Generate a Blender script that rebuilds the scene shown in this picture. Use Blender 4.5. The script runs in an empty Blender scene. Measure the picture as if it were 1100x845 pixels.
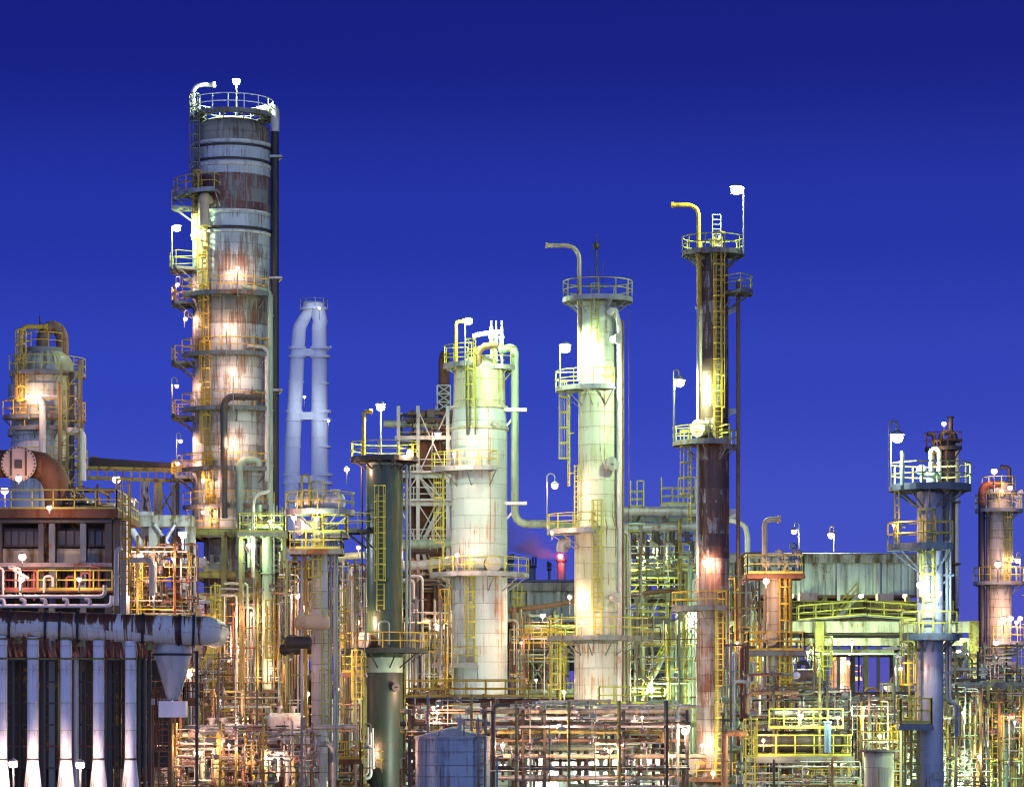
import bpy, bmesh, math, random
from mathutils import Vector, Matrix
R = random.Random(7)
rad = math.radians
PI = math.pi
scene = bpy.context.scene
COL = scene.collection

# ---------------------------------------------------------------- camera frame
F = 3300.0      # focal length in photo pixels (photo 1100 wide)
HOR = 772.0     # photo row of the horizon
HC = 9.0        # eye height
def X(px, D): return (px - 550.0) / F * D
def Z(py, D): return HC + (HOR - py) / F * D
def K(D): return D / F                       # metres per photo pixel at that distance
def P(px, py, D): return Vector((X(px, D), D, Z(py, D)))

# ---------------------------------------------------------------- mesh builder
class MB:
    def __init__(s):
        s.v = []; s.f = []; s.sm = []; s.mi = []; s.cur = 0
    def add(s, vs, fs, smooth=False):
        o = len(s.v); s.v += [tuple(v) for v in vs]
        for f in fs:
            s.f.append(tuple(i + o for i in f)); s.sm.append(smooth); s.mi.append(s.cur)
    def box(s, x0, x1, y0, y1, z0, z1):
        if x0 > x1: x0, x1 = x1, x0
        if y0 > y1: y0, y1 = y1, y0
        if z0 > z1: z0, z1 = z1, z0
        s.add([(x0,y0,z0),(x1,y0,z0),(x1,y1,z0),(x0,y1,z0),(x0,y0,z1),(x1,y0,z1),(x1,y1,z1),(x0,y1,z1)],
              [(0,3,2,1),(4,5,6,7),(0,1,5,4),(1,2,6,5),(2,3,7,6),(3,0,4,7)])
    def bar(s, a, b, w, h=None, up=None):
        h = w if h is None else h
        a = Vector(a); b = Vector(b); d = (b - a)
        if d.length < 1e-5: return
        d.normalize()
        up = Vector(up) if up else (Vector((0,0,1)) if abs(d.z) < .95 else Vector((0,1,0)))
        sx = d.cross(up).normalized(); uy = sx.cross(d).normalized()
        vs = []
        for p in (a, b):
            for i, j in ((-1,-1),(1,-1),(1,1),(-1,1)):
                vs.append(p + sx*(i*w/2) + uy*(j*h/2))
        s.add(vs, [(0,1,2,3),(7,6,5,4),(0,4,5,1),(1,5,6,2),(2,6,7,3),(3,7,4,0)])
    def ibeam(s, a, b, w, h, up=None, t=None):
        a = Vector(a); b = Vector(b); d = (b - a).normalized()
        up = Vector(up) if up else (Vector((0,0,1)) if abs(d.z) < .95 else Vector((0,1,0)))
        sx = d.cross(up).normalized(); uy = sx.cross(d).normalized()
        t = t or max(.03, h*.1)
        for k in (-1, 1):
            s.bar(a + uy*(k*(h-t)/2), b + uy*(k*(h-t)/2), w, t, uy)
        s.bar(a, b, t, h - 2*t + .004, uy)
    def ring_frames(s, pts):
        n = len(pts); fr = []
        d0 = (pts[1]-pts[0]).normalized()
        up = Vector((0,0,1)) if abs(d0.z) < .9 else Vector((0,1,0))
        u = d0.cross(up).normalized()
        for i in range(n):
            if i == 0: d = pts[1]-pts[0]
            elif i == n-1: d = pts[-1]-pts[-2]
            else: d = (pts[i+1]-pts[i]).normalized() + (pts[i]-pts[i-1]).normalized()
            d = d.normalized()
            u = (u - d*u.dot(d))
            if u.length < 1e-4: u = d.orthogonal()
            u.normalize(); w = d.cross(u).normalized()
            fr.append((u.copy(), w))
        return fr
    def sweep(s, pts, r, seg=8, caps=True, closed=False):
        pts = [Vector(p) for p in pts]
        rs = r if isinstance(r, (list, tuple)) else [r]*len(pts)
        fr = s.ring_frames(pts); vs = []; fs = []
        for p, (u, w), rr in zip(pts, fr, rs):
            for k in range(seg):
                a = 2*PI*(k+.5)/seg
                vs.append(p + u*(rr*math.cos(a)) + w*(rr*math.sin(a)))
        n = len(pts)
        for i in range(n-1):
            for k in range(seg):
                k2 = (k+1) % seg
                fs.append((i*seg+k, i*seg+k2, (i+1)*seg+k2, (i+1)*seg+k))
        s.add(vs, fs, seg > 5)
        if caps:
            s.add(vs[:seg], [tuple(range(seg))[::-1]])
            s.add(vs[-seg:], [tuple(range(seg))])
    def tube(s, pts, r, bend=None, seg=8, n=5, caps=True):
        pts = [Vector(p) for p in pts]
        bend = bend if bend is not None else r*3
        out = [pts[0]]
        for i in range(1, len(pts)-1):
            a, b, c = pts[i-1], pts[i], pts[i+1]
            l = min(bend, (a-b).length*.49, (c-b).length*.49)
            d1 = (a-b).normalized(); d2 = (c-b).normalized()
            if l < 1e-4 or abs(d1.dot(d2)) > .999:
                out.append(b); continue
            s0 = b + d1*l; s1 = b + d2*l
            for k in range(n+1):
                t = k/n
                out.append(s0*(1-t)**2 + b*(2*t*(1-t)) + s1*t*t)
        out.append(pts[-1])
        s.sweep(out, r, seg, caps)
    def cyl(s, a, b, r, r2=None, seg=12, caps=True):
        s.sweep([a, b], [r, r if r2 is None else r2], seg, caps)
    def lathe(s, c, prof, seg=32, a0=0, a1=360, closed=False, smooth=True):
        cx, cy = c[0], c[1]; cz = c[2] if len(c) > 2 else 0
        full = abs(a1 - a0) >= 359.9
        m = seg if full else seg+1
        vs = []; fs = []; n = len(prof)
        for i in range(m):
            a = rad(a0 + (a1-a0)*i/seg); ca, sa = math.cos(a), math.sin(a)
            for r, z in prof: vs.append((cx+r*ca, cy+r*sa, cz+z))
        for i in range(seg):
            i2 = (i+1) % m
            for j in range(n if closed else n-1):
                j2 = (j+1) % n
                fs.append((i*n+j, i2*n+j, i2*n+j2, i*n+j2))
        s.add(vs, fs, smooth)
        if closed and not full:
            s.add(vs[:n], [tuple(range(n))]); s.add(vs[-n:], [tuple(range(n))[::-1]])
    def arc(s, c, r, z, a0, a1, th, step=9):
        n = max(3, int(abs(a1-a0)/step))
        pts = [(c[0]+r*math.cos(rad(a0+(a1-a0)*i/n)), c[1]+r*math.sin(rad(a0+(a1-a0)*i/n)), z) for i in range(n+1)]
        s.sweep(pts, th, 4)
    def sphere(s, c, r, seg=12, rings=8, sz=1.0):
        prof = [(max(r*math.sin(PI*i/rings), .0005), -r*sz*math.cos(PI*i/rings)) for i in range(rings+1)]
        s.lathe(c, prof, seg)
    def hdrum(s, a, b, r, seg=20, head=.5):
        """cylinder with domed heads between a and b"""
        a = Vector(a); b = Vector(b); d = (b-a).normalized()
        pts = []; rs = []
        for i in range(6):
            t = i/5*PI/2; pts.append(a - d*(r*head*math.cos(t))); rs.append(max(r*math.sin(t), .002))
        pts.append(a + (b-a)*.5); rs.append(r)
        for i in range(6):
            t = PI/2*(1-i/5); pts.append(b + d*(r*head*math.cos(t))); rs.append(max(r*math.sin(t), .002))
        s.sweep(pts, rs, seg, False)
    def flange(s, p, d, r, th=.08):
        d = Vector(d).normalized(); p = Vector(p)
        s.cyl(p - d*th, p + d*th, r, seg=10)
    def build(s, name, mats, parent=None, origin=(0,0,0), wparent=(0,0,0)):
        me = bpy.data.meshes.new(name)
        ox, oy, oz = origin
        me.from_pydata([(x-ox, y-oy, z-oz) for x, y, z in s.v], [], s.f)
        if not isinstance(mats, (list, tuple)): mats = [mats]
        for m in mats: me.materials.append(m)
        me.polygons.foreach_set('use_smooth', s.sm)
        me.polygons.foreach_set('material_index', s.mi)
        me.update()
        o = bpy.data.objects.new(name, me); COL.objects.link(o)
        o.location = (ox-wparent[0], oy-wparent[1], oz-wparent[2])
        if parent is not None: o.parent = parent
        return o

WORLD = {}       # object name -> world location of its origin
class Thing:
    def __init__(s, name, label, cat, loc, group=None, kind=None):
        s.o = bpy.data.objects.new(name, None); COL.objects.link(s.o)
        s.o.empty_display_size = .2
        s.loc = tuple(loc); s.o.location = s.loc
        tag(s.o, label, cat, group, kind)
    def part(s, name, mb, mat, under=None, origin=None, label=None, kind=None):
        if not mb.f: return None
        par = under or s.o
        wp = WORLD.get(under.name, s.loc) if under else s.loc
        og = origin or wp
        o = mb.build(name, mat, par, og, wp)
        WORLD[o.name] = og
        if label: o['label'] = label
        if kind: o['kind'] = kind
        return o
def tag(o, label=None, cat=None, group=None, kind=None):
    if label: o['label'] = label
    if cat: o['category'] = cat
    if group: o['group'] = group
    if kind: o['kind'] = kind
    return o
def solo(name, mb, mat, loc, label, cat, group=None, kind=None):
    o = mb.build(name, mat, None, loc)
    return tag(o, label, cat, group, kind)

# ---------------------------------------------------------------- materials
def new_mat(name):
    m = bpy.data.materials.new(name); m.use_nodes = True
    nt = m.node_tree; nt.nodes.clear()
    out = nt.nodes.new('ShaderNodeOutputMaterial'); b = nt.nodes.new('ShaderNodeBsdfPrincipled')
    nt.links.new(b.outputs[0], out.inputs[0])
    return m, nt, b
class N:
    def __init__(s, nt): s.nt = nt
    def n(s, t, **kw):
        n = s.nt.nodes.new(t)
        for k, v in kw.items(): setattr(n, k, v)
        return n
    def L(s, a, b): s.nt.links.new(a, b)
    def math(s, op, a, b=None, clamp=False):
        n = s.n('ShaderNodeMath', operation=op, use_clamp=clamp)
        for i, q in enumerate((a, b)):
            if q is None: continue
            if isinstance(q, (int, float)): n.inputs[i].default_value = q
            else: s.L(q, n.inputs[i])
        return n.outputs[0]
    def mix(s, fac, a, b, mode='MIX'):
        n = s.n('ShaderNodeMix', data_type='RGBA', blend_type=mode)
        for i, q in ((0, fac), (6, a), (7, b)):
            if isinstance(q, (int, float)): n.inputs[i].default_value = q
            elif isinstance(q, (tuple, list)): n.inputs[i].default_value = (*q[:3], 1)
            else: s.L(q, n.inputs[i])
        return n.outputs[2]
    def noise(s, vec, scale, detail=4, rough=.6):
        n = s.n('ShaderNodeTexNoise'); n.inputs['Scale'].default_value = scale
        n.inputs['Detail'].default_value = detail; n.inputs['Roughness'].default_value = rough
        s.L(vec, n.inputs['Vector']); return n.outputs[0]
    def vscale(s, vec, sc):
        n = s.n('ShaderNodeVectorMath', operation='MULTIPLY'); s.L(vec, n.inputs[0]); n.inputs[1].default_value = sc
        return n.outputs[0]
    def step(s, v, lo, hi):
        n = s.n('ShaderNodeMapRange'); n.interpolation_type = 'SMOOTHSTEP'
        s.L(v, n.inputs[0]); n.inputs[1].default_value = lo; n.inputs[2].default_value = hi
        return n.outputs[0]
    def coord(s, offset=True):
        tc = s.n('ShaderNodeTexCoord')
        if not offset: return tc.outputs['Object']
        oi = s.n('ShaderNodeObjectInfo')
        mu = s.math('MULTIPLY', oi.outputs['Random'], 61.0)
        ad = s.n('ShaderNodeVectorMath', operation='ADD'); s.L(tc.outputs['Object'], ad.inputs[0])
        cb = s.n('ShaderNodeCombineXYZ'); s.L(mu, cb.inputs[0]); s.L(mu, cb.inputs[1]); s.L(mu, cb.inputs[2])
        s.L(cb.outputs[0], ad.inputs[1]); return ad.outputs[0]

def paint(name, base, rust=.3, rustcol=(.13,.05,.02), rough=.5, metal=0.0, dirt=.35, scale=1.0, dirtcol=(.05,.045,.03), bump=.02):
    m, nt, b = new_mat(name); q = N(nt)
    v = q.coord()
    st = q.vscale(v, (1.6*scale, 1.6*scale, .28*scale))
    n1 = q.noise(st, 1.0, 5); n2 = q.noise(v, 3.5*scale, 4); n3 = q.noise(v, .35*scale, 2)
    comb = q.math('ADD', q.math('MULTIPLY', n1, .55), q.math('MULTIPLY', n2, .45))
    lo = .66 - .3*rust
    rm = q.step(q.math('ADD', comb, q.math('MULTIPLY', q.math('SUBTRACT', n3, .5), .25)), lo, lo+.10)
    dm = q.math('MULTIPLY', q.step(n1, .42, .68), dirt)
    c = q.mix(dm, base, dirtcol)
    vari = q.mix(q.step(n2, .3, .7), tuple(x*.72 for x in rustcol), tuple(min(1, x*1.6) for x in rustcol))
    c = q.mix(rm, c, vari)
    q.L(c, b.inputs['Base Color'])
    rr = q.math('ADD', q.math('MULTIPLY', rm, .35), rough, True); q.L(rr, b.inputs['Roughness'])
    b.inputs['Metallic'].default_value = metal
    if bump:
        bp = q.n('ShaderNodeBump'); bp.inputs['Strength'].default_value = .3; bp.inputs['Distance'].default_value = bump
        q.L(n2, bp.inputs['Height']); q.L(bp.outputs[0], b.inputs['Normal'])
    return m

def clad(name, base, radius, bw=1.6, bh=.9, seam=(.08,.085,.08), seamw=.03, rust=.3, rustcol=(.2,.07,.025),
         stain=.4, staincol=(.09,.085,.05), rough=.45, metal=.0, axis='Z', var=.14, patch=None, patchamt=.0, topstain=None, streaklen=.12, patchscale=(1,.7)):
    """jacketed vessel: sheets with seams wrapped round an axis, rust streaks running down"""
    m, nt, b = new_mat(name); q = N(nt)
    tc = q.n('ShaderNodeTexCoord'); sp = q.n('ShaderNodeSeparateXYZ'); q.L(tc.outputs['Object'], sp.inputs[0])
    x, y, z = sp.outputs
    if axis == 'Z': ang = q.math('ARCTAN2', x, q.math('MULTIPLY', y, -1.0)); lon = z
    elif axis == 'X': ang = q.math('ARCTAN2', q.math('MULTIPLY', y, -1.0), z); lon = x
    u = q.math('MULTIPLY', ang, radius)
    cb = q.n('ShaderNodeCombineXYZ')
    if axis == 'Z': q.L(u, cb.inputs[0]); q.L(lon, cb.inputs[1])
    else: q.L(u, cb.inputs[0]); q.L(lon, cb.inputs[1])
    # lapped sheets: rows of uneven height, each row turned by its own amount, fine lengthwise laps
    w1 = q.n('ShaderNodeTexNoise', noise_dimensions='1D'); q.L(lon, w1.inputs['W']); w1.inputs['Scale'].default_value = .45/bh; w1.inputs['Detail'].default_value = 1
    vv = q.math('ADD', q.math('DIVIDE', lon, bh), q.math('MULTIPLY', w1.outputs[0], .9))
    row = q.math('FLOOR', vv); fv = q.math('FRACT', vv)
    wn = q.n('ShaderNodeTexWhiteNoise', noise_dimensions='1D'); q.L(row, wn.inputs['W'])
    uu = q.math('ADD', q.math('DIVIDE', u, bw), wn.outputs['Value']); colm = q.math('FLOOR', uu); fu_ = q.math('FRACT', uu)
    c2_ = q.n('ShaderNodeCombineXYZ'); q.L(colm, c2_.inputs[0]); q.L(row, c2_.inputs[1])
    wc = q.n('ShaderNodeTexWhiteNoise', noise_dimensions='2D'); q.L(c2_.outputs[0], wc.inputs['Vector'])
    cell = wc.outputs['Value']
    hs = q.step(fv, seamw*1.5/bh, seamw*.4/bh); vs_ = q.math('MULTIPLY', q.step(fu_, seamw*1.2/bw, seamw*.3/bw), .55)
    seamf = q.math('MAXIMUM', hs, vs_)
    uv = cb.outputs[0]
    fl = (1.7, streaklen, 1) if axis == 'Z' else (.55, 1.5, 1)
    s1 = q.step(q.noise(q.vscale(uv, fl), 1.6, 6, .7), .3, .7)
    s2 = q.step(q.noise(q.vscale(uv, (fl[0]*2.6, fl[1]*1.6, 1)), 1.5, 6, .7), .3, .7)
    big = q.step(q.noise(uv, .33, 4), .3, .7); fine = q.noise(tc.outputs['Object'], 5, 4)
    lo = tuple(max(0, c*(1-var)) for c in base); hi = tuple(min(1, c*(1+var)) for c in base)
    seamf = q.math('MULTIPLY', seamf, q.step(fine, .25, .55))
    c = q.mix(cell, lo, hi)
    if patch:
        pm = q.step(q.math('ADD', q.math('MULTIPLY', q.noise(q.vscale(uv, (*patchscale,1)), .9, 6, .75), .85), q.math('MULTIPLY', cell, .15)), .62-.3*patchamt, .66-.3*patchamt)
        c = q.mix(pm, c, patch)
    sm = q.math('MULTIPLY', q.step(q.math('ADD', q.math('MULTIPLY', s1, .6), q.math('MULTIPLY', big, .4)), .46, .66), stain)
    c = q.mix(sm, c, staincol)
    rl = .70 - .34*rust
    rm = q.step(q.math('ADD', q.math('MULTIPLY', s2, .5), q.math('ADD', q.math('MULTIPLY', s1, .2), q.math('MULTIPLY', big, .3))), rl, rl+.1)
    c = q.mix(q.math('MULTIPLY', rm, .85), c, q.mix(fine, tuple(v*.7 for v in rustcol), tuple(v*1.35 for v in rustcol)))
    if topstain:      # weathered rust along the crown of a duct, with drips of uneven length
        tsc, tw = topstain
        tri = q.math('ABSOLUTE', ang)
        edge = q.math('ADD', tri, q.math('MULTIPLY', q.math('SUBTRACT', q.step(q.noise(q.vscale(uv, (.12, 1.9, 1)), 1.0, 6, .75), .32, .68), .5), 1.7))
        edge = q.math('ADD', edge, q.math('MULTIPLY', q.math('SUBTRACT', cell, .5), 1.1))
        pan = q.math('DIVIDE', lon, .62); pw_ = q.n('ShaderNodeTexWhiteNoise', noise_dimensions='1D'); q.L(q.math('FLOOR', pan), pw_.inputs['W'])
        edge = q.math('ADD', edge, q.math('MULTIPLY', q.math('SUBTRACT', .55, pw_.outputs['Value']), 1.3))
        edge = q.math('ADD', edge, q.math('MULTIPLY', q.step(q.math('FRACT', pan), .24, .1), .9))
        tm = q.step(edge, tw+.12, tw-.12); yl = q.step(edge, tw+.42, tw+.02)
        c = q.mix(q.math('MULTIPLY', yl, .8), c, (.46,.26,.02))
        c = q.mix(tm, c, q.mix(fine, tuple(v*.6 for v in tsc), tuple(v*1.5 for v in tsc)))
    lap = q.math('MULTIPLY', q.step(fv, .80, 1.0), q.math('MULTIPLY', q.step(s2, .35, .75), .6*min(1, stain*2)))
    c = q.mix(lap, c, q.mix(.5, staincol, rustcol))
    c = q.mix(seamf, c, seam)
    q.L(c, b.inputs['Base Color'])
    q.L(q.math('ADD', q.math('MULTIPLY', rm, .3), q.math('ADD', rough, q.math('MULTIPLY', q.math('SUBTRACT', fine, .5), .25)), True), b.inputs['Roughness'])
    b.inputs['Metallic'].default_value = metal
    bp = q.n('ShaderNodeBump'); bp.inputs['Strength'].default_value = .5; bp.inputs['Distance'].default_value = .04
    hh = q.math('ADD', q.math('ADD', q.math('MULTIPLY', seamf, -.8), q.math('MULTIPLY', fv, -.5)), q.math('MULTIPLY', q.math('ADD', big, q.math('MULTIPLY', fine, .25)), .5))
    q.L(hh, bp.inputs['Height']); q.L(bp.outputs[0], b.inputs['Normal'])
    return m

def glow(name, col, st):
    m, nt, b = new_mat(name)
    nt.nodes.remove(b)
    out = [n for n in nt.nodes if n.type == 'OUTPUT_MATERIAL'][0]
    e = nt.nodes.new('ShaderNodeEmission'); e.inputs[0].default_value = (*col, 1); e.inputs[1].default_value = st
    t = nt.nodes.new('ShaderNodeBsdfTransparent'); a = nt.nodes.new('ShaderNodeAddShader')
    nt.links.new(e.outputs[0], a.inputs[0]); nt.links.new(t.outputs[0], a.inputs[1]); nt.links.new(a.outputs[0], out.inputs[0])
    return m

M = {}
M['yellow'] = paint('yellow_rail_paint', (.47,.46,.06), .24, (.2,.09,.02), .55, dirt=.35)
M['yellow_old'] = paint('worn_yellow_paint', (.62,.42,.03), .3, (.2,.08,.02), .6)
M['galv'] = paint('galvanised_steel', (.36,.38,.37), .25, (.2,.1,.05), .45, .3)
M['frame'] = paint('dark_blue_grey_steel', (.06,.07,.07), .4, (.1,.045,.02), .6)
M['grey'] = paint('grey_steel_paint', (.18,.195,.19), .45, (.14,.06,.025), .55)
M['dark'] = paint('dark_steel', (.035,.035,.034), .35, (.07,.035,.02), .6)
M['black'] = paint('black_pipe_paint', (.018,.018,.02), .15, (.06,.03,.02), .5, dirt=.2)
M['rust'] = paint('rusted_steel', (.15,.075,.04), .55, (.1,.035,.015), .8)
M['rustred'] = paint('red_lead_paint', (.22,.06,.04), .4, (.12,.04,.02), .65)
M['green'] = paint('faded_green_paint', (.24,.29,.2), .45, (.14,.08,.03), .6)
M['olive'] = paint('olive_steel_paint', (.27,.26,.07), .5, (.1,.05,.02), .6)
M['concrete'] = paint('stained_concrete', (.38,.39,.31), .42, (.10,.075,.02), .85, dirt=.9, scale=.8)
M['concrete_dark'] = paint('dark_concrete', (.2,.2,.18), .2, (.12,.08,.04), .9, dirt=.6, scale=.7)
M['pipe_grey'] = paint('grey_pipe_lagging', (.42,.43,.42), .3, (.2,.09,.04), .4, .15, .4, 1.3)
M['pipe_pale'] = paint('pale_pipe_lagging', (.58,.57,.53), .28, (.24,.12,.05), .45, .0, .35, 1.3)
M['pipe_white'] = paint('white_pipe_paint', (.74,.74,.72), .12, (.28,.15,.06), .4, 0, .2)
M['pipe_green'] = paint('pale_green_pipe_paint', (.36,.48,.34), .2, (.2,.12,.05), .45, 0, .3)
M['pipe_rust'] = paint('rusty_pipe', (.24,.15,.09), .45, (.12,.05,.02), .7)
M['pipe_dark'] = paint('dark_pipe', (.07,.065,.06), .4, (.12,.05,.025), .55)
M['pipe_cream'] = paint('cream_pipe_lagging', (.55,.46,.3), .3, (.22,.1,.04), .5)
M['white'] = paint('white_sheet_paint', (.78,.79,.8), .08, (.3,.18,.08), .45, 0, .2)
M['blue'] = paint('blue_steel_paint', (.08,.16,.3), .15, (.1,.06,.04), .5)
M['bluegreen'] = paint('blue_grey_steel', (.15,.2,.22), .3, (.12,.06,.03), .55)
M['valve'] = paint('grey_valve_body', (.33,.34,.34), .3, (.16,.07,.03), .45, .3)
M['handwheel'] = paint('red_handwheel', (.3,.05,.03), .2)
M['corr'] = paint('pale_corrugated_sheet', (.42,.5,.46), .26, (.11,.045,.02), .55, .0, .6, .9, (.12,.12,.08))
M['furnace'] = paint('dark_furnace_plate_glints', (.06,.05,.028), .42, (.2,.115,.02), .7, 0, .7, dirtcol=(.015,.014,.012))  # yellow mottling paints warm glints of light into the dark plate
M['redplate'] = paint('dull_red_plate', (.2,.06,.05), .3, (.1,.04,.03), .6)
M['pinkplate'] = paint('pale_plate', (.42,.35,.31), .42, (.22,.08,.04), .6)
M['glass'] = paint('dark_window_pane', (.06,.065,.06), .15, (.1,.08,.03), .25, 0, .3)
# ---------------------------------------------------------------- reusable parts
def pol(c, r, a, z): return Vector((c[0]+r*math.cos(rad(a)), c[1]+r*math.sin(rad(a)), z))
RT = .038        # rail tube half thickness
def rail_straight(m, pts, h=1.1, sp=1.4, closed=False, th=RT):
    pts = [Vector(p) for p in pts]
    if closed: pts = pts + [pts[0]]
    for a, b in zip(pts, pts[1:]):
        d = b-a; L = d.length; n = max(1, round(L/sp))
        for k in range(n+1):
            p = a + d*(k/n); m.bar(p, p+Vector((0,0,h)), th*2, th*2)
        for f in (1, .52): m.bar(a+Vector((0,0,h*f)), b+Vector((0,0,h*f)), th*2, th*2)
        m.bar(a+Vector((0,0,.09)), b+Vector((0,0,.09)), .02, .16)
def rail_arc(m, c, r, z, a0, a1, ri=None, h=1.1, sp=1.3):
    n = max(2, int(abs(rad(a1-a0))*r/sp))
    full = abs(a1-a0) >= 359
    for k in range(n + (0 if full else 1)):
        p = pol(c, r, a0+(a1-a0)*k/n, z); m.bar(p, p+Vector((0,0,h)), RT*2, RT*2)
    for f in (1, .52): m.arc(c, r, z+h*f, a0, a1, RT*1.25)
    if ri and not full:
        for a in (a0, a1):
            p0 = pol(c, ri, a, z); p1 = pol(c, r, a, z)
            for f in (1, .52): m.bar(p0+Vector((0,0,h*f)), p1+Vector((0,0,h*f)), RT*1.8)
def platform(t, c, z, ri, ro, a0=0, a1=360, deck='grey', rail='yellow', h=1.15, label=None, rails=True, gap=None):
    m = MB()
    seg = max(6, int(abs(a1-a0)/9))
    m.lathe((c[0],c[1],z), [(ri+.03,0),(ro,0),(ro,-.1),(ri+.03,-.1)], seg, a0, a1, True, False)
    m.lathe((c[0],c[1],z), [(ro+.005,.12),(ro+.05,.12),(ro+.05,-.24),(ro+.005,-.24)], seg, a0, a1, True, False)
    n = max(2, int(abs(a1-a0)/32))
    for k in range(n + (0 if abs(a1-a0) > 359 else 1)):
        a = a0 + (a1-a0)*(k + .001)/n
        dep = min(1.1, (ro-ri)*.8)
        m.bar(pol(c,ri,a,z-.18), pol(c,ro,a,z-.18), .1, .16)
        m.bar(pol(c,ri,a,z-.2-dep), pol(c,ri+(ro-ri)*.85,a,z-.25), .08, .08)
    for rr in (.35, .7):
        m.arc(c, ri+(ro-ri)*rr, z-.15, a0, a1, .05, 12)
    d = t.part('platform', m, M[deck], label=label)
    if rails:
        m = MB()
        if gap:
            rail_arc(m, c, ro, z, a0, gap[0], ri, h); rail_arc(m, c, ro, z, gap[1], a1, ri, h)
        else: rail_arc(m, c, ro, z, a0, a1, ri, h)
        t.part('railing', m, M[rail], d)
    return d
def rect_platform(t, x0, x1, y0, y1, z, deck='grey', rail='yellow', sides='flrb', h=1.15, th=.12, sp=1.3, joist=True, label=None):
    m = MB(); m.box(x0, x1, y0, y1, z-th, z)
    for (ax,ay,bx,by) in ((x0,y0,x1,y0),(x0,y1,x1,y1)):
        m.bar((ax,ay,z-th-.1),(bx,by,z-th-.1),.12,.24)
    if joist:
        n = max(1, int((x1-x0)/1.5))
        for k in range(n+1):
            xx = x0+(x1-x0)*k/n; m.bar((xx,y0,z-th-.09),(xx,y1,z-th-.09),.1,.18)
    d = t.part('platform', m, M[deck], label=label)
    m = MB()
    e = .06
    if 'f' in sides: rail_straight(m, [(x0+e,y0+e,z),(x1-e,y0+e,z)], h, sp)
    if 'b' in sides: rail_straight(m, [(x0+e,y1-e,z),(x1-e,y1-e,z)], h, sp)
    if 'l' in sides: rail_straight(m, [(x0+e,y0+e,z),(x0+e,y1-e,z)], h, sp)
    if 'r' in sides: rail_straight(m, [(x1-e,y0+e,z),(x1-e,y1-e,z)], h, sp)
    t.part('railing', m, M[rail], d)
    return d
def ladder(t, c, r, a, z0, z1, cage=True, mat='yellow', w=.55, cagemat=None):
    out = Vector((math.cos(rad(a)), math.sin(rad(a)), 0)); tn = Vector((-out.y, out.x, 0))
    base = Vector((c[0], c[1], 0)) + out*r
    m = MB()
    for s in (-1, 1):
        m.bar(base+tn*(s*w/2)+Vector((0,0,z0)), base+tn*(s*w/2)+Vector((0,0,z1)), .1, .07, out)
    z = z0+.3
    while z < z1:
        m.bar(base-tn*(w/2)+Vector((0,0,z)), base+tn*(w/2)+Vector((0,0,z)), .055); z += .38
    z = z0+1
    while z < z1:
        for s in (-1, 1):
            m.bar(base+tn*(s*w/2)+Vector((0,0,z)), base+tn*(s*w/2)-out*.35+Vector((0,0,z)), .06)
        z += 3
    L = t.part('ladder', m, M[mat])
    if cage and z1-z0 > 3:
        m = MB(); hr = .42; cc = base + out*.33
        zs = []; z = z0+2.1
        while z < z1+.9: zs.append(z); z += 1.15
        th0 = math.degrees(math.atan2(out.y, out.x))
        for z in zs:
            pts = [base+tn*(w/2)+Vector((0,0,z))]
            pts = [cc + (out*math.cos(rad(q)) + tn*math.sin(rad(q)))*hr + Vector((0,0,z)) for q in range(-130, 131, 26)]
            for p, p2 in zip(pts, pts[1:]): m.bar(p, p2, .035, .09)
        for q in (-100, -50, 0, 50, 100):
            p = cc + (out*math.cos(rad(q)) + tn*math.sin(rad(q)))*hr
            m.bar(p+Vector((0,0,zs[0])), p+Vector((0,0,zs[-1])), .06, .03, out)
        t.part('safety_cage', m, M[cagemat or mat], L)
    return L
def manhole(t, c, r, a, z, rr=.35, ln=.5, mat='pipe_pale', lid='pipe_pale'):
    out = Vector((math.cos(rad(a)), math.sin(rad(a)), 0))
    p = Vector((c[0], c[1], z)) + out*(r-.15)
    m = MB(); m.cyl(p, p+out*(ln+.1), rr, seg=16)
    o = t.part('manhole', m, M[mat])
    m = MB(); q = p+out*(ln+.1); m.cyl(q+out*.005, q+out*.1, rr*1.32, seg=18); m.cyl(q+out*.105, q+out*.2, rr*1.28, seg=18)
    m.bar(q+out*.26-Vector((rr*.4,0,0)), q+out*.26+Vector((rr*.4,0,0)), .06); 
    t.part('manhole_cover', m, M[lid], o)
def davit(t, c, r, a, z, h, reach, tip_a, mat='yellow_old', rr=.14, bend=1.0, tipdrop=.0):
    b = pol(c, r, a, z); d = Vector((math.cos(rad(tip_a)), math.sin(rad(tip_a)), 0))
    m = MB(); m.tube([b, b+Vector((0,0,h)), b+Vector((0,0,h))+d*reach-Vector((0,0,tipdrop))], rr, bend, 8, 7)
    m.cyl(b+Vector((0,0,h-tipdrop))+d*(reach-.1)-Vector((0,0,.0)), b+Vector((0,0,h-tipdrop))+d*(reach+.12), rr*1.35, seg=8)
    t.part('davit', m, M[mat])
def pipe_part(t, pts, r, mat, name='pipe', bend=None, seg=10, flanges=True, under=None, label=None, fm=None):
    m = MB(); m.tube(pts, r, bend if bend is not None else r*3.2, seg)
    if flanges:
        pts = [Vector(p) for p in pts]
        for a, b in zip(pts, pts[1:]):
            d = b-a; L = d.length
            if L < r*9: continue
            n = max(1, int(L/6))
            for k in range(n):
                m.flange(a+d*((k+.5)/n + R.uniform(-.08,.08)), d, r*1.32, .05)
    return t.part(name, m, M[mat] if isinstance(mat, str) else mat, under, label=label)
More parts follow.
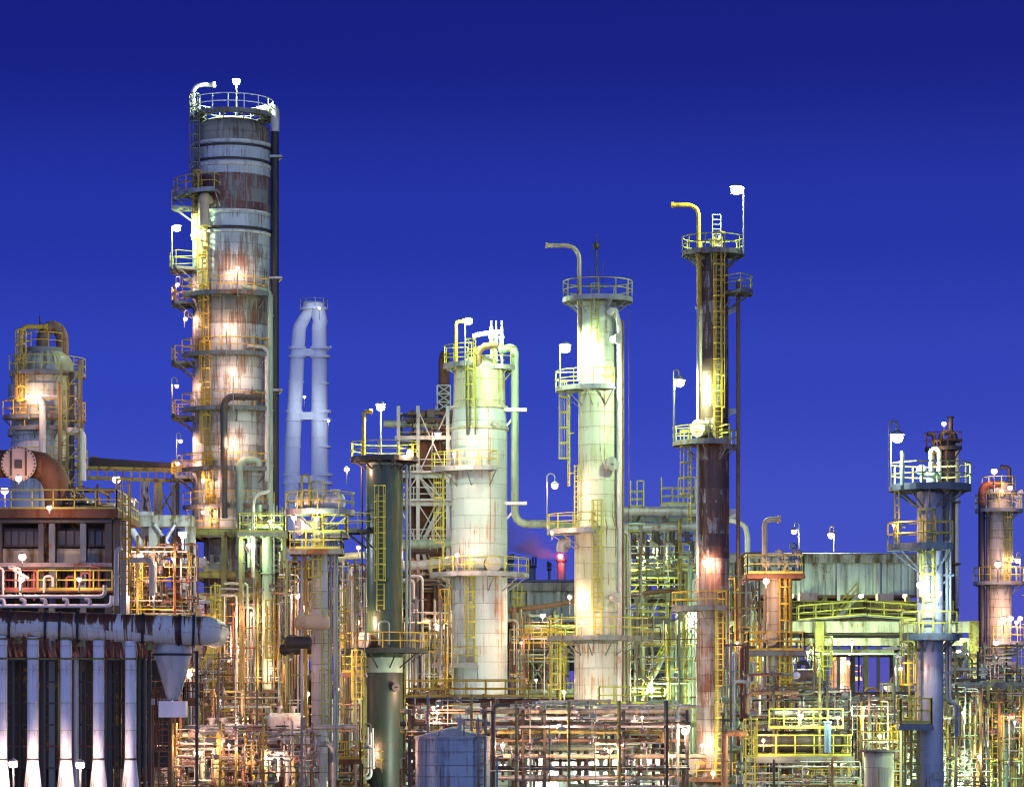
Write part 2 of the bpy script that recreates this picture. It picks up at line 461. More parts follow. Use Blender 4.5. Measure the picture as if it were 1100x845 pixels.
def valve_part(t, p, r, axis=(1,0,0), under=None, stem=(0,0,1)):
    p = Vector(p); d = Vector(axis).normalized(); s = Vector(stem).normalized()
    m = MB(); m.sweep([p-d*r*1.9, p-d*r*1.5, p-d*r*1.45, p, p+d*r*1.45, p+d*r*1.5, p+d*r*1.9], [r*1.6,r*1.6,r*1.0,r*1.35,r*1.0,r*1.6,r*1.6], 10)
    m.cyl(p, p+s*r*2.6, r*.75, r*.45, 8); m.cyl(p+s*r*2.6, p+s*r*4.2, r*.18, seg=6)
    v = t.part('valve', m, M['valve'], under)
    m = MB(); c = p+s*r*4.0; a = s.orthogonal().normalized(); b = s.cross(a)
    pts = [c+(a*math.cos(i*PI/6)+b*math.sin(i*PI/6))*r*1.3 for i in range(13)]
    m.sweep(pts, r*.16, 4, False); m.bar(c-a*r*1.3, c+a*r*1.3, r*.2); m.bar(c-b*r*1.3, c+b*r*1.3, r*.2)
    if under is None: t.part('handwheel', m, M['handwheel'], v)
    else: t.part('handwheel', m, M['handwheel'], under)
def column(name, label, cx, D, sections, rings=(), dome=None, domemat=None, seg=40, base=0.0, group='process columns', cat='column', loc_y=None):
    """sections: (py_top, py_bot or None, r_top px, r_bot px, material); returns the Thing with c, r(py)"""
    k = K(D); y = D; c = (X(cx, D), y)
    t = Thing(name, label, cat, (c[0], c[1], base), group)
    t.c = c; t.k = k; t.D = D
    for i, (pt, pb, r0, r1, mat) in enumerate(sections):
        z1 = Z(pt, D); z0 = Z(pb, D) if pb is not None else base
        m = MB(); n = max(1, int((z1-z0)/6))
        m.lathe(c, [(r1*k+(r0-r1)*k*j/n, z0+(z1-z0)*j/n) for j in range(n+1)], seg)
        t.part('shell' if i == 0 or True else 'shell', m, M[mat] if isinstance(mat, str) else mat)
    if dome:
        pt, hpx, r0 = dome; z0 = Z(pt, D); m = MB(); h = hpx*k
        m.lathe(c, [(max(.003, r0*k*math.cos(q*PI/20)), z0+h*math.sin(q*PI/20)) for q in range(11)], seg)
        t.part('dome', m, M[domemat] if isinstance(domemat, str) else domemat)
    for (py, rp, th, mat) in rings:
        z = Z(py, D); m = MB(); r = rp*k
        m.lathe((c[0],c[1],z), [(r-.3,-th),(r,-th),(r,th),(r-.3,th)], seg, 0, 360, True, False)
        t.part('stiffener_ring', m, M[mat])
    return t
def cZ(t, py): return Z(py, t.D)

# ---------------------------------------------------------------- lamps
WHITE = (.75, 1.0, .54); PINK = (1.0, .54, .36); COOL = (.80, .95, 1.0); GREEN = (.78, 1.0, .52); RED = (1.0, .12, .10)
GL = {}
def glowmat(col):
    if col not in GL:
        w = tuple(.15 + .85*v for v in col) if col != RED else col
        GL[col] = glow('lamp_glow_%d' % (len(GL)+1), w, 1.35 if col == PINK else 14)
    return GL[col]
NLAMP = [0]
SHADE = {}
LSC = 1.35
def lamp(px, py, D, label, col=PINK, power=300, r=.2, base=None, style='post', side=1, bx=None, group='lamps lighting the plant'):
    """px,py: the bulb in the photo; base: photo row of the pole foot (None = bracket lamp)"""
    p = P(px, py, D); k = K(D)
    foot = Z(base, D) if base is not None else p.z - .6
    bxw = X(bx, D) if bx is not None else p.x
    t = Thing('lamp', label, 'lamp', (bxw, D, foot), group)
    pole = MB(); th = .05 if r < .3 else .08
    shade = MB()
    if style == 'goose':
        s = -1 if p.x < bxw else 1
        dx = max(.35, abs(p.x-bxw)); q = Vector((bxw, D, foot))
        top = p.z + r + .25
        pts = [q, Vector((bxw, D, top+.15))]
        for i in range(1, 7): 
            a = PI*i/6; pts.append(Vector((bxw+s*dx/2*(1-math.cos(a)), D, top+.15+dx*.45*math.sin(a))))
        pts.append(Vector((bxw+s*dx, D, p.z+r*.9)))
        pole.sweep(pts, th, 6)
        shade.lathe((p.x, D, p.z+r*.2), [(.05,r*1.3),(r*.5,r*1.15),(r*1.35,r*.35),(r*1.3,r*.3),(r*.4,r*1.0)], 12)
    elif style == 'mast':
        pole.cyl((bxw, D+.12, foot), (bxw, D+.12, p.z + r*.5), th, th*.7, seg=8)
        if abs(bxw-p.x) > .2: pole.bar((bxw, D+.12, p.z-r*.5), (p.x, D+.12, p.z-r*.5), th*1.5)
        heads = [(0, 0, .85)]
        pole.bar((p.x-r*.8, D+.12, p.z-r*.5), (p.x+r*.8, D+.12, p.z-r*.5), th)
        for hx, hz, hr in heads:
            shade.lathe((p.x+hx*r, D+.02, p.z+hz*r), [(.03,hr*r*1.22),(hr*r*.55,hr*r*1.15),(hr*r*1.25,hr*r*.62),(hr*r*1.2,hr*r*.56)], 12)
        hb = heads
    elif style == 'tube':      # fluorescent strip
        pole.bar((p.x-.1, D, p.z+.25), (p.x+.1, D, p.z+.25), .1); pole.cyl((p.x, D+.1, foot), (p.x, D+.1, p.z+.3), .05, seg=6)
        shade.bar((p.x-r*2.2, D, p.z+.14), (p.x+r*2.2, D, p.z+.14), .22, .1)
    else:
        pole.cyl((bxw, D+.04, foot), (bxw, D+.04, p.z-r*.6), th, seg=6)
        shade.lathe((p.x, D, p.z), [(.04,r*1.15),(r*.4,r*1.08),(r*.9,r*.62),(r*.85,r*.58),(r*.35,r*.95)], 10)
    t.part('pole', pole, M['galv']); t.part('lamp_shade', shade, M['galv'])
    for hx, hz, hr in (hb if style == 'mast' else [(0,0,1)]):
        m = MB()
        if style == 'tube': m.cyl((p.x-r*2, D, p.z), (p.x+r*2, D, p.z), .08, seg=8)
        else: m.sphere(p+Vector((hx*r, 0, hz*r)), r*hr, 12, 8, .92)
        t.part('bulb', m, glowmat(col))
    l = bpy.data.lights.new('lamp_light', 'POINT'); l.color = col; l.energy = power*LSC; l.shadow_soft_size = max(.04, r*.5)
    o = bpy.data.objects.new('lamp_light', l); COL.objects.link(o); o.parent = t.o
    o.location = (p.x-bxw, 0, p.z-foot)
    NLAMP[0] += 1
    return t
# ================================================================ setting
def build_setting():
    m = MB(); m.add([(-6000,-300,0),(6000,-300,0),(6000,9000,0),(-6000,9000,0)], [(0,1,2,3)])
    solo('ground', m, paint('yard_concrete', (.16,.155,.14), .1, (.1,.07,.04), .9, dirt=.5, scale=.2, bump=0), (0,0,0), 'grey yard floor stretching away under the whole plant', 'ground', kind='structure')
build_setting()

# ================================================================ towers
# --- the big fractionating column
CL = dict(radius=3.3, bw=2.3, bh=1.15)
M['t1_grey'] = clad('big_column_cladding', (.40,.45,.44), rust=.2, stain=.6, staincol=(.085,.08,.045), rustcol=(.2,.075,.03), var=.24, **CL)
M['t1_dark'] = clad('weathered_olive_cladding', (.25,.25,.19), rust=.42, stain=.75, staincol=(.07,.06,.035), rustcol=(.16,.06,.03), var=.3, **CL)
M['t1_pale'] = clad('pale_blue_cladding', (.46,.52,.56), rust=.08, stain=.3, staincol=(.2,.2,.14), var=.12, **CL)
M['t1_rust'] = clad('rust_brown_cladding', (.16,.065,.05), rust=.35, stain=.5, staincol=(.09,.075,.055), rustcol=(.22,.06,.035), var=.35, patch=(.2,.22,.2), patchamt=.45, patchscale=(1.6,.35), **CL)
M['t1_band'] = paint('pale_band_paint', (.62,.64,.58), .15)
D1 = 260
t1 = column('distillation_column', 'tallest and widest column, grey panels with a rust brown belt below its top', 249, D1,
    [(143,158,41,42,'t1_dark'),(158,192,42,42,'t1_pale'),(192,232,42,42,'t1_rust'),(232,250,42,42,'t1_pale'),(250,318,42,42,'t1_grey'),
     (318,352,42,42,'t1_dark'),(352,440,42,42,'t1_grey'),(440,508,42,42,'t1_grey'),(508,578,42,43,'t1_grey'),(578,None,30,30,'t1_dark')],
    rings=[(158,43.5,.12,'t1_band'),(162,43,.1,'dark'),(177,43.2,.1,'dark'),(182,44,.14,'t1_band'),(232,43.5,.1,'t1_band'),(250,43.2,.12,'dark'),(254,44,.1,'t1_band'),(578,44,.2,'dark')],
    dome=(143,17,41), domemat='t1_dark')
c1, k1 = t1.c, t1.k
platform(t1, c1, Z(125,D1), 30*k1, 44*k1, 0, 360, 'grey', 'white', 1.3)
platform(t1, c1, Z(212,D1), 42*k1, 62*k1, 190, 258, 'galv', 'yellow_old', 1.3)
platform(t1, c1, Z(222,D1), 42*k1, 64*k1, 165, 189, 'galv', 'yellow_old', 1.3)
platform(t1, c1, Z(290,D1), 42*k1, 66*k1, 168, 212, 'galv', 'yellow', 1.3)
for py in (320, 384, 442, 506):
    platform(t1, c1, Z(py,D1), 42*k1, 57*k1, 208, 318, 'grey', 'yellow_old', 1.25)
    platform(t1, c1, Z(py+6,D1), 42*k1, 64*k1, 160, 205, 'grey', 'yellow_old', 1.25)
for py in (546, 577):
    platform(t1, c1, Z(py,D1), 43*k1, 55*k1, 205, 330, 'grey', 'yellow_old', 1.2)
for z0, z1, a in ((222,125,222),(290,214,228),(322,252,236),(384,322,238),(442,384,240),(506,442,241),(546,506,244),(577,546,250)):
    ladder(t1, c1, 42*k1+.3, a, Z(z0,D1), Z(z1,D1)+1, True, 'yellow_old' if z0 > 260 else 'grey')
davit(t1, c1, 44*k1, 205, Z(128,D1), 2.6, 1.8, 0, 'white', .2, 1.0)
# overhead line (black) and the pale riser down the right hand side
m = MB(); xx = X(296,D1); yb = D1-.6
m.tube([(c1[0]+2.2,yb,Z(121,D1)),(xx,yb,Z(117,D1)),(xx,yb,Z(128,D1)),(xx,yb,Z(143,D1))], .38, .8, 12)
t1.part('overhead_pipe', m, M['pipe_pale'], label='pale elbow at the head of the black riser')
m = MB(); m.cyl((xx,yb,Z(143,D1)), (xx,yb,6), .33, seg=14); t1.part('riser', m, M['black'])
for py in (170, 300, 420):
    m = MB(); m.box(X(290,D1), X(304,D1), yb-.5, yb+.5, Z(py,D1)-.1, Z(py,D1)+.1); m.bar((X(290,D1),yb,Z(py+11,D1)), (X(303,D1),yb,Z(py,D1)-.1), .12)
    t1.part('pipe_bracket', m, M['galv'])
pipe_part(t1, [(c1[0]+1.2,D1-3.9,Z(316,D1)),(X(293,D1),D1-2.6,Z(316,D1)),(X(293,D1),D1-2.6,Z(560,D1)),(X(300,D1),D1-2.6,Z(575,D1))], .24, 'pipe_green', 'side_draw_pipe')
pipe_part(t1, [(c1[0]+1.6,D1-3.4,Z(377,D1)),(X(290,D1),D1-3,Z(377,D1)),(X(290,D1),D1-3,Z(520,D1))], .2, 'pipe_pale', 'side_draw_pipe')
pipe_part(t1, [(c1[0]+2.9,D1-4.6,Z(432,D1)),(X(246,D1),D1-4.6,Z(432,D1)),(X(246,D1),D1-4.6,Z(560,D1))], .3, 'pipe_dark', 'side_draw_pipe')
pipe_part(t1, [(X(282,D1),D1-4,Z(505,D1)),(X(282,D1),D1-4,Z(498,D1)),(X(262,D1),D1-4.4,Z(498,D1)),(X(262,D1),D1-4.4,Z(600,D1))], .3, 'pipe_green', 'side_draw_pipe', .9)
m = MB(); a = pol(c1, 3.4, 240, Z(222,D1)); m.tube([a, a+Vector((-.3,-.8,.3)), a+Vector((-.3,-.9,-2.2))], .45, .7, 12); t1.part('nozzle', m, M['pipe_cream'])
for a, py in ((305,430),): manhole(t1, c1, 42*k1, a, Z(py,D1)+.2, .24, .25, 'pipe_rust', 'rust')
for i, (px, py) in enumerate(((230,345),(279,395),(272,470),(222,470))):
    m = MB(); m.box(X(px,D1)-.25, X(px,D1)+.25, D1-5.2, D1-4.9, Z(py,D1), Z(py,D1)+.5); 

# --- tall rust brown column
D2 = 225
M['t2'] = clad('rust_brown_peeling_cladding', (.075,.038,.026), 1.2, 1.5, 1.05, seam=(.05,.03,.025), rust=.2, rustcol=(.26,.1,.04), stain=.5, staincol=(.05,.03,.025), var=.25, patch=(.26,.28,.27), patchamt=.22, patchscale=(2.2,.45))
M['t2_low'] = clad('grey_and_rust_cladding', (.26,.24,.23), 1.2, 1.5, 1.05, seam=(.05,.03,.025), rust=.6, rustcol=(.2,.07,.03), stain=.5, staincol=(.08,.05,.04), var=.25)
t2 = column('distillation_column', 'slim rust brown column with peeling pale patches and a crooked vent at the top', 766, D2,
    [(270,480,16,17,'t2'),(480,600,17.5,17.5,'t2'),(600,None,17.5,18,'t2_low')], rings=[(272,17,.12,'dark'),(480,19,.1,'rust'),(655,19.5,.1,'rust')], dome=(270,5,16), domemat='t2')
c2, k2 = t2.c, t2.k
platform(t2, c2, Z(272,D2), 16*k2, 33*k2, 0, 360, 'grey', 'yellow', 1.15)
platform(t2, c2, Z(314,D2), 16*k2, 42*k2, -50, 12, 'grey', 'yellow', 1.1)
platform(t2, c2, Z(476,D2), 17*k2, 43*k2, 170, 290, 'grey', 'yellow', 1.15)
platform(t2, c2, Z(480,D2), 17*k2, 25*k2, 290, 345, 'grey', 'yellow', 1.15)
platform(t2, c2, Z(653,D2), 18*k2, 44*k2, 172, 285, 'grey', 'yellow_old', 1.15)
platform(t2, c2, Z(835,D2), 18*k2, 42*k2, 160, 350, 'rust', 'yellow_old', 1.15)
davit(t2, c2, 16*k2+.25, 215, Z(330,D2), (330-222)*k2+.0, 1.9, 180, 'yellow_old', .16, 1.3, .0)
davit(t2, c2, 16*k2+.3, 212, Z(640,D2), (640-332)*k2, .05, 180, 'pipe_pale', .1, .1)
ladder(t2, c2, 17*k2+.2, 282, Z(470,D2), Z(272,D2)+1, True, 'yellow_old')
ladder(t2, c2, 17*k2+.7, 200, Z(562,D2), Z(476,D2)+.5, True)
ladder(t2, c2, 18*k2+.2, 285, Z(835,D2), Z(660,D2)+1, True)
manhole(t2, c2, 17*k2, 232, Z(462,D2), .5, .7, 'pipe_cream', 'pipe_cream'); manhole(t2, c2, 18*k2, 215, Z(822,D2), .5, .6, 'pipe_rust', 'pinkplate')
m = MB(); m.cyl((X(793,D2),D2,Z(302,D2)), (X(793,D2),D2,Z(735,D2)), .15, seg=10)
m.tube([(X(793,D2),D2,Z(735,D2)),(X(793,D2),D2-.4,Z(742,D2)),(X(820,D2),D2-6,Z(742,D2))], .15, .3); t2.part('riser', m, M['pipe_rust'])
for py in (331, 440, 548, 656):
    m = MB(); m.add([P(782,py,D2)+Vector((0,0,-.5)), P(782,py,D2)+Vector((0,0,.1)), P(795,py,D2)+Vector((0,0,.1)), P(795,py,D2)+Vector((0,0,-.1)),
                     P(782,py,D2)+Vector((0,.1,-.5)), P(782,py,D2)+Vector((0,.1,.1)), P(795,py,D2)+Vector((0,.1,.1)), P(795,py,D2)+Vector((0,.1,-.1))],
                    [(0,1,2,3),(7,6,5,4),(0,4,5,1),(1,5,6,2),(2,6,7,3),(3,7,4,0)]); t2.part('pipe_bracket', m, M['galv'])
m = MB(); z = Z(268,D2)
for s in (-.3,.3): m.bar((c2[0]+s+.2,D2-.9,z), (c2[0]+s+.2,D2-.9,z+2.4), .07)
for q in range(7): m.bar((c2[0]-.1,D2-.9,z+.3+q*.35), (c2[0]+.5,D2-.9,z+.3+q*.35), .06)
t2.part('ladder', m, M['galv'])
m = MB(); m.cyl((c2[0]+.1,D2,Z(268,D2)), (c2[0]+.1,D2,Z(258,D2)), .35); m.flange((c2[0]+.1,D2,Z(258,D2)), (0,0,1), .5); m.cyl((c2[0]+.5,D2+.4,Z(268,D2)), (c2[0]+.5,D2+.4,Z(252,D2)), .12); t2.part('nozzle', m, M['pipe_pale'])

# --- pale column with the tall vent and aerial
D3 = 230
M['t3'] = clad('pale_cream_cladding', (.54,.60,.47), 1.5, 2.2, 1.25, seam=(.2,.21,.17), rust=.04, stain=.42, staincol=(.42,.4,.14), var=.09, streaklen=.06)
M['t3_low'] = clad('pale_rust_streaked_cladding', (.48,.50,.42), 1.7, 1.9, 1.1, seam=(.16,.13,.1), rust=.3, rustcol=(.36,.16,.05), stain=.4, staincol=(.3,.26,.15), var=.12, streaklen=.05)
t3 = column('distillation_column', 'pale cream column with an aerial and a crooked vent above its round top platform', 642, D3,
    [(326,420,20,20.5,'t3'),(420,556,20.5,21,'t3'),(556,568,21,25,'t3'),(568,690,25,25,'t3'),(690,None,25,25.5,'t3_low')],
    rings=[(568,26,.07,'t3'),(690,27,.1,'grey')], dome=(326,5,20), domemat='t3')
c3, k3 = t3.c, t3.k
platform(t3, c3, Z(322,D3), 16*k3, 37*k3, 0, 360, 'galv', 'yellow', 1.35)
platform(t3, c3, Z(418,D3), 20*k3, 45*k3, 176, 292, 'galv', 'yellow', 1.3)
platform(t3, c3, Z(571,D3), 22*k3, 54*k3, 172, 262, 'galv', 'yellow', 1.25)
platform(t3, c3, Z(685,D3), 25*k3, 54*k3, 158, 352, 'grey', 'yellow', 1.45)
davit(t3, c3, 22*k3, 205, Z(410,D3), (410-265)*k3, 2.4, 180, 'pipe_cream', .17, 1.2)
m = MB(); m.cyl((c3[0]-.1,D3,Z(322,D3)), (c3[0]-.1,D3,Z(268,D3)), .09, seg=8); m.cyl((c3[0]-.1,D3,Z(268,D3)), (c3[0]-.1,D3,Z(253,D3)), .04, seg=6)
m.sphere((c3[0]-.1,D3,Z(264,D3)), .28); m.cyl((c3[0]+.4,D3,Z(322,D3)), (c3[0]+.4,D3,Z(281,D3)), .035, seg=6); m.cyl((c3[0]-.7,D3,Z(322,D3)), (c3[0]-.7,D3,Z(287,D3)), .03, seg=6)
t3.part('aerial', m, M['dark'])
ladder(t3, c3, 21*k3+.75, 192, Z(523,D3), Z(418,D3), True); ladder(t3, c3, 20*k3+.3, 262, Z(372,D3), Z(322,D3)+1, False)
ladder(t3, c3, 22*k3+.25, 205, Z(571,D3), Z(500,D3), False)
ladder(t3, c3, 25*k3+.2, 268, Z(685,D3), Z(540,D3), True, 'yellow'); ladder(t3, c3, 25*k3+1.1, 188, Z(770,D3), Z(685,D3), True)
m = MB(); m.tube([(c3[0]+.9,D3-1.3,Z(337,D3)),(X(660,D3),D3-1.3,Z(334,D3)),(X(665,D3),D3-1,Z(350,D3)),(X(665,D3),D3-1,10)], .2, .8); m.flange((c3[0]+.95,D3-1.4,Z(337,D3)), (-.3,-1,0), .32, .12); t3.part('overhead_pipe', m, M['pipe_pale'])
m = MB(); m.tube([(X(664,D3),D3-.8,Z(346,D3)),(X(669,D3),D3-.8,Z(346,D3)),(X(669,D3),D3-.8,Z(520,D3)),(X(669,D3),D3-.8,10)], .09, .3); t3.part('riser', m, M['pipe_rust'])
m = MB(); m.cyl((X(675.5,D3),D3,Z(316,D3)), (X(675.5,D3),D3,Z(640,D3)), .025, seg=5); t3.part('cable', m, M['pipe_rust'])
manhole(t3, c3, 20.5*k3, 300, Z(500,D3), .4, .5, 'pipe_pale', 'pipe_grey'); manhole(t3, c3, 20*k3, 318, Z(366,D3), .3, .5, 'pipe_pale', 'pipe_pale'); manhole(t3, c3, 25*k3, 305, Z(643,D3), .3, .5, 'pipe_grey', 'pipe_grey')
m = MB(); m.tube([(X(613,D3),D3+.4,Z(582,D3)),(X(604,D3),D3+.4,Z(582,D3)),(X(604,D3),D3+.4,Z(592,D3))], .45, .8, 12); t3.part('nozzle', m, M['pipe_grey'])

# --- white column with orange rust streaks and a bell shaped yellowed head
D4 = 238
M['t4'] = clad('white_rust_streaked_cladding', (.56,.66,.62), 2.1, 3.6, 1.15, seam=(.22,.2,.17), rust=.22, rustcol=(.45,.17,.05), stain=.18, staincol=(.45,.43,.36), var=.07, streaklen=.035)
M['t4_dome'] = clad('yellowed_white_cladding', (.6,.6,.42), 2.0, 1.6, 1.8, seam=(.16,.17,.1), rust=.12, rustcol=(.4,.2,.05), stain=.75, staincol=(.44,.42,.12), var=.1, streaklen=.05)
t4 = column('distillation_column', 'thick white column with orange rust streaks and a yellow stained domed head', 515, D4,
    [(404,437,27.5,28,'t4_dome'),(437,460,28,30,'t4'),(460,612,30,30,'t4'),(612,None,30,30.5,'t4')],
    rings=[(438,31,.1,'t4_dome'),(461,31.5,.12,'t4_dome'),(612,31,.1,'grey')], dome=(404,22,27.5), domemat='t4_dome')
c4, k4 = t4.c, t4.k
platform(t4, c4, Z(393,D4), 14*k4, 38*k4, 160, 258, 'galv', 'yellow', 1.5)
platform(t4, (c4[0]+1.2,D4), Z(395,D4), 6*k4, 24*k4, -90, 90, 'galv', 'yellow', 1.5)
platform(t4, (c4[0]+1.2,D4), Z(395,D4), 6*k4, 24*k4, 200, 268, 'galv', 'yellow', 1.5)
platform(t4, c4, Z(505,D4), 30*k4, 51*k4, 178, 292, 'galv', 'yellow', 1.25)
platform(t4, c4, Z(617,D4), 30*k4, 53*k4, 176, 364, 'galv', 'yellow', 1.25)
platform(t4, c4, Z(714,D4), 30*k4, 54*k4, 176, 268, 'galv', 'yellow', 1.3)
ladder(t4, c4, 30*k4+.3, 256, Z(462,D4), Z(393,D4)+1.2, True); ladder(t4, c4, 30*k4+.7, 192, Z(612,D4), Z(505,D4), True)
ladder(t4, c4, 30*k4+.3, 255, Z(714,D4), Z(617,D4), True); ladder(t4, c4, 30*k4+.8, 192, Z(800,D4), Z(714,D4), True)
m = MB(); xr = X(553,D4); m.tube([(c4[0]+1.5,D4-.5,Z(378,D4)),(xr,D4-.5,Z(372,D4)),(xr,D4-.5,Z(400,D4)),(xr,D4-.5,Z(563,D4)),(X(592,D4),D4-.5,Z(563,D4)),(X(618,D4),D4+3,Z(563,D4))], .31, 1.1, 14); t4.part('overhead_pipe', m, M['pipe_green'])
for py in (441, 541):
    m = MB(); m.box(X(541,D4), X(566,D4), D4-.9, D4-.1, Z(py,D4)-.12, Z(py,D4)+.12); m.bar((X(544,D4),D4-.5,Z(py+17,D4)), (X(558,D4),D4-.5,Z(py,D4)), .16); t4.part('pipe_bracket', m, M['white'])
for i, px in enumerate((528, 533, 539)):
    m = MB(); x = X(px,D4); m.cyl((x,D4-.4,Z(392,D4)), (x,D4-.4,Z(374,D4)), .12, seg=8); m.cyl((x,D4-.4,Z(374,D4)), (x,D4-.4,Z(352+i%2*3,D4)), .19, .13, 10); m.flange((x,D4-.4,Z(374,D4)), (0,0,1), .3); m.flange((x,D4-.4,Z(363,D4)), (0,0,1), .27)
    m.cyl((x,D4-.4,Z(352+i%2*3,D4)), (x,D4-.4,Z(345,D4)), .08, seg=6); t4.part('relief_valve', m, M['pipe_white'])
m = MB(); m.tube([(X(508,D4),D4-.4,Z(362,D4)),(X(518,D4),D4-.4,Z(359,D4)),(X(540,D4),D4-.4,Z(357,D4))], .2, .5); t4.part('vent_pipe', m, M['pipe_white'])
m = MB(); m.tube([(X(514,D4),D4-1.6,Z(398,D4)),(X(514,D4),D4-1.6,Z(375,D4)),(X(535,D4),D4-1.6,Z(373,D4))], .28, .9, 10); t4.part('vent_pipe', m, M['pipe_rust'])
davit(t4, c4, 26*k4, 198, Z(430,D4), (430-346)*k4, .55, 0, 'yellow_old', .14, .5)
manhole(t4, c4, 30*k4, 292, Z(607,D4), .5, .7, 'pipe_rust', 'pipe_pale'); manhole(t4, c4, 30*k4, 300, Z(457,D4), .2, .3)
m = MB(); m.tube([(c4[0]-1.2,D4-2.1,Z(388,D4)),(c4[0]-1.0,D4-2.3,Z(402,D4)),(c4[0]-.9,D4-2.3,Z(470,D4))], .1, .5); m.tube([(c4[0]-.3,D4-2.35,Z(405,D4)),(c4[0]-.3,D4-2.4,Z(470,D4))], .06); t4.part('instrument_pipe', m, M['pipe_dark'])

# --- dark green column in front
D5 = 226
M['t5'] = clad('dark_green_vessel_paint', (.026,.06,.026), 1.3, 9, 5, seam=(.03,.04,.03), seamw=.02, rust=.12, rustcol=(.12,.07,.03), stain=.4, staincol=(.075,.085,.05), var=.1, rough=.35, streaklen=.05)
M['t5_low'] = clad('worn_dark_vessel_paint', (.026,.042,.024), 1.3, 9, 5, seam=(.03,.03,.03), seamw=.02, rust=.15, rustcol=(.12,.055,.03), stain=.5, staincol=(.04,.04,.03), var=.1, streaklen=.05)
t5 = column('distillation_column', 'dark green column with a wide dark platform round its top and a pale painted ring', 413, D5,
    [(500,706,20,20,'t5'),(706,722,20.2,20.2,'pipe_green'),(722,None,20,20.5,'t5_low')], dome=(500,6,20), domemat='pipe_green')
c5, k5 = t5.c, t5.k
platform(t5, c5, Z(493,D5), 8*k5, 36*k5, 0, 360, 'dark', 'yellow', 1.2)
platform(t5, c5, Z(698,D5), 20*k5, 46*k5, 175, 365, 'dark', 'yellow_old', 1.25)
platform(t5, c5, Z(570,D5), 20*k5, 44*k5, 168, 232, 'dark', 'yellow', 1.2)
platform(t5, c5, Z(825,D5), 20*k5, 52*k5, 178, 268, 'dark', 'yellow_old', 1.3)
ladder(t5, c5, 20*k5+.25, 262, Z(655,D5), Z(532,D5), True); davit(t5, c5, 30*k5, 225, Z(493,D5), (493-444)*k5, .5, 0, 'yellow_old', .14, .5)
manhole(t5, c5, 20*k5, 225, Z(688,D5), .5, .6, 'rust', 'pinkplate'); manhole(t5, c5, 20*k5, 300, Z(738,D5), .25, .3, 'dark', 'dark'); manhole(t5, c5, 20*k5, 275, Z(624,D5), .2, .25, 'dark', 'dark'); manhole(t5, c5, 20*k5, 215, Z(812,D5), .5, .7, 'rust', 'rust')
for px, r_, mt in ((437,.12,'pipe_green'),(440.5,.1,'galv'),(389,.08,'pipe_dark')):
    m = MB(); m.cyl((X(px,D5),D5-.3,Z(500,D5)), (X(px,D5),D5-.3,4), r_, seg=8); t5.part('riser', m, M[mt])
m = MB(); m.tube([(X(409,D5),D5-2.1,Z(693,D5)),(X(409,D5),D5-2.1,Z(668,D5)),(X(419,D5),D5-2.1,Z(668,D5)),(X(419,D5),D5-2.1,Z(693,D5))], .09, .5); t5.part('hoop', m, M['galv'])

# --- slender white column carrying horizontal drums
D6 = 202
M['t6'] = clad('slender_white_cladding', (.55,.56,.54), .55, 1.2, 1.2, rust=.12, stain=.3, staincol=(.4,.33,.16), var=.08, streaklen=.05)
t6 = column('distillation_column', 'slender white column whose head carries a cross drum and square yellow platforms', 343.5, D6, [(548,None,8.7,9.2,'t6')], seg=24, dome=(548,4,8.7), domemat='t6')
c6, k6 = t6.c, t6.k
platform(t6, c6, Z(550,D6), 8*k6, 37*k6, 160, 380, 'galv', 'yellow', 1.25)
rect_platform(t6, X(311,D6), X(369,D6), D6-1.9, D6+1, Z(591,D6), 'grey', 'yellow', 'flrb')
rect_platform(t6, X(345,D6), X(374,D6), D6-1.4, D6+.8, Z(573,D6), 'grey', 'yellow', 'flr')
m = MB(); m.hdrum((X(322,D6),D6-.9,Z(540,D6)), (X(368,D6),D6-.9,Z(540,D6)), .5); t6.part('drum', m, M['pipe_white'])
for px in (330, 361):
    m = MB(); m.cyl((X(px,D6),D6-.9,Z(540,D6)), (X(px,D6)+.02,D6-.9,Z(527,D6)), .2); m.flange((X(px,D6),D6-.9,Z(528,D6)), (0,0,1), .34); t6.part('nozzle', m, M['pipe_pale'])
manhole(t6, c6, 9*k6, 205, Z(566,D6), .45, .8, 'pipe_pale', 'white')
ladder(t6, c6, 9*k6+.35, 258, Z(655,D6), Z(591,D6), True); ladder(t6, c6, 9*k6+.35, 268, Z(591,D6), Z(550,D6)+1.2, True)
ladder(t6, c6, 9*k6+.3, 300, Z(785,D6), Z(655,D6), False, 'yellow')
for px, mt in ((355,'galv'),(359,'pipe_pale'),(361.5,'pipe_green'),(328,'yellow_old'),(324,'pipe_pale')):
    m = MB(); m.cyl((X(px,D6),D6+.4,Z(560,D6)), (X(px,D6),D6+.4,5), .1, seg=8); t6.part('riser', m, M[mt])
m = MB(); m.tube([(X(326,D6),D6-1.6,Z(548,D6)),(X(326,D6),D6-1.6,Z(512,D6)),(X(334,D6),D6-1.6,Z(512,D6)),(X(334,D6),D6-1.6,Z(548,D6))], .09, .3); t6.part('hoop', m, M['yellow'])
m = MB(); m.hdrum((X(322,D6),D6-1.4,Z(669,D6)), (X(352,D6),D6-1.4,Z(669,D6)), .5); t6.part('drum', m, M['pipe_cream'])
m = MB(); m.hdrum((X(310,D6),D6-1,Z(690,D6)), (X(333,D6),D6-1,Z(690,D6)), .42); t6.part('drum', m, M['dark'])

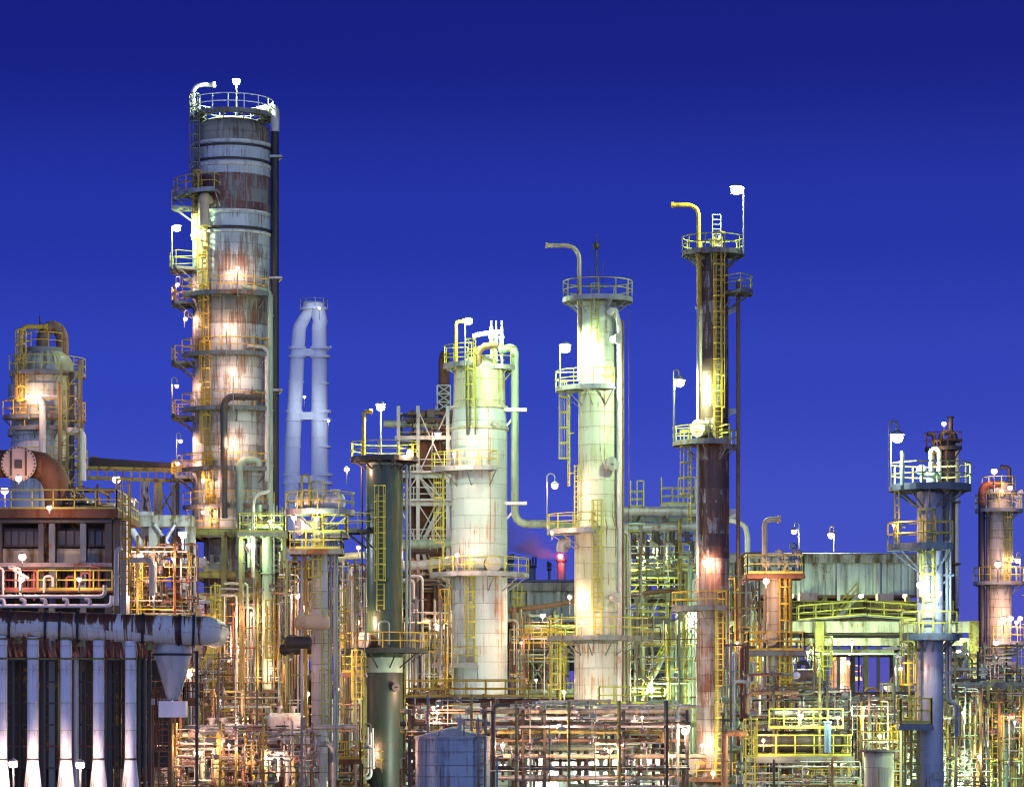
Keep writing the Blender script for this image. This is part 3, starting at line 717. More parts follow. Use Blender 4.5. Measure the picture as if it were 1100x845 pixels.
# --- blue grey column at the right
D7 = 165
M['t7'] = clad('blue_grey_vessel_paint', (.40,.46,.52), .75, 12, 4.5, seam=(.25,.28,.3), seamw=.015, rust=.05, stain=.3, staincol=(.3,.34,.36), var=.03, rough=.35, streaklen=.03)
t7 = column('distillation_column', 'smooth blue grey column with broad round yellow railed platforms at the right', 999, D7, [(530,None,14,14.4,'t7')], seg=36, dome=(530,6,14), domemat='t7')
c7, k7 = t7.c, t7.k
platform(t7, c7, Z(523,D7), 8*k7, 43*k7, 0, 360, 'bluegreen', 'yellow', 1.25)
platform(t7, c7, Z(587,D7), 14*k7, 45*k7, 172, 294, 'bluegreen', 'yellow', 1.25)
platform(t7, c7, Z(683,D7), 14*k7, 30*k7, 175, 370, 'bluegreen', 'yellow', 1.3)
rect_platform(t7, X(962,D7), X(997,D7), D7-1.9, D7-.5, Z(777,D7), 'bluegreen', 'yellow', 'flr', 1.35, sp=.6)
ladder(t7, c7, 14*k7+.2, 256, Z(683,D7), Z(556,D7), True); ladder(t7, c7, 14*k7+.5, 212, Z(777,D7), Z(683,D7), True); ladder(t7, c7, 14*k7+.45, 218, Z(845,D7)-2, Z(777,D7), True)
ladder(t7, c7, 14*k7+1.2, 195, Z(587,D7), Z(523,D7), False)
for px, mt, r_ in ((1016.5,'bluegreen',.1),(1020,'galv',.07)):
    m = MB(); m.tube([(X(px,D7),D7-.3,Z(530,D7)),(X(px,D7),D7-.3,Z(752,D7)),(X(px+9,D7),D7-.5,Z(756,D7)),(X(px+9,D7),D7-.5,Z(790,D7))], r_, .3); t7.part('riser', m, M[mt])
for py in (618, 722):
    m = MB(); m.bar((X(1012,D7),D7-.3,Z(py,D7)), (X(1024,D7),D7-.3,Z(py,D7)), .25, .12); m.bar((X(1012,D7),D7-.3,Z(py+9,D7)), (X(1021,D7),D7-.3,Z(py,D7)), .1); t7.part('pipe_bracket', m, M['bluegreen'])
m = MB(); x = X(1000,D7)
m.cyl((x,D7,Z(527,D7)), (x,D7,Z(508,D7)), .25); m.flange((x,D7,Z(509,D7)), (0,0,1), .4); m.tube([(x,D7,Z(506,D7)),(x,D7,Z(482,D7)),(x+.45,D7,Z(482,D7)),(x+.45,D7,Z(515,D7))], .12, .3); m.sphere((x-.5,D7,Z(505,D7)), .3); m.cyl((x-.5,D7,Z(520,D7)), (x-.5,D7,Z(505,D7)), .1); t7.part('nozzle', m, M['pipe_green'])
m = MB(); m.cyl((X(966,D7),D7-1.4,Z(523,D7)), (X(966,D7),D7-1.4,Z(487,D7)), .12); t7.part('vent_pipe', m, M['pipe_green'])
m = MB(); m.box(X(1000,D7), X(1012,D7), D7-1.0, D7-.95, Z(836,D7), Z(828,D7)); m.bar((X(1001,D7),D7-.95,Z(845,D7)-1), (X(1001,D7),D7-.95,Z(830,D7)), .06); t7.part('notice_board', m, M['galv'])

# --- beige column at the right edge
D8 = 320
M['t8'] = clad('beige_column_cladding', (.50,.49,.44), 1.4, 2.0, 1.0, seam=(.12,.12,.1), seamw=.05, rust=.1, stain=.35, staincol=(.3,.27,.18), var=.1)
t8 = column('distillation_column', 'beige seamed column by the right edge with a red crossover pipe at its head', 1073, D8, [(520,545,13,13,'t8'),(545,None,13.7,14,'t8')], dome=(520,4,13), domemat='t8', seg=28)
c8, k8 = t8.c, t8.k
platform(t8, c8, Z(548,D8), 14*k8, 25*k8, 0, 360, 'galv', 'yellow', 1.6); platform(t8, c8, Z(626,D8), 14*k8, 27*k8, 150, 395, 'galv', 'yellow', 1.6)
platform(t8, c8, Z(528,D8), 12*k8, 18*k8, 180, 360, 'galv', 'yellow', 1.5)
platform(t8, c8, Z(690,D8), 14*k8, 30*k8, 250, 380, 'galv', 'yellow', 1.6); platform(t8, c8, Z(712,D8), 14*k8, 32*k8, 150, 300, 'galv', 'yellow', 1.6)
m = MB(); xl = X(1053,D8); m.tube([(c8[0],D8-1,Z(521,D8)),(xl,D8-1,Z(521,D8)),(xl,D8-1,Z(543,D8))], .38, 1.2, 10); t8.part('overhead_pipe', m, M['rustred'])
m = MB(); m.cyl((xl,D8-1,Z(543,D8)), (xl,D8-1,5), .36, seg=10); t8.part('riser', m, M['black'])
m = MB(); m.cyl((X(1059,D8),D8-1.3,Z(552,D8)), (X(1059,D8),D8-1.3,5), .2, seg=8); t8.part('riser', m, M['pipe_dark'])
ladder(t8, c8, 14*k8+.4, 290, Z(626,D8), Z(548,D8), True); ladder(t8, c8, 14*k8+1.6, 330, Z(712,D8), Z(626,D8), True)
davit(t8, c8, 13*k8, 320, Z(525,D8), 2.2, .8, 180, 'dark', .2, .5)
m = MB()
for px in (1092, 1096): m.cyl((X(px,D8),D8,Z(548,D8)), (X(px,D8),D8,Z(530,D8)), .3)
m.cyl((X(1088,D8),D8,Z(533,D8)), (X(1099,D8),D8,Z(528,D8)), .3); t8.part('relief_valve', m, M['pipe_white'])

# --- dark stack behind the blue grey column
D9 = 300
M['t9'] = clad('dark_stack_plate', (.07,.055,.05), 1.0, 3, 2.5, seam=(.03,.03,.03), rust=.5, rustcol=(.13,.06,.04), stain=.3, staincol=(.04,.035,.035), var=.2)
t9 = column('chimney_stack', 'dark stack with a pale riser, hidden in part by the blue grey column', 1018, D9, [(472,None,8,9,'t9')], seg=24, group='chimney stacks', cat='stack')
k9 = K(D9)
m = MB(); m.cyl((X(1021,D9),D9,Z(472,D9)), (X(1021,D9),D9,Z(447,D9)), .25); m.flange((X(1021,D9),D9,Z(448,D9)), (0,0,1), .36)
m.tube([(X(1011,D9),D9,Z(480,D9)),(X(1011,D9),D9,Z(464,D9)),(X(1025,D9),D9,Z(464,D9)),(X(1027,D9),D9,Z(480,D9))], .3, .6); t9.part('vent_pipe', m, M['dark'])
m = MB(); m.cyl((X(1027.5,D9),D9-.3,Z(476,D9)), (X(1027.5,D9),D9-.3,5), .22, seg=10); t9.part('riser', m, M['pipe_pale'])
for py, w in ((474,16),(540,14),(606,14)):
    m = MB(); m.box(X(1012,D9), X(1012+w+4,D9), D9-1.4, D9+1, Z(py,D9)-.08, Z(py,D9)+.08); t9.part('bracket', m, M['dark'])
m = MB(); m.tube([(X(996,D9),D9,Z(466,D9)),(X(1003,D9),D9,Z(466,D9)),(X(1004,D9),D9,Z(490,D9))], .22, .4); t9.part('vent_pipe', m, M['dark'])
ladder(t9, t9.c, 9*k9+.3, 215, Z(700,D9), Z(478,D9), True, 'yellow_old')
platform(t9, t9.c, Z(482,D9), 8*k9, 24*k9, 150, 300, 'dark', 'rust', 1.5)

# --- column at the left with the swan neck pipe
D10 = 252
M['t10'] = clad('grey_green_stained_cladding', (.42,.48,.40), 2.6, 2.4, 1.4, seam=(.09,.1,.07), rust=.2, stain=.6, staincol=(.14,.14,.06), rustcol=(.2,.09,.04), var=.15, streaklen=.06)
M['t10_pale'] = clad('pale_left_column_cladding', (.55,.58,.55), 2.6, 2.4, 1.4, seam=(.15,.15,.12), rust=.12, stain=.3, staincol=(.3,.3,.18), var=.1, streaklen=.06)
t10 = column('distillation_column', 'stout grey green column under a big rusty swan neck pipe at the left', 45.5, D10,
    [(393,420,33,33.5,'t10'),(420,462,33.5,33.5,'t10_pale'),(462,None,33.5,34,'t10_pale')], rings=[(404,34.3,.1,'dark'),(421,36.5,.5,'t10'),(428,36.5,.1,'white'),(465,37,.3,'t10_pale')], dome=(393,20,33), domemat='t10')
c10, k10 = t10.c, t10.k
m = MB(); zz = Z(366,D10)
pts = [(X(46,D10),D10,Z(380,D10)),(X(46,D10),D10,zz)]
for i in range(1,10): 
    a = PI*i/9; pts.append((X(56.5,D10)-10.5*k10*math.cos(a), D10, zz+15*k10*math.sin(a)))
pts += [(X(67,D10),D10,Z(380,D10)),(X(67,D10),D10-.4,Z(392,D10))]
m.sweep(pts, 6.8*k10, 18); t10.part('overhead_pipe', m, M['pipe_rust'])
rail_z = Z(404,D10)
platform(t10, c10, Z(376,D10), 12*k10, 23*k10, 200, 390, 'grey', 'yellow_old', 1.3)
platform(t10, c10, Z(403,D10), 33.5*k10, 46*k10, 230, 372, 'grey', 'yellow', 1.3)
platform(t10, c10, Z(450,D10), 33.5*k10, 46*k10, 215, 372, 'grey', 'yellow_old', 1.3)
platform(t10, c10, Z(462,D10), 33.5*k10, 44*k10, 230, 372, 'grey', 'yellow_old', 1.2)
platform(t10, c10, Z(500,D10), 34*k10, 48*k10, 250, 372, 'grey', 'yellow', 1.2)
ladder(t10, c10, 34*k10+.3, 246, Z(462,D10), Z(374,D10)+1, True, 'yellow_old')
davit(t10, c10, 25*k10, 215, Z(400,D10), 3.6, 2.0, 0, 'yellow_old', .2, .6)
for px, y1, mt, r_ in ((92.5,392,'pipe_rust',.2),(71,415,'pipe_rust',.15),(84,405,'pipe_dark',.22),(53,440,'pipe_pale',.28),(79,410,'olive',.12)):
    m = MB(); m.cyl((X(px,D10),D10-3.6,Z(y1,D10)), (X(px,D10),D10-3.6,Z(560,D10)), r_, seg=10); t10.part('riser', m, M[mt])
m = MB(); m.tube([(X(53,D10),D10-3.6,Z(440,D10)),(X(50,D10),D10-3.6,Z(432,D10)),(X(48,D10),D10-2.6,Z(440,D10))], .28, .3); t10.part('nozzle', m, M['pipe_pale'])
m = MB(); m.tube([(X(80,D10),D10-3.8,Z(468,D10)),(X(95,D10),D10-3.8,Z(468,D10)),(X(95,D10),D10-3.8,Z(520,D10))], .35, .8, 12); t10.part('side_draw_pipe', m, M['pipe_pale'])
m = MB(); m.cyl((X(43,D10),D10,Z(372,D10)), (X(43,D10),D10,Z(340,D10)), .08, seg=6); t10.part('aerial', m, M['dark'])
t10f = MB()
for px in (74, 93): t10f.bar((X(px,D10),D10-4.2,Z(540,D10)), (X(px,D10),D10-4.2,Z(398,D10)), .16)
for q in range(11): t10f.bar((X(74,D10),D10-4.2,Z(535-q*13,D10)), (X(93,D10),D10-4.2,Z(535-q*13,D10)), .09)
for q in range(5): t10f.bar((X(74,D10),D10-4.2,Z(535-q*26,D10)), (X(93,D10),D10-4.2,Z(509-q*26,D10)), .08)
t10.part('pipe_support', t10f, M['olive'])

# --- twin white stack far behind
DT = 420; kT = K(DT)
M['tw'] = clad('white_stack_plate', (.84,.84,.88), 2.2, 14, 5, seam=(.55,.55,.6), seamw=.03, rust=-.6, stain=.12, staincol=(.6,.6,.62), var=.03, rough=.6)
tt = Thing('chimney_stack', 'twin white stack whose two legs lean together under one cap', 'stack', (X(333,DT), DT, 0), 'chimney stacks')
for (x0, x1, y0, xt, yt, tx, ty) in ((308,320,600,322,354,333,331),(345,342,600,344,348,341,329)):
    m = MB(); pts = [(X(x0,DT),DT,0),(X(x0+(xt-x0)*.5,DT),DT,Z(480,DT)),(X(xt-.5,DT),DT,Z(yt,DT)),(X(tx,DT),DT,Z(ty,DT))]
    m.sweep([P(x0,845,DT)*1, P(x0+(x1-x0)*.5,480,DT), P(xt-1,yt+3,DT), P(xt,yt-3,DT), P(tx,ty,DT)], [9.2*kT,8.6*kT,7.4*kT,7.2*kT,5.6*kT] if x0 < 330 else [10*kT,9.2*kT,8*kT,8*kT,8*kT], 24)
    m.cyl(P(x0,845,DT), (X(x0-1,DT),DT,0), 9.5*kT, seg=24)
    tt.part('flue', m, M['tw'])
m = MB(); m.cyl(P(337,333,DT), P(337.5,325,DT), 13*kT, 12*kT, 24); m.lathe(P(337,331,DT), [(12.5*kT,-.3),(15*kT,-.3),(15*kT,0),(12.5*kT,0)], 24, 0, 360, True, False); tt.part('cap', m, M['tw'])
m = MB(); rail_arc(m, (X(337,DT),DT), 14.8*kT, Z(331,DT), 0, 360, None, 1.2); tt.part('railing', m, M['galv'])
for py, xa, xb in ((376,319.5,344),(444,316,345),(512,312.5,347)):
    m = MB(); ra = 10.5*kT; 
    for q in (0, 9):
        for xx_, rr in ((xa, 9.5),(xb, 11)):
            m.lathe(P(xx_,py+q-2,DT), [(6*kT,-.2),(rr*kT,-.2),(rr*kT,.2),(6*kT,.2)], 20, 0, 360, True, False)
    m.box(X(xa,DT), X(xb,DT), DT-.8, DT+.8, Z(py+7,DT), Z(py-1,DT)); tt.part('tie_collar', m, M['tw'])
for py, xa, ra in ((410,318,8.6),(412,344.5,9.6),(480,314,9.2),(480,346,10)):
    m = MB(); m.lathe(P(xa,py,DT), [(6*kT,-.12),(ra*kT,-.12),(ra*kT,.12),(6*kT,.12)], 20, 0, 360, True, False); tt.part('flange_ring', m, M['tw'])
m = MB(); m.bar(P(356,372,DT), P(350,377,DT), .3); tt.part('bracket', m, M['tw'])

# --- slim orange lit column with square platforms, right of the rust brown column
D11 = 214
M['t11'] = clad('cream_rusty_cladding', (.42,.36,.26), .8, 1.6, 1.0, seam=(.12,.08,.05), rust=.3, rustcol=(.25,.11,.04), stain=.4, staincol=(.2,.15,.06), var=.12)
t11 = column('distillation_column', 'short slim cream column with square platforms and a crooked vent before the long shed', 833, D11, [(618,None,9.5,9.5,'t11')], seg=24, dome=(618,4,9.5), domemat='t11')
c11, k11 = t11.c, t11.k
rect_platform(t11, X(800,D11), X(862,D11), D11-1.7, D11+1.5, Z(617,D11), 'rust', 'yellow', 'flrb', 1.3)
rect_platform(t11, X(801,D11), X(863,D11), D11-1.7, D11+1.5, Z(699,D11), 'grey', 'yellow_old', 'flrb', 1.3)
davit(t11, c11, 9.5*k11+.3, 210, Z(618,D11), (618-558)*k11, 1.0, 0, 'pipe_cream', .2, .9)
ladder(t11, c11, 9.5*k11+.3, 300, Z(699,D11), Z(617,D11), True, 'yellow_old'); ladder(t11, c11, 9.5*k11+.3, 300, Z(780,D11), Z(699,D11), True, 'yellow_old')
manhole(t11, c11, 9.5*k11, 250, Z(686,D11), .4, .5, 'pipe_rust', 'pipe_cream')
for px, mt in ((845,'pipe_rust'),(849,'yellow_old'),(821,'pipe_rust')):
    m = MB(); m.cyl((X(px,D11),D11-.4,Z(622,D11)), (X(px,D11),D11-.4,5), .11, seg=8); t11.part('riser', m, M[mt])
for px, y1 in ((851,583),(856,590),(844,597),(836,590),(824,598)):
    m = MB(); x = X(px,D11); m.cyl((x,D11-.8,Z(617,D11)), (x,D11-.8,Z(y1,D11)), .12, seg=8); m.flange((x,D11-.8,Z((617+y1)/2,D11)), (0,0,1), .24); m.flange((x,D11-.8,Z(y1+4,D11)), (0,0,1), .3, .15); t11.part('relief_valve', m, M['valve'] if px != 851 else M['blue'])

# --- small glowing column far off between the beams
D12 = 380
t12 = column('distillation_column', 'small far column glowing between the concrete beams, with side platform', 904, D12, [(710,None,10,10,'t11')], seg=20, dome=(710,3,10), domemat='t11')
k12 = K(D12)
rect_platform(t12, X(914,D12), X(924,D12), D12-2, D12+1, Z(728,D12), 'galv', 'yellow', 'flr', 1.5)
m = MB(); m.tube([(X(904,D12),D12,Z(706,D12)),(X(896,D12),D12,Z(704,D12)),(X(894,D12),D12,Z(745,D12))], .25, .8); t12.part('overhead_pipe', m, M['yellow_old'])
# ================================================================ structures
def frame(name, label, pxs, levels, D, depth, w=.3, mat='grey', deckmat='dark', railmat='yellow', decks=(), rails=(), brace=(), top=None, group='steel frames', cat='steel frame', beam='rust', bottom=0.0, h=1.15):
    """open steel frame: posts on two rows, beams at each level, decks and railings where asked"""
    t = Thing(name, label, cat, (X(sum(pxs)/len(pxs), D), D, bottom), group)
    zs = [Z(l, D) for l in levels]; topz = Z(top, D) if top else max(zs)
    xs = [X(p, D) for p in pxs]
    for x in xs:
        for y in (D, D+depth):
            m = MB(); m.ibeam((x,y,bottom), (x,y,topz), w, w, (0,1,0)); t.part('post', m, M[mat])
    for i, z in enumerate(zs):
        for y in (D, D+depth):
            m = MB(); m.ibeam((xs[0]-w,y-(.02 if y == D else -.02),z), (xs[-1]+w,y-(.02 if y == D else -.02),z), w*.8, w*1.2); t.part('beam', m, M[beam])
        m = MB()
        for x in xs: m.bar((x,D+w/2,z), (x,D+depth-w/2,z), w*.6, w*.9)
        t.part('cross_beam', m, M[beam])
        if i in decks:
            m = MB(); zt = z+w*.6+.01; m.box(xs[0]-.3, xs[-1]+.3, D-.5, D+depth+.3, zt, zt+.06)
            d = t.part('deck', m, M[deckmat])
            if i in rails:
                zt += .06
                for yy in (D-.45, D+depth+.25):
                    m = MB(); rail_straight(m, [(xs[0]-.25,yy,zt),(xs[-1]+.25,yy,zt)], h); t.part('railing', m, M[railmat], d)
    for (i, j, z0, z1) in brace:
        m = MB(); m.bar((xs[i],D-.06,Z(z0,D)), (xs[j],D-.06,Z(z1,D)), .14, .1); t.part('brace', m, M[mat])
    return t
def pipe_solo(label, pts, r, mat, group=None, name='pipe', bend=None, flanges=True, seg=10, valves=(), cat='pipe'):
    """pts: (px,py,D)"""
    w = [P(*p) for p in pts]
    t = Thing(name, label, cat, w[0], group)
    m = MB(); m.tube(w, r, bend if bend is not None else r*3.2, seg)
    t.part('run', m, M[mat])
    if flanges:
        for a, b in zip(w, w[1:]):
            d = b-a; L = d.length
            if L < 3: continue
            n = max(1, int(L/5))
            for q in range(n):
                m = MB(); m.flange(a+d*((q+.5+R.uniform(-.2,.2))/n), d, r*1.4, .05); t.part('flange', m, M[mat])
    for (px, py, D, ax) in valves: valve_part(t, P(px,py,D), max(.12, r), ax)
    return t
def manifold(label, px0, px1, py0, py1, D, depth, n, seed, mats=('pipe_grey','pipe_pale','pipe_rust','pipe_dark','pipe_green'), r=(.05,.13), nv=8, group='pipe manifolds', vert=.5):
    """maze of joined small bore pipes, valves and supports"""
    rr = random.Random(seed)
    t = Thing('pipe_manifold', label, 'pipework', (X((px0+px1)/2, D), D+depth/2, max(0, Z(py1, D)-.5)), group)
    x0, x1 = X(px0,D), X(px1,D); z1, z0 = Z(py0,D), Z(py1,D)
    allp = []
    for i in range(n):
        ra = rr.uniform(*r); 
        p = Vector((rr.uniform(x0,x1), rr.uniform(D,D+depth), rr.uniform(z0,z1))); pts = [p.copy()]
        ax = rr.choice('xxz') if rr.random() > vert else 'z'
        for s in range(rr.randint(2,5) if r[1] > .06 else rr.randint(1,3)):
            q = p.copy()
            if ax == 'x': q.x = rr.uniform(x0, x1) if rr.random() < .5 else max(x0, min(x1, p.x + rr.choice((-1,1))*(rr.uniform(.8,4) if r[1] > .06 else rr.uniform(3,9))))
            elif ax == 'z': q.z = rr.uniform(z0, z1)
            else: q.y = rr.uniform(D, D+depth)
            if (q-p).length > ra*8: pts.append(q.copy()); p = q
            ax = rr.choice([a for a in 'xxzzy' if a != ax])
        if len(pts) < 2: continue
        o = pipe_part(t, pts, ra, rr.choice(mats), seg=8)
        allp.append((o, pts, ra))
    rr.shuffle(allp)
    for o, pts, ra in allp[:nv]:
        a, b = max(zip(pts, pts[1:]), key=lambda s: (s[1]-s[0]).length)
        d = (b-a).normalized()
        valve_part(t, a+(b-a)*rr.uniform(.3,.7), max(.11, ra*1.15), d, o, (0,-1,0) if abs(d.z) > .7 or rr.random() < .4 else (0,0,1))
    for k in range(max(2, int((x1-x0)/3))):
        x = x0 + (x1-x0)*(k+.5)/max(2, int((x1-x0)/3)); m = MB()
        m.bar((x,D-.1,0), (x,D-.1,z1), .14); m.bar((x,D+depth+.1,0), (x,D+depth+.1,z1), .14)
        for q in range(2): m.bar((x,D-.1,z0+(z1-z0)*(q+.6)/2), (x,D+depth+.1,z0+(z1-z0)*(q+.6)/2), .12, .16)
        t.part('support', m, M[rr.choice(('rust','olive','grey','dark'))])
    return t
def drum(label, px0, px1, py, D, rpx, mat, cat='drum', name='horizontal_drum', group=None, saddlez=None, nozzles=2):
    k = K(D); r = rpx*k; z = Z(py, D)
    t = Thing(name, label, cat, (X((px0+px1)/2, D), D, z-r*1.5), group)
    m = MB(); m.hdrum((X(px0,D)+r*.5, D, z), (X(px1,D)-r*.5, D, z), r, 24)
    t.part('shell', m, M[mat])
    for f in (.25, .75):
        x = X(px0+(px1-px0)*f, D); m = MB(); m.box(x-.15, x+.15, D-r*.85, D+r*.85, (saddlez if saddlez is not None else z-r*1.5), z-r*.55); t.part('saddle', m, M['concrete_dark'])
    for q in range(nozzles):
        x = X(px0+(px1-px0)*(q+1)/(nozzles+1), D); m = MB(); m.cyl((x,D,z+r*.9), (x,D,z+r+.35), .14); m.flange((x,D,z+r+.38), (0,0,1), .24); t.part('nozzle', m, M['pipe_grey'])
    return t
def exchanger(label, px0, px1, py, D, rpx, mat, capmat='pipe_white', group='heat exchangers', end=-1):
    k = K(D); r = rpx*k; z = Z(py, D); x0, x1 = X(px0,D), X(px1,D)
    t = Thing('heat_exchanger', label, 'heat exchanger', ((x0+x1)/2, D, z-r*1.6), group)
    m = MB(); m.cyl((x0,D,z), (x1,D,z), r, seg=20); t.part('shell', m, M[mat])
    for x, s in ((x0,-1),(x1,1)):
        m = MB(); m.cyl((x+s*.005,D,z), (x+s*.1,D,z), r*1.22, seg=20); m.cyl((x+s*.105,D,z), (x+s*.2,D,z), r*1.22, seg=20); m.hdrum((x+s*.1,D,z), (x+s*.35,D,z), r*.97, 18, .35); t.part('end_cover', m, M[capmat])
    for f in (.22, .78):
        x = x0+(x1-x0)*f; m = MB(); m.box(x-.12, x+.12, D-r*.8, D+r*.8, z-r*1.6, z-r*.6); t.part('saddle', m, M['concrete_dark'])
        m = MB(); m.cyl((x,D-r*.1,z+r*.9), (x,D-r*.1,z+r+.5), .16); m.flange((x,D-r*.1,z+r+.5), (0,0,1), .28); t.part('nozzle', m, M[mat])
    return t

# ---------------------------------------------------------------- furnace at the left
DF = 176
fz = lambda py: Z(py, DF); fx = lambda px: X(px, DF)
fu = Thing('fired_heater', 'big dark furnace block at the left with window panels and a railed roof deck', 'furnace', (fx(60), DF, 0))
m = MB(); m.box(fx(-30), fx(120), DF+.8, DF+9, 0, fz(556)); fu.part('casing', m, M['furnace'])
m = MB(); m.box(fx(-30), fx(129), DF-1.2, DF+9.5, fz(556), fz(549)); m.box(fx(-30), fx(130), DF-1.25, DF-1.1, fz(557.5), fz(548)); fu.part('roof_deck', m, M['rust']); roofd = fu.o.children[-1]
m = MB(); rail_straight(m, [(fx(-30),DF-1.1,fz(549)),(fx(128),DF-1.1,fz(549)),(fx(128),DF+9,fz(549))], 1.15, 1.25); fu.part('railing', m, M['yellow'], roofd)
for px, w in ((1,.28),(46,.3),(57.5,.34),(91,.34),(118,.4),(127,.3)):
    m = MB(); m.ibeam((fx(px),DF-.5,0), (fx(px),DF-.5,fz(557)), w, .4, (0,1,0)); fu.part('post', m, M['bluegreen' if px in (57.5,91) else 'frame'])
for py, hh, mt in ((560,.25,'frame'),(607,.22,'pinkplate'),(610,.12,'frame'),(637,.25,'frame'),(667,.2,'rust')):
    m = MB(); m.box(fx(-30), fx(122), DF-.85, DF-.75, fz(py)-hh/2, fz(py)+hh/2); fu.part('beam', m, M[mt])
# window bands between the posts
for a, b in ((-28,0),(3,44),(61,89),(94,117)):
    n = 3 if b-a < 32 else 5
    m = MB(); m.box(fx(a), fx(b), DF+.3, DF+.78, fz(587), fz(567)); w_ = fu.part('panel_band', m, M['dark'])
    m = MB()
    for q in range(n):
        xa = a+(b-a)*(q+.12)/n; xb = a+(b-a)*(q+.88)/n; m.box(fx(xa), fx(xb), DF+.22, DF+.29, fz(585), fz(570))
    fu.part('pane', m, M['glass'], w_)
    m = MB(); m.box(fx(a), fx(b), DF+.1, DF+.75, fz(606), fz(589)); m.box(fx(a), fx(b), DF+.0, DF+.09, fz(604), fz(591)); fu.part('burner_panel', m, M['concrete'])
    m = MB()
    for q in range(n*2): m.box(fx(a+(b-a)*(q+.15)/(n*2)), fx(a+(b-a)*(q+.75)/(n*2)), DF+.3, DF+.7, fz(634), fz(615))
    fu.part('burner_box', m, M['redplate' if a < 50 else 'furnace'])
m = MB(); zt = fz(637)+.1; m.box(fx(-30), fx(126), DF-1.6, DF+.6, zt-.1, zt); gd = fu.part('walkway', m, M['rust'])
m = MB(); rail_straight(m, [(fx(45),DF-1.5,zt),(fx(124),DF-1.5,zt)], 1.15, 1.1); fu.part('railing', m, M['yellow'], gd)
m = MB(); rail_straight(m, [(fx(-30),DF-1.5,zt),(fx(44),DF-1.5,zt)], 1.15, 1.1); fu.part('railing', m, M['redplate'], gd)
for px in (20, 26, 52, 100, 110, 40, 8, 75):
    m = MB(); y = DF-1.0-R.random()*.6; x = fx(px); z0 = fz(R.uniform(637,650)); z1 = fz(R.uniform(608,622))
    m.tube([(x,y,z0),(x,y,z1),(x+R.choice((-.5,.5)),y,z1),(x+R.choice((-.5,.5)),y,z1-.6)], .08, .2); fu.part('pipe', m, M[R.choice(('pipe_pale','pipe_rust','redplate'))])
for py, mt in ((642,'pipe_pale'),(652,'pipe_white')):
    m = MB(); m.tube([(fx(-30),DF-2.2,fz(py)),(fx(118 if py == 642 else 125),DF-2.2,fz(py)),(fx(118 if py == 642 else 125),DF-2.2,fz(630 if py == 642 else 641))], .12, .4); fu.part('pipe', m, M[mt])
for px in (11, 33, 55, 78, 102):
    m = MB(); m.tube([(fx(px),DF-2.2,fz(652)),(fx(px),DF-2.2,fz(645)),(fx(px-5),DF-2.2,fz(645))], .13, .25); fu.part('pipe', m, M['pipe_pale'])
# sloping louvres and plated wall under the duct
for q in range(34):
    px = -24+q*6; m = MB()
    m.bar((fx(px),DF-1.3,fz(689)), (fx(px+7),DF-2.4,fz(707)), .13, .1); fu.part('louvre', m, M['redplate'])  # red light on the louvres is put into their plate colour
wy = DF-.6
for i, px in enumerate(range(-30, 160, 27)):
    for j in range(5):
        za, zb = 709+j*23, 731+j*23
        m = MB(); m.box(fx(px), fx(px+26), wy, wy+.5, Z(zb,DF), Z(za,DF)); fu.part('wall_plate', m, M['furnace'])
for j in range(6):
    m = MB(); m.box(fx(-30), fx(158), wy-.12, wy-.02, Z(709+j*23,DF)-.06, Z(709+j*23,DF)+.06); fu.part('wall_rib', m, M['frame' if j != 4 else 'redplate'])
for px in (11, 19, 52, 82, 86, 117, 148, 153, 159): 
    m = MB(); m.cyl((fx(px),DF-1.5,0), (fx(px),DF-1.5,fz(700)), .1 if px not in (86,148) else .16, seg=8); fu.part('pipe', m, M['olive' if px in (11,148) else 'pipe_dark' if px not in (86,) else 'pipe_grey'])
for px in (24, 44, 66, 92, 108, 128, 143):
    m = MB(); m.bar((fx(px),DF-.75,0), (fx(px),DF-.75,fz(709)), .16, .2); fu.part('wall_rib', m, M['olive' if px in (66,108) else 'furnace'])

# ---------------------------------------------------------------- white flue duct in front of the furnace
DD = 160; kd = K(DD)
M['duct'] = clad('white_duct_rust_crown', (.8,.79,.70), .72, 1.13, 1.15, axis='X', seam=(.25,.2,.12), seamw=.015, rust=.05, stain=.2, staincol=(.5,.42,.2), var=.06, topstain=((.13,.05,.025), 1.75))
M['leg'] = clad('white_duct_leg', (.84,.84,.88), .3, 60, 1.5, seam=(.3,.25,.2), seamw=.03, rust=.14, stain=.45, staincol=(.55,.5,.35), var=.03, streaklen=.04)
da = Vector((X(0,DD)-3, DD-.4, Z(667.5,DD))); db = Vector((X(205,DD), DD+1.2, Z(676,DD)))
fd = Thing('flue_duct', 'long horizontal white duct with a rusted crown on five upright white legs', 'duct', (da.x+4, DD, da.z))
rd = 14.7*kd
m = MB(); m.sweep([da, da+(db-da)*.25, da+(db-da)*.5, db], [rd*.93, rd*.97, rd, rd*1.08], 28)
ex = [db+(db-da).normalized()*.002]+[db+Vector((.75*math.sin(rad(q)), .75*(1-math.cos(rad(q))), -.03*q/90)) for q in (15,30,45,60,75,90)]+[db+Vector((.75,4.0,-.05))]
m.sweep(ex, [rd*1.08]*len(ex), 28)
fd.part('duct', m, M['duct'], origin=tuple(da))
dd_ = (db-da)/(db-da).length
def on_duct(px):
    f = (X(px,DD)-da.x)/(db.x-da.x); return da+(db-da)*f, rd*(.93+.15*f)
for px in (10, 48, 63, 82, 151, 190, 205):
    c, r_ = on_duct(px); m = MB(); m.cyl(c-dd_*.07, c+dd_*.07, r_*(1.09 if px not in (82,) else 1.2), seg=28); fd.part('band', m, M['dark'])
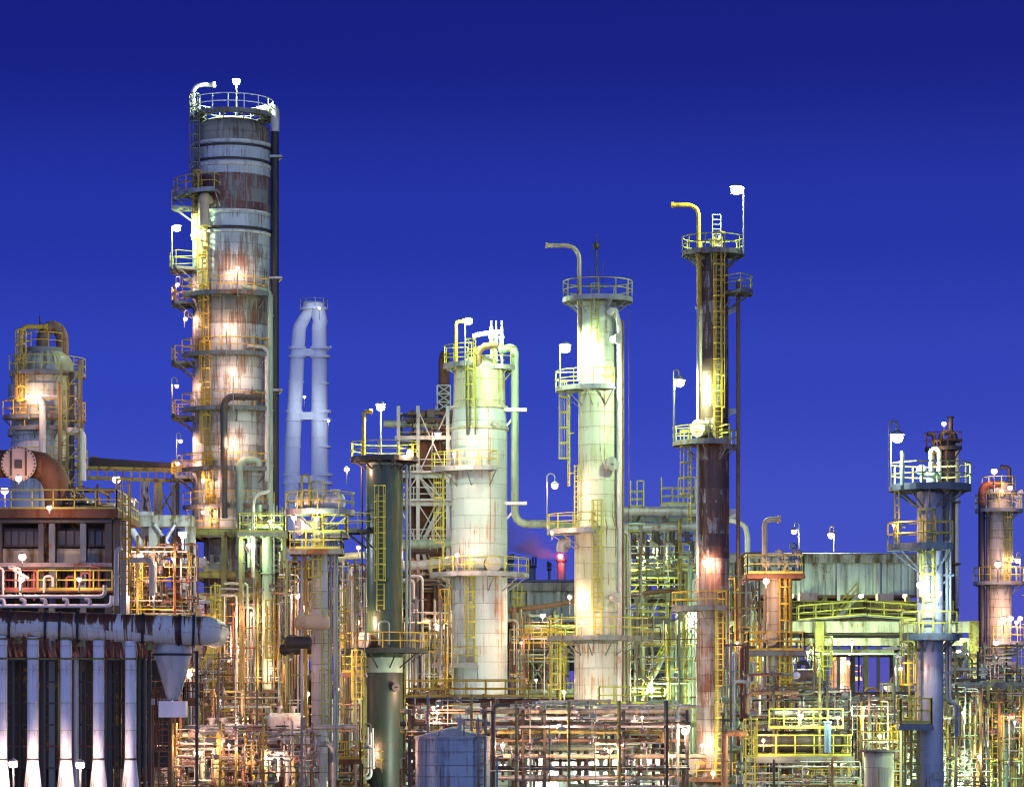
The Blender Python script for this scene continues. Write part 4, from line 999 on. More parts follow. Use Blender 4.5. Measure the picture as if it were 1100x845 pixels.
for px in (2, 35, 70, 104.5, 138.5):
    c, r_ = on_duct(px); rl = 6.1*kd; yy = c.y-.1; z1 = c.z-r_*.9; x = c.x
    m = MB(); m.lathe((x,yy,0), [(rl*1.75,3.2),(rl*1.58,Z(845,DD)-.1),(rl,Z(815,DD)),(rl,z1)], 24); lg = fd.part('duct_leg', m, M['leg'], origin=(x,yy,0))
    for py in (686, 707, 815, 828):
        m = MB(); m.lathe((x,yy,Z(py,DD)), [(rl*.9,-.05),(rl*1.13,-.05),(rl*1.13,.05),(rl*.9,.05)], 20, 0, 360, True, False); fd.part('band', m, M['olive' if py < 800 else 'dark'], lg)
for px in (-12, 20, 53, 88, 122):
    m = MB(); c, _ = on_duct(px); m.bar((X(px,DD)-.6,c.y+.2,Z(707,DD)), (X(px,DD)+.6,c.y+.2,Z(707,DD)), .07); fd.part('tie_bar', m, M['olive'])
for px in (19, 85, 159):
    c, r_ = on_duct(px); m = MB(); m.cyl((c.x,c.y,c.z-r_*.95), (c.x,c.y,c.z-r_-.25), .14); m.flange((c.x,c.y,c.z-r_-.25), (0,0,1), .22); fd.part('drain', m, M['olive'])
# hopper under the elbow
ho = Vector((X(186,DD+2), DD+2, 0)); m = MB()
m.lathe((ho.x,ho.y,0), [(.3,Z(752,165)),(.42,Z(746,165)),(1.0,Z(704,165)),(1.0,Z(690,165)),(.8,Z(684,165))], 26)
hop = Thing('hopper', 'cream funnel shaped hopper hanging under the duct elbow', 'hopper', (ho.x,ho.y,Z(752,165)))
hop.part('cone', m, M['pipe_pale']); m = MB(); m.lathe((ho.x,ho.y,Z(704,165)), [(.95,-.06),(1.06,-.06),(1.06,.06),(.95,.06)], 26, 0, 360, True, False); hop.part('band', m, M['dark'])
m = MB(); m.box(ho.x-.7, ho.x+.7, ho.y-.6, ho.y+.6, Z(770,165), Z(753,165)); hop.part('outlet_box', m, M['white'])
for dx in (-1.3, 1.2):
    m = MB(); m.bar((ho.x+dx,ho.y+.5,0), (ho.x+dx,ho.y+.5,Z(700,165)), .16); hop.part('post', m, M['dark'])
ha = Thing('access_platform', 'small dark platform with rails beside the hopper', 'platform', (X(168,168),168,Z(750,168)))
rect_platform(ha, X(163,168), X(184,168), 167, 169, Z(750,168), 'galv', 'rust', 'flr', 1.0)
for px in (164, 183):
    m = MB(); m.bar((X(px,168),168,0), (X(px,168),168,Z(752,168)), .14); ha.part('post', m, M['rust'])

# ---------------------------------------------------------------- big black duct and round flanged end by the left column
DB = 206
bd = Thing('flanged_duct', 'black elbow duct whose round bolted end plate faces the viewer over the furnace deck', 'duct', (X(20,DB), DB, Z(498,DB)))
kb = K(DB)
m = MB(); m.sweep([P(-30,498,DB+1), P(0,498,DB+1), P(30,498,DB+1.3), P(44,500,DB+1.4), P(55,508,DB+1.4), P(61,520,DB+1.4), P(63,540,DB+1.4), P(63,552,DB+1.4)], 15*kb, 20); bd.part('duct', m, M['rust'])
m = MB(); c = P(20,498,DB); m.cyl(c+Vector((0,.9,0)), c+Vector((0,.12,0)), 17.5*kb, seg=28); bd.part('branch', m, M['dark'])
m = MB(); m.cyl(c+Vector((0,.11,0)), c+Vector((0,-.05,0)), 18.8*kb, seg=32); e = bd.part('end_plate', m, M['pinkplate'])
m = MB()
for i in range(28): 
    a = 2*PI*i/28; q = c+Vector((17.6*kb*math.cos(a), -.06, 17.6*kb*math.sin(a))); m.cyl(q, q+Vector((0,-.07,0)), .06, seg=6)
for dx in (-8, 8): m.bar(c+Vector((dx*kb,-.1,-13*kb)), c+Vector((dx*kb,-.1,14*kb)), .12)
m.box(c.x-4*kb, c.x+4*kb, c.y-.18, c.y-.08, c.z-5*kb, c.z+4*kb); bd.part('stiffener', m, M['dark'], e)
m = MB(); m.cyl(P(63,548,DB+1.4), P(63,556,DB+1.4), 15.8*kb, seg=20); bd.part('collar', m, M['pinkplate'])

# ---------------------------------------------------------------- roofed pipe bridge
DG = 262
pb = Thing('pipe_bridge', 'roofed pipe bridge of dark sheeting joining the left column to the tallest column', 'pipe bridge', (X(150,DG), DG, Z(510,DG)))
m = MB(); m.add([P(98,491,DG), P(190,497.5,DG), P(190,505,DG), P(98,502,DG), P(98,491,DG+4), P(190,497.5,DG+4), P(190,505,DG+4), P(98,502,DG+4)], [(0,1,2,3),(7,6,5,4),(0,4,5,1),(1,5,6,2),(2,6,7,3),(3,7,4,0)]); pb.part('roof', m, M['black'])
m = MB(); m.add([P(190,497.6,DG), P(206,500,DG), P(206,506,DG), P(190,505,DG), P(190,497.6,DG+4), P(206,500,DG+4), P(206,506,DG+4), P(190,505,DG+4)], [(0,1,2,3),(7,6,5,4),(0,4,5,1),(1,5,6,2),(2,6,7,3),(3,7,4,0)]); pb.part('end_hood', m, M['pinkplate'])
for py0, py1, hh in ((502,505,.25),(513,517,.3),(504,507,.15)):
    m = MB(); m.bar(P(94,py0,DG-.1), P(208,py1,DG-.1), .2, hh); pb.part('beam', m, M['olive'])
for q in range(13):
    px = 96+q*9; m = MB(); m.bar(P(px,502+q*.25,DG-.1), P(px,514+q*.25,DG-.1), .12); pb.part('post', m, M['olive'])
for (a, b, c_, d_) in ((152,517,152,556),(155,517,155,556),(160,517,153,556),(153,530,164,556),(167,518,167,556),(172,517,172,556),(168,518,188,556),(190,520,168,556),(186,520,186,556),(157,517,163,556)):
    m = MB(); m.bar(P(a,b,DG), P(c_,d_,DG), .16 if a not in (167,172,186) else .3); pb.part('leg' if abs(a-c_) < 1 else 'brace', m, M['galv' if a < 164 else 'olive'])
for px in (152, 167, 186):
    m = MB(); m.bar((X(px,DG),DG+3.5,0), (X(px,DG),DG+3.5,Z(515,DG)), .3); pb.part('leg', m, M['olive'])
    m = MB(); m.bar((X(px,DG),DG,0), (X(px,DG),DG,Z(552,DG)), .3); pb.part('leg', m, M['olive'])
m = MB(); m.hdrum(P(98,496,DG+1), P(104,496,DG+1), 6*K(DG)); pb.part('end_drum', m, M['pipe_rust'])

# ---------------------------------------------------------------- concrete table under the tallest column and the big pale pipes left of it
DTb = 250
tb = frame('steel_frame', 'rusty yellow frame standing under the tallest column', (206,241,277,301), (571,617,640,738), DTb, 17, .45, 'olive', 'rust', 'yellow', decks=(3,), rails=(3,), brace=((0,1,700,640),(1,2,700,660)), top=571, beam='olive')
for a, b, za, zb, y, mt in ((222,246,780,642,DTb+6,'pinkplate'),(247,277,790,648,DTb+8,'t3_low'),(280,300,700,640,DTb+9,'rust')):
    m = MB(); m.box(X(a,y), X(b,y), y, y+5, 0, Z(zb,y)); m.box(X(a,y)-.08, X(b,y)+.08, y-.06, y-.005, Z(zb,y)-.2, Z(zb,y)); m.box(X(a,y)-.08, X(b,y)+.08, y-.06, y-.005, Z(zb+40,y)-.1, Z(zb+40,y)+.1)
    solo('control_cabinet' if a == 280 else 'insulated_housing', m, M[mt], (X(a,y), y, 0), {222:'tall pale sheet housing behind the rusty yellow frame legs',247:'wide cream sheet housing with seams under the yellow railed floor',280:'dark rusty housing at the right end of the rusty yellow frame'}[a], 'housing')
pipe_solo('pale grey elbow pipe dropping past the left leg of the rusty yellow frame', [(222,604,DTb-2),(200,606,DTb-2),(198,614,DTb-2),(198,845,DTb-2)], 6*K(DTb), 'pipe_pale', bend=1.2, seg=16)
pipe_solo('thick pale green vertical pipe below the tallest column', [(287,575,DTb-3),(287,845,DTb-3)], 5.5*K(DTb), 'pipe_green', seg=16)
pipe_solo('teal pipe beside the pale green vertical pipe', [(259,580,DTb-3),(259,622,DTb-3)], 4*K(DTb), 'bluegreen', seg=14)
exchanger('green lit exchanger under the skirt of the tallest column', 224, 242, 610, DTb+2, 6.5, 'pipe_green', 'pipe_green')
pipe_solo('crooked pipe rising over the deck right of the tallest column', [(272,620,DTb-4),(272,532,DTb-4),(290,527,DTb-4)], 2*K(DTb), 'pipe_pale', bend=1.2)
pg = Thing('access_platform', 'green lit yellow railed platform at the right foot of the tallest column', 'platform', (X(290,DTb),DTb-5,Z(575,DTb)))
rect_platform(pg, X(262,DTb), X(312,DTb), DTb-6, DTb-3, Z(576,DTb), 'green', 'yellow', 'flrb', 1.5)
for px in (264, 310):
    m = MB(); m.bar((X(px,DTb),DTb-4.5,0), (X(px,DTb),DTb-4.5,Z(578,DTb)), .25); pg.part('post', m, M['olive'])
DH = 232
cb = Thing('pipe_rack', 'pale concrete beam rack between the furnace and the tallest column', 'pipe rack', (X(170,DH), DH, 0), 'pipe racks')
m = MB(); m.box(X(138,DH), X(206,DH), DH, DH+2.2, Z(565,DH), Z(553,DH)); cb.part('beam', m, M['concrete'])
m = MB(); m.box(X(141,DH), X(165,DH), DH-1, DH-.1, Z(554,DH), Z(550,DH)); cb.part('beam', m, M['galv'])
for px in (164, 203):
    m = MB(); m.box(X(px,DH)-.35, X(px,DH)+.35, DH+.4, DH+1.6, 0, Z(565,DH)); cb.part('post', m, M['concrete'])
for a, b, c_, d_ in ((140,567,165,590),(166,563,188,595),(188,563,172,590)):
    pts = [(a,b,DH-.6),((a+c_)/2,(b+d_)/2+(8 if a == 140 else 0),DH-.6),(c_,d_,DH-.6)]
    m = MB(); m.tube([P(*p) for p in pts], (4 if a == 140 else 2)*K(DH), 1.5, 12); cb.part('pipe', m, M['pipe_grey' if a == 140 else 'galv'])
# slim ladder tower beside the furnace
lt = Thing('ladder_tower', 'slim pale ladder cage tower at the right end of the furnace deck', 'ladder tower', (X(131,178),178,0))
m = MB(); m.box(X(127,180), X(138,180), 179, 180.5, 0, Z(532,180)); lt.part('back_panel', m, M['pipe_pale'])
ladder(lt, (X(134,178),178.6), .9, 270, Z(640,178), Z(520,178), True, 'yellow_old')

# ---------------------------------------------------------------- grey stair tower and pipes behind the white column
DS = 266
stw = frame('stair_tower', 'grey lattice stair tower left of the white column, topped by rusty pipes', (428,449,481), (470,511,541,586), DS, 6, .3, 'galv', 'grey', 'galv', decks=(1,2,3), rails=(1,2,3), brace=((1,2,440,511),(2,1,440,511),(1,2,511,541),(2,1,545,586),(0,1,541,586),(1,2,541,590),(1,0,511,541)), top=436, beam='galv', group='stair towers', cat='stair tower')
for (a, b, c_, d_) in ((451,512,470,541),(474,541,452,586),(451,586,470,632)):
    m = MB(); p0 = P(a,b,DS+1.2); p1 = P(c_,d_,DS+1.2)
    for yy in (0, 1.0): m.bar(p0+Vector((0,yy,0)), p1+Vector((0,yy,0)), .08, .3); m.bar(p0+Vector((0,yy,1)), p1+Vector((0,yy,1)), .08, .08)
    n = int((p0-p1).length/.32)
    for q in range(n): 
        p = p0+(p1-p0)*(q/n); m.box(p.x-.14, p.x+.14, p.y, p.y+1, p.z-.03, p.z+.03)
    stw.part('stair', m, M['galv'])
for lab, pts, r_, mt in (('rusty pipe run across the very top of the grey stair tower', [(437,444,DS+2),(488,444,DS+2)], .2, 'pipe_rust'),
    ('greenish thick pipe across the stair tower below the rusty one', [(412,455,DS+3),(488,456,DS+3)], 4.2*K(DS), 'pipe_green'),
    ('thin dark pipe low on the head of the stair tower', [(434,450,DS+1),(486,450,DS+1)], .15, 'pipe_dark')):
    pipe_solo(lab, pts, r_, mt, 'pipes on the stair tower', seg=14)
sk = Thing('chimney_stack', 'short dark stack with a lattice collar just left of the white column head', 'stack', (X(478,DS+8),DS+8,0), 'chimney stacks')
m = MB(); m.cyl((X(477,DS+8),DS+8,0), (X(477,DS+8),DS+8,Z(385,DS+8)), .5, seg=14); m.cyl((X(477,DS+8),DS+8,Z(385,DS+8)), (X(479,DS+8),DS+8,Z(378,DS+8)), .5, .4, 14); sk.part('flue', m, M['rust'])
m = MB(); xa, xb = X(470,DS+8), X(484,DS+8); za, zb = Z(442,DS+8), Z(415,DS+8)
for xx_ in (xa, xb): m.bar((xx_,DS+7,za), (xx_,DS+7,zb), .12)
for q in range(3):
    z0_ = za+(zb-za)*q/3; z1_ = za+(zb-za)*(q+1)/3; m.bar((xa,DS+7,z0_), (xb,DS+7,z1_), .09); m.bar((xb,DS+7,z0_), (xa,DS+7,z1_), .09); m.bar((xa,DS+7,z1_), (xb,DS+7,z1_), .1)
sk.part('lattice', m, M['galv'])
sc_ = Thing('process_vessel', 'rusty upright vessel inside the grey stair tower', 'vessel', (X(461,DS+4),DS+4,0)); m = MB(); m.lathe((X(458,DS+4),DS+4,0), [(1.6,0),(1.6,Z(480,DS+4)),(1.3,Z(474,DS+4)),(.7,Z(471,DS+4)),(.02,Z(470,DS+4))], 20); sc_.part('shell', m, M['rust'])
m = MB(); m.cyl((X(458,DS+4),DS+4,Z(471,DS+4)), (X(458,DS+4),DS+4,Z(462,DS+4)), .3); sc_.part('nozzle', m, M['pipe_rust'])
m = MB()
for q in range(6): m.box(X(436,DS)+q*.9, X(436,DS)+q*.9+.7, DS+1, DS+2.6, Z(452,DS), Z(452-4-(q%3)*5,DS))
solo('valve_cluster', m, M['pipe_dark'], (X(436,DS),DS+1,Z(452,DS)), 'row of dark boxes standing on the pipes atop the stair tower', 'equipment')

# ---------------------------------------------------------------- frames between the main columns
fb = frame('steel_frame', 'rust brown frame with yellow rails behind the dark green column', (302,330,366,397,430,461,482), (628,640,692,738,790), 268, 9, .42, 'rust', 'dark', 'yellow', decks=(1,2,3), rails=(1,2,3), brace=((3,4,692,640),(4,5,640,692),(1,2,738,692)), top=624)
fc = frame('steel_frame', 'pale green multi storey frame with yellow rails behind the cream column', (655,690,717,757), (548,617,640,690,752), 252, 11, .36, 'green', 'concrete_dark', 'yellow', decks=(1,2,3,4), rails=(1,2,3,4), brace=((0,1,617,690),(1,3,560,640),(2,3,690,640),(1,0,617,690),(1,2,690,617)), top=545, beam='green')
fc2 = frame('steel_frame', 'pale low frame with yellow rails between the white and cream columns', (556,598,640), (690,752), 252, 11, .36, 'green', 'concrete_dark', 'yellow', decks=(0,1), rails=(0,1), brace=((0,1,752,690),(1,0,752,690)), top=660, beam='rust')
fe = frame('steel_frame', 'low green lit frame of girders below the long shed', (795,842,886,930,975,1020), (648,664,700), 262, 10, .4, 'olive', 'dark', 'yellow', decks=(1,), rails=(1,), brace=((0,1,700,664),(2,1,640,700),(3,2,640,664)), top=640, beam='olive')
ff = frame('steel_frame', 'brown pipe frame in the gap between furnace and tallest column', (140,158,176,192), (590,612,640,668,690,735), 196, 8, .2, 'rust', 'dark', 'yellow_old', decks=(1,3,5), rails=(1,3,5), brace=((0,1,640,612),(2,3,690,640)), top=575, beam='rust')
fg = frame('steel_frame', 'yellow railed service frame at the right edge by the beige column', (1030,1062,1085,1112), (735,785,820), 190, 6, .25, 'olive', 'grey', 'yellow', decks=(1,), rails=(1,), top=735, beam='grey')
fh = frame('steel_frame', 'brown low frame behind the blue topped tank', (440,480,520,560), (752,790,815), 205, 7, .25, 'rust', 'grey', 'yellow_old', decks=(0,), rails=(0,), top=745, beam='rust')
# concrete portal beams on the right
DPo = 240
po = Thing('pipe_rack', 'green stained concrete portal rack with yellow posts on the right', 'pipe rack', (X(880,DPo), DPo, 0), 'pipe racks')
for a, b, py0, py1, yy, mt in ((668,1052,667,679,0,'concrete'),(668,1052,685,693,0,'concrete'),(668,1040,679,684,3,'concrete_dark'),(760,966,696,700,4,'green')):
    m = MB(); m.box(X(a,DPo), X(b,DPo), DPo+yy, DPo+yy+1.0, Z(py1,DPo), Z(py0,DPo)); po.part('beam', m, M[mt])
for px, w, mt, top in ((720,8,'green',667),(735,6,'green',667),(809,8,'green',655),(880,9,'olive',668),(965,8,'green',694),(1046,9,'olive',667),(1012,5,'concrete',694)):
    m = MB(); m.box(X(px-w/2,DPo), X(px+w/2,DPo), DPo-.35 if mt == 'olive' else DPo+.2, DPo+.7, 0, Z(top,DPo)+(.05 if mt == 'olive' else -.05)); po.part('post', m, M[mt])
for a, b, c_, d_ in ((958,693,968,706),(972,693,962,704),(1040,693,1050,704)):
    m = MB(); m.bar(P(a,b,DPo+.4), P(c_,d_,DPo+.4), .4, .5); po.part('haunch', m, M['green'])
wk = Thing('walkway', 'long yellow railed walkway on top of the concrete portal rack', 'walkway', (X(900,DPo),DPo-1,Z(652,DPo)))
for a, b, za, zb in ((857,930,667,661),(930,985,662,666)):
    m = MB(); p0, p1 = P(a,za,DPo+1), P(b,zb,DPo+1); m.bar(p0, p1, 1.8, .1); d_ = wk.part('deck', m, M['grey'])
    for sg in (-1, 1):
        m = MB(); rail_straight(m, [p0+Vector((0,.85*sg,0)), p1+Vector((0,.85*sg,0))], 1.2, 1.5); wk.part('railing', m, M['yellow'], d_)

# ---------------------------------------------------------------- corrugated sheds
def shed(label, a, b, pt, pb_, D, depth, mats=('corr','green')):
    t = Thing('shed', label, 'shed', (X((a+b)/2,D), D, Z(pb_+15,D)), 'long sheds')
    x0, x1 = X(a,D), X(b,D); z0, z1 = Z(pb_,D), Z(pt,D)
    m = MB(); n = int((x1-x0)/.16); pts = []
    for i in range(n+1): pts.append((x0+(x1-x0)*i/n, D+(.1 if i%4 == 0 else 0)))
    vs = [(x,y,z0) for x,y in pts]+[(x,y,z1) for x,y in pts]; N1 = n+1
    m.add(vs, [(i,i+1,N1+i+1,N1+i) for i in range(n)]); t.part('wall', m, M['corr'])
    m = MB(); m.box(x0, x1, D+.3, D+depth, z0+.1, z1-.05); t.part('body', m, M['grey'])
    m = MB(); m.box(x0-.6, x1+.6, D-.5, D-.35, z1-.05, z1+.75); m.box(x0-.6, x1+.6, D-.34, D+depth, z1+.62, z1+.75); t.part('gutter', m, M['concrete'])
    m = MB(); m.add([(x0-.6,D-.4,z1+.8),(x1+.6,D-.4,z1+.8),(x1+.6,D+depth/2,z1+1.25),(x0-.6,D+depth/2,z1+1.25),(x0-.6,D+depth,z1+.8),(x1+.6,D+depth,z1+.8)], [(0,1,2,3),(3,2,5,4),(0,3,4),(1,5,2)]); t.part('roof', m, M['pipe_pale'])
    m = MB(); m.box(x0, x1, D-.12, D-.02, z0-.25, z0+.02); t.part('sill', m, M['rust'])
    k = int((b-a)/44)+1
    for i in range(k+1):
        x = x0+(x1-x0)*i/k; m = MB(); m.bar((x,D-.2,0), (x,D-.2,z1), .3); t.part('post', m, M['galv'])
        m = MB(); m.bar((x+.3,D+.5,z0-1.8), (x+2.0,D+.5,z0-.2), .2); t.part('brace', m, M['rust'])
    m = MB(); m.box(x0, x1, D+depth*.5, D+depth*.5+.3, z0-4.5, z0); t.part('back_wall', m, M['dark'])
    return t
shed('long pale corrugated shed with mossy gutter raised behind the cream slim column', 772, 986, 604, 639, 280, 14)
shed('shorter weathered corrugated shed seen between the white and the cream column', 536, 632, 634, 668, 290, 10)
# red clad box under the shed
m = MB(); m.box(X(859,276), X(878,276), 276, 278, Z(649,276), Z(636,276)); solo('vent_box', m, M['pinkplate'], (X(868,276),276,Z(649,276)), 'rusty pale box slung beneath the long corrugated shed', 'box')

# ---------------------------------------------------------------- pipes right of the cream column
for lab, pts, r_, mt, vv in (
  ('thick grey pipe, upper of two big ones right of the cream column', [(668,549,246),(752,549,246),(790,553,246)], 5.2*K(246), 'pipe_grey', ()),
  ('thick grey pipe, lower of two big ones right of the cream column', [(664,569,247),(700,567,247),(752,565,247)], 6*K(247), 'pipe_grey', ()),
  ('pale pipe bent down behind the rust brown column', [(780,557,244),(800,563,244),(803,575,244),(803,615,244)], 3*K(244), 'pipe_pale', ()),
  ('rusty sloping pipe across the green frame behind the cream column', [(545,656,247),(600,649,247),(620,645,247)], 3*K(247), 'pipe_rust', ()),
  ('rusty long pipe crossing just right of the cream column', [(665,640,246),(750,630,246),(764,628,246)], 2.6*K(246), 'pipe_rust', ()),
  ('upper pale pipe leading into the white column from the left', [(420,585,255),(486,583,255)], 5*K(255), 'pipe_green', ()),
  ('lower pale pipe leading into the white column from the left', [(428,607,256),(450,607,256),(490,602,256)], 5*K(256), 'pipe_pale', ()),
  ('dark pipe left of the white column ending near two pale ones', [(438,590,258),(470,590,258)], 5*K(258), 'pipe_dark', ()),
  ('pale stub pipe passing left behind the dark green column', [(360,598,258),(392,596,258)], 4*K(258), 'pipe_green', ())):
    pipe_solo(lab, pts, r_, mt, 'large bore pipes', seg=16, valves=vv)
for i, px in enumerate((676, 690, 705, 722, 738)):
    pipe_solo(['first','second','third','fourth','fifth'][i]+' small drop pipe hanging from the two big grey pipes', [(px,571,246.5),(px,580,246.5),(px+5,583,246.5),(px+5,600,246.5)], .22, 'pipe_dark', 'drop pipes under the two big grey pipes')
for lab, a, b, zd, top, D in (('yellow cage platform on the big grey pipes, nearest the cream column', 676, 691, 546, 518, 249), ('yellow cage platform on the big grey pipes, nearest the rust brown column', 709, 746, 543, 514, 249)):
    t = Thing('access_platform', lab, 'platform', (X((a+b)/2,D),D,Z(zd,D)), 'small yellow railed platforms')
    rect_platform(t, X(a,D), X(b,D), D-1.6, D+.3, Z(zd,D), 'galv', 'yellow', 'flrb', (zd-top)*K(D)*.62, sp=.8)
    m = MB()
    for px in (a+.5, b-.5, (a+b)/2): m.bar((X(px,D),D-1.6,Z(zd,D)), (X(px,D),D-1.6,Z(top,D)), .1)
    m.bar((X((a+b)/2,D),D-1.6,Z(top,D)), (X(b,D),D-1.6,Z(top,D)), .1); t.part('safety_cage', m, M['yellow'])
    for px in (a+1, b-1):
        m = MB(); m.bar((X(px,D),D-1.2,Z(zd,D)), (X(px,D),D-1.2,Z(590,D)), .2); t.part('post', m, M['galv'])
m = MB(); w0 = Thing('walkway', 'yellow railed walkway sloping up toward the rust brown column', 'walkway', (X(708,247),247,Z(610,247)))
p0, p1 = P(668,618,248), P(752,606,248); m.bar(p0, p1, 1.6, .12); d_ = w0.part('deck', m, M['galv']); m = MB(); rail_straight(m, [p0-Vector((0,.8,0)), p1-Vector((0,.8,0))], 1.35, 1.3); w0.part('railing', m, M['yellow'], d_)
w1 = Thing('access_platform', 'yellow railed platform at mid height before the green frame, above the pipe rack', 'platform', (X(680,222),222,Z(757,222)), 'small yellow railed platforms')
rect_platform(w1, X(642,222), X(712,222), 220, 223, Z(756,222), 'grey', 'yellow', 'flrb', 1.25)
for px in (645, 680, 710):
    m = MB(); m.bar((X(px,222),222,0), (X(px,222),222,Z(757,222)), .2); w1.part('post', m, M['green'])

# ---------------------------------------------------------------- tank in front
DK = 168; kt_ = K(DK)
M['tank'] = clad('blue_grey_tank_plate', (.33,.42,.5), 3.0, 4.0, .62, seam=(.13,.14,.16), seamw=.03, rust=.16, stain=.6, staincol=(.16,.18,.2), var=.05, rough=.35, streaklen=.04)
tk = Thing('storage_tank', 'round blue grey tank with a shallow cone roof in front of the white column', 'tank', (X(486,DK), DK, 0))
m = MB(); m.lathe((X(486,DK),DK,0), [(40*kt_,0),(40*kt_,Z(791,DK))], 48); tk.part('shell', m, M['tank'])
m = MB(); m.lathe((X(486,DK),DK,0), [(40.6*kt_,Z(792,DK)),(40.6*kt_,Z(790.5,DK)),(.02,Z(785,DK)+.25)], 48); tk.part('roof', m, M['pipe_pale'])
m = MB(); m.lathe((X(486,DK),DK,Z(791.5,DK)), [(39.8*kt_,-.05),(41*kt_,-.05),(41*kt_,.05),(39.8*kt_,.05)], 48, 0, 360, True, False); tk.part('rim', m, M['galv'])
m = MB(); m.cyl((X(494,DK),DK,Z(788,DK)), (X(494,DK),DK,Z(772,DK)), .14); m.flange((X(494,DK),DK,Z(773,DK)), (0,0,1), .25); m.cyl((X(478,DK),DK-.8,Z(788,DK)), (X(478,DK),DK-.8,Z(783,DK)), .2); tk.part('vent', m, M['pipe_grey'])
ladder(tk, (X(486,DK),DK), 40*kt_+.15, 318, 1, Z(789,DK)+.9, False, 'grey')
m = MB(); rail_arc(m, (X(486,DK),DK), 38*kt_, Z(790.5,DK), 290, 345, None, .9); tk.part('railing', m, M['grey'])
m = MB(); m.tube([(X(470,DK),DK-2.12,1),(X(470,DK),DK-2.12,Z(795,DK)),(X(472,DK),DK-1.5,Z(787,DK))], .06, .3); tk.part('pipe', m, M['pipe_grey'])

# white rectangular tank, drums
m = MB(); y = 238; m.box(X(349,y), X(394,y), y, y+4, Z(795,y), Z(752,y)); m.box(X(347,y), X(396,y), y-.1, y+4.1, Z(753,y), Z(750.5,y)); m.box(X(371,y)-.05, X(371,y)+.05, y-.08, y-.01, Z(795,y), Z(753,y))
solo('water_tank', m, M['white'], (X(372,y),y,Z(795,y)), 'white box shaped tank just left of the dark green column', 'tank')
ws = Thing('steel_frame', 'low dark stand under the white box shaped tank', 'stand', (X(372,y),y,0))
for px in (352, 390):
    m = MB(); m.bar((X(px,y),y+1,0), (X(px,y),y+1,Z(795.5,y)), .3); ws.part('leg', m, M['dark'])
drum('plump pale horizontal drum low between the rusty yellow frame and the slender column', 285, 330, 780, 214, 15, 'pipe_pale', saddlez=Z(800,214), group='horizontal drums')
drum('long rusty drum with a red end on the equipment platform', 806, 906, 796, 192, 11.5, 'pipe_dark', saddlez=Z(812,192)+.0, group='horizontal drums', nozzles=4)
drum('pale drum low behind the pipes right of the cream column', 640, 700, 802, 215, 12, 'pipe_green', saddlez=0, group='horizontal drums')
exchanger('round faced exchanger with cream cover left of the dark green column foot', 312, 328, 815, 205, 8, 'pipe_dark', 'pinkplate')
exchanger('pale exchanger in front of the hopper outlet', 222, 245, 785, 190, 4.5, 'pipe_pale', 'pipe_white')
exchanger('rusty exchanger on the brown frame behind the dark green column', 368, 392, 680, 264, 8, 'pipe_rust', 'pinkplate')
exchanger('cream exchanger beside the right edge of the dark green column', 436, 456, 706, 262, 7, 'pipe_cream', 'pipe_pale')
exchanger('dark exchanger hung right of the slender column', 308, 334, 697, 206, 6, 'dark', 'dark')
exchanger('large pale exchanger at lower right behind the service frame', 1050, 1110, 791, 197, 7, 'bluegreen', 'bluegreen')
exchanger('second pale exchanger beneath the large one at lower right', 1052, 1110, 818, 197, 7, 'pipe_grey', 'pipe_pale')
# round tank and red-brown vessel on the lower right
rt_ = Thing('storage_tank', 'rust streaked buff tank at lower right with an orange railed roof', 'tank', (X(944,180),180,0)); m = MB(); m.lathe((X(944,180),180,0), [(16*K(180),0),(16*K(180),Z(808,180)),(.02,Z(806,180))], 32); rt_.part('shell', m, M['t3_low'])
m = MB(); m.lathe((X(944,180),180,Z(805,180)), [(.05,0),(22*K(180),0),(22*K(180),-.12),(.05,-.12)], 24, 0, 360, True, False); d_ = rt_.part('roof_deck', m, M['grey']); m = MB(); rail_arc(m, (X(944,180),180), 21*K(180), Z(805,180), 0, 360, None, 1.1, 1.0); rt_.part('railing', m, M['yellow_old'], d_)
# white lit hut behind the front rack
m = MB(); y = 225
hut = Thing('control_hut', 'white ribbed hut lit by strip lamps behind the front pipe rack', 'hut', (X(640,y),y,0))
n = 160; x0, x1 = X(566,y), X(722,y); pts = [(x0+(x1-x0)*i/n, y+(.05 if i%4 in (0,1) else 0)) for i in range(n+1)]
m.add([(x,yy,0) for x,yy in pts]+[(x,yy,Z(812,y)) for x,yy in pts], [(i,i+1,n+2+i,n+1+i) for i in range(n)]); hut.part('wall', m, M['white'])
m = MB(); m.box(x0-.3, x1+.3, y-.4, y+4, Z(812,y), Z(808,y)); hut.part('roof', m, M['grey'])
for px in (600, 690):
    m = MB(); m.box(X(px,y), X(px+16,y), y-.1, y-.04, Z(845,y)-2, Z(822,y)); hut.part('door', m, M['green' if px > 640 else 'grey'])

# ---------------------------------------------------------------- front pipe rack
def rack(label, pxs, D, depth, top, levels, mat='rust', w=.22):
    t = Thing('pipe_rack', label, 'pipe rack', (X(sum(pxs)/len(pxs),D), D, 0), 'pipe racks')
    for px in pxs:
        for yy in (D, D+depth):
            m = MB(); m.ibeam((X(px,D),yy,0), (X(px,D),yy,Z(top,D)), w, w, (0,1,0)); t.part('post', m, M[mat])
        for lv in levels:
            m = MB(); m.bar((X(px,D),D-.2,Z(lv,D)), (X(px,D),D+depth+.2,Z(lv,D)), w*.8, w); t.part('cross_beam', m, M[mat])
    return t
rack('front rack of dark posts carrying long pipes behind the blue grey tank', (440,528,562,585,670,738), 184, 4, 762, (766,789,806,818), 'dark', .18)
rack('front rack of rusty posts at the lower right under the concrete portal', (800,845,900,955,1010,1055,1100), 206, 4, 745, (749,770,792), 'rust')
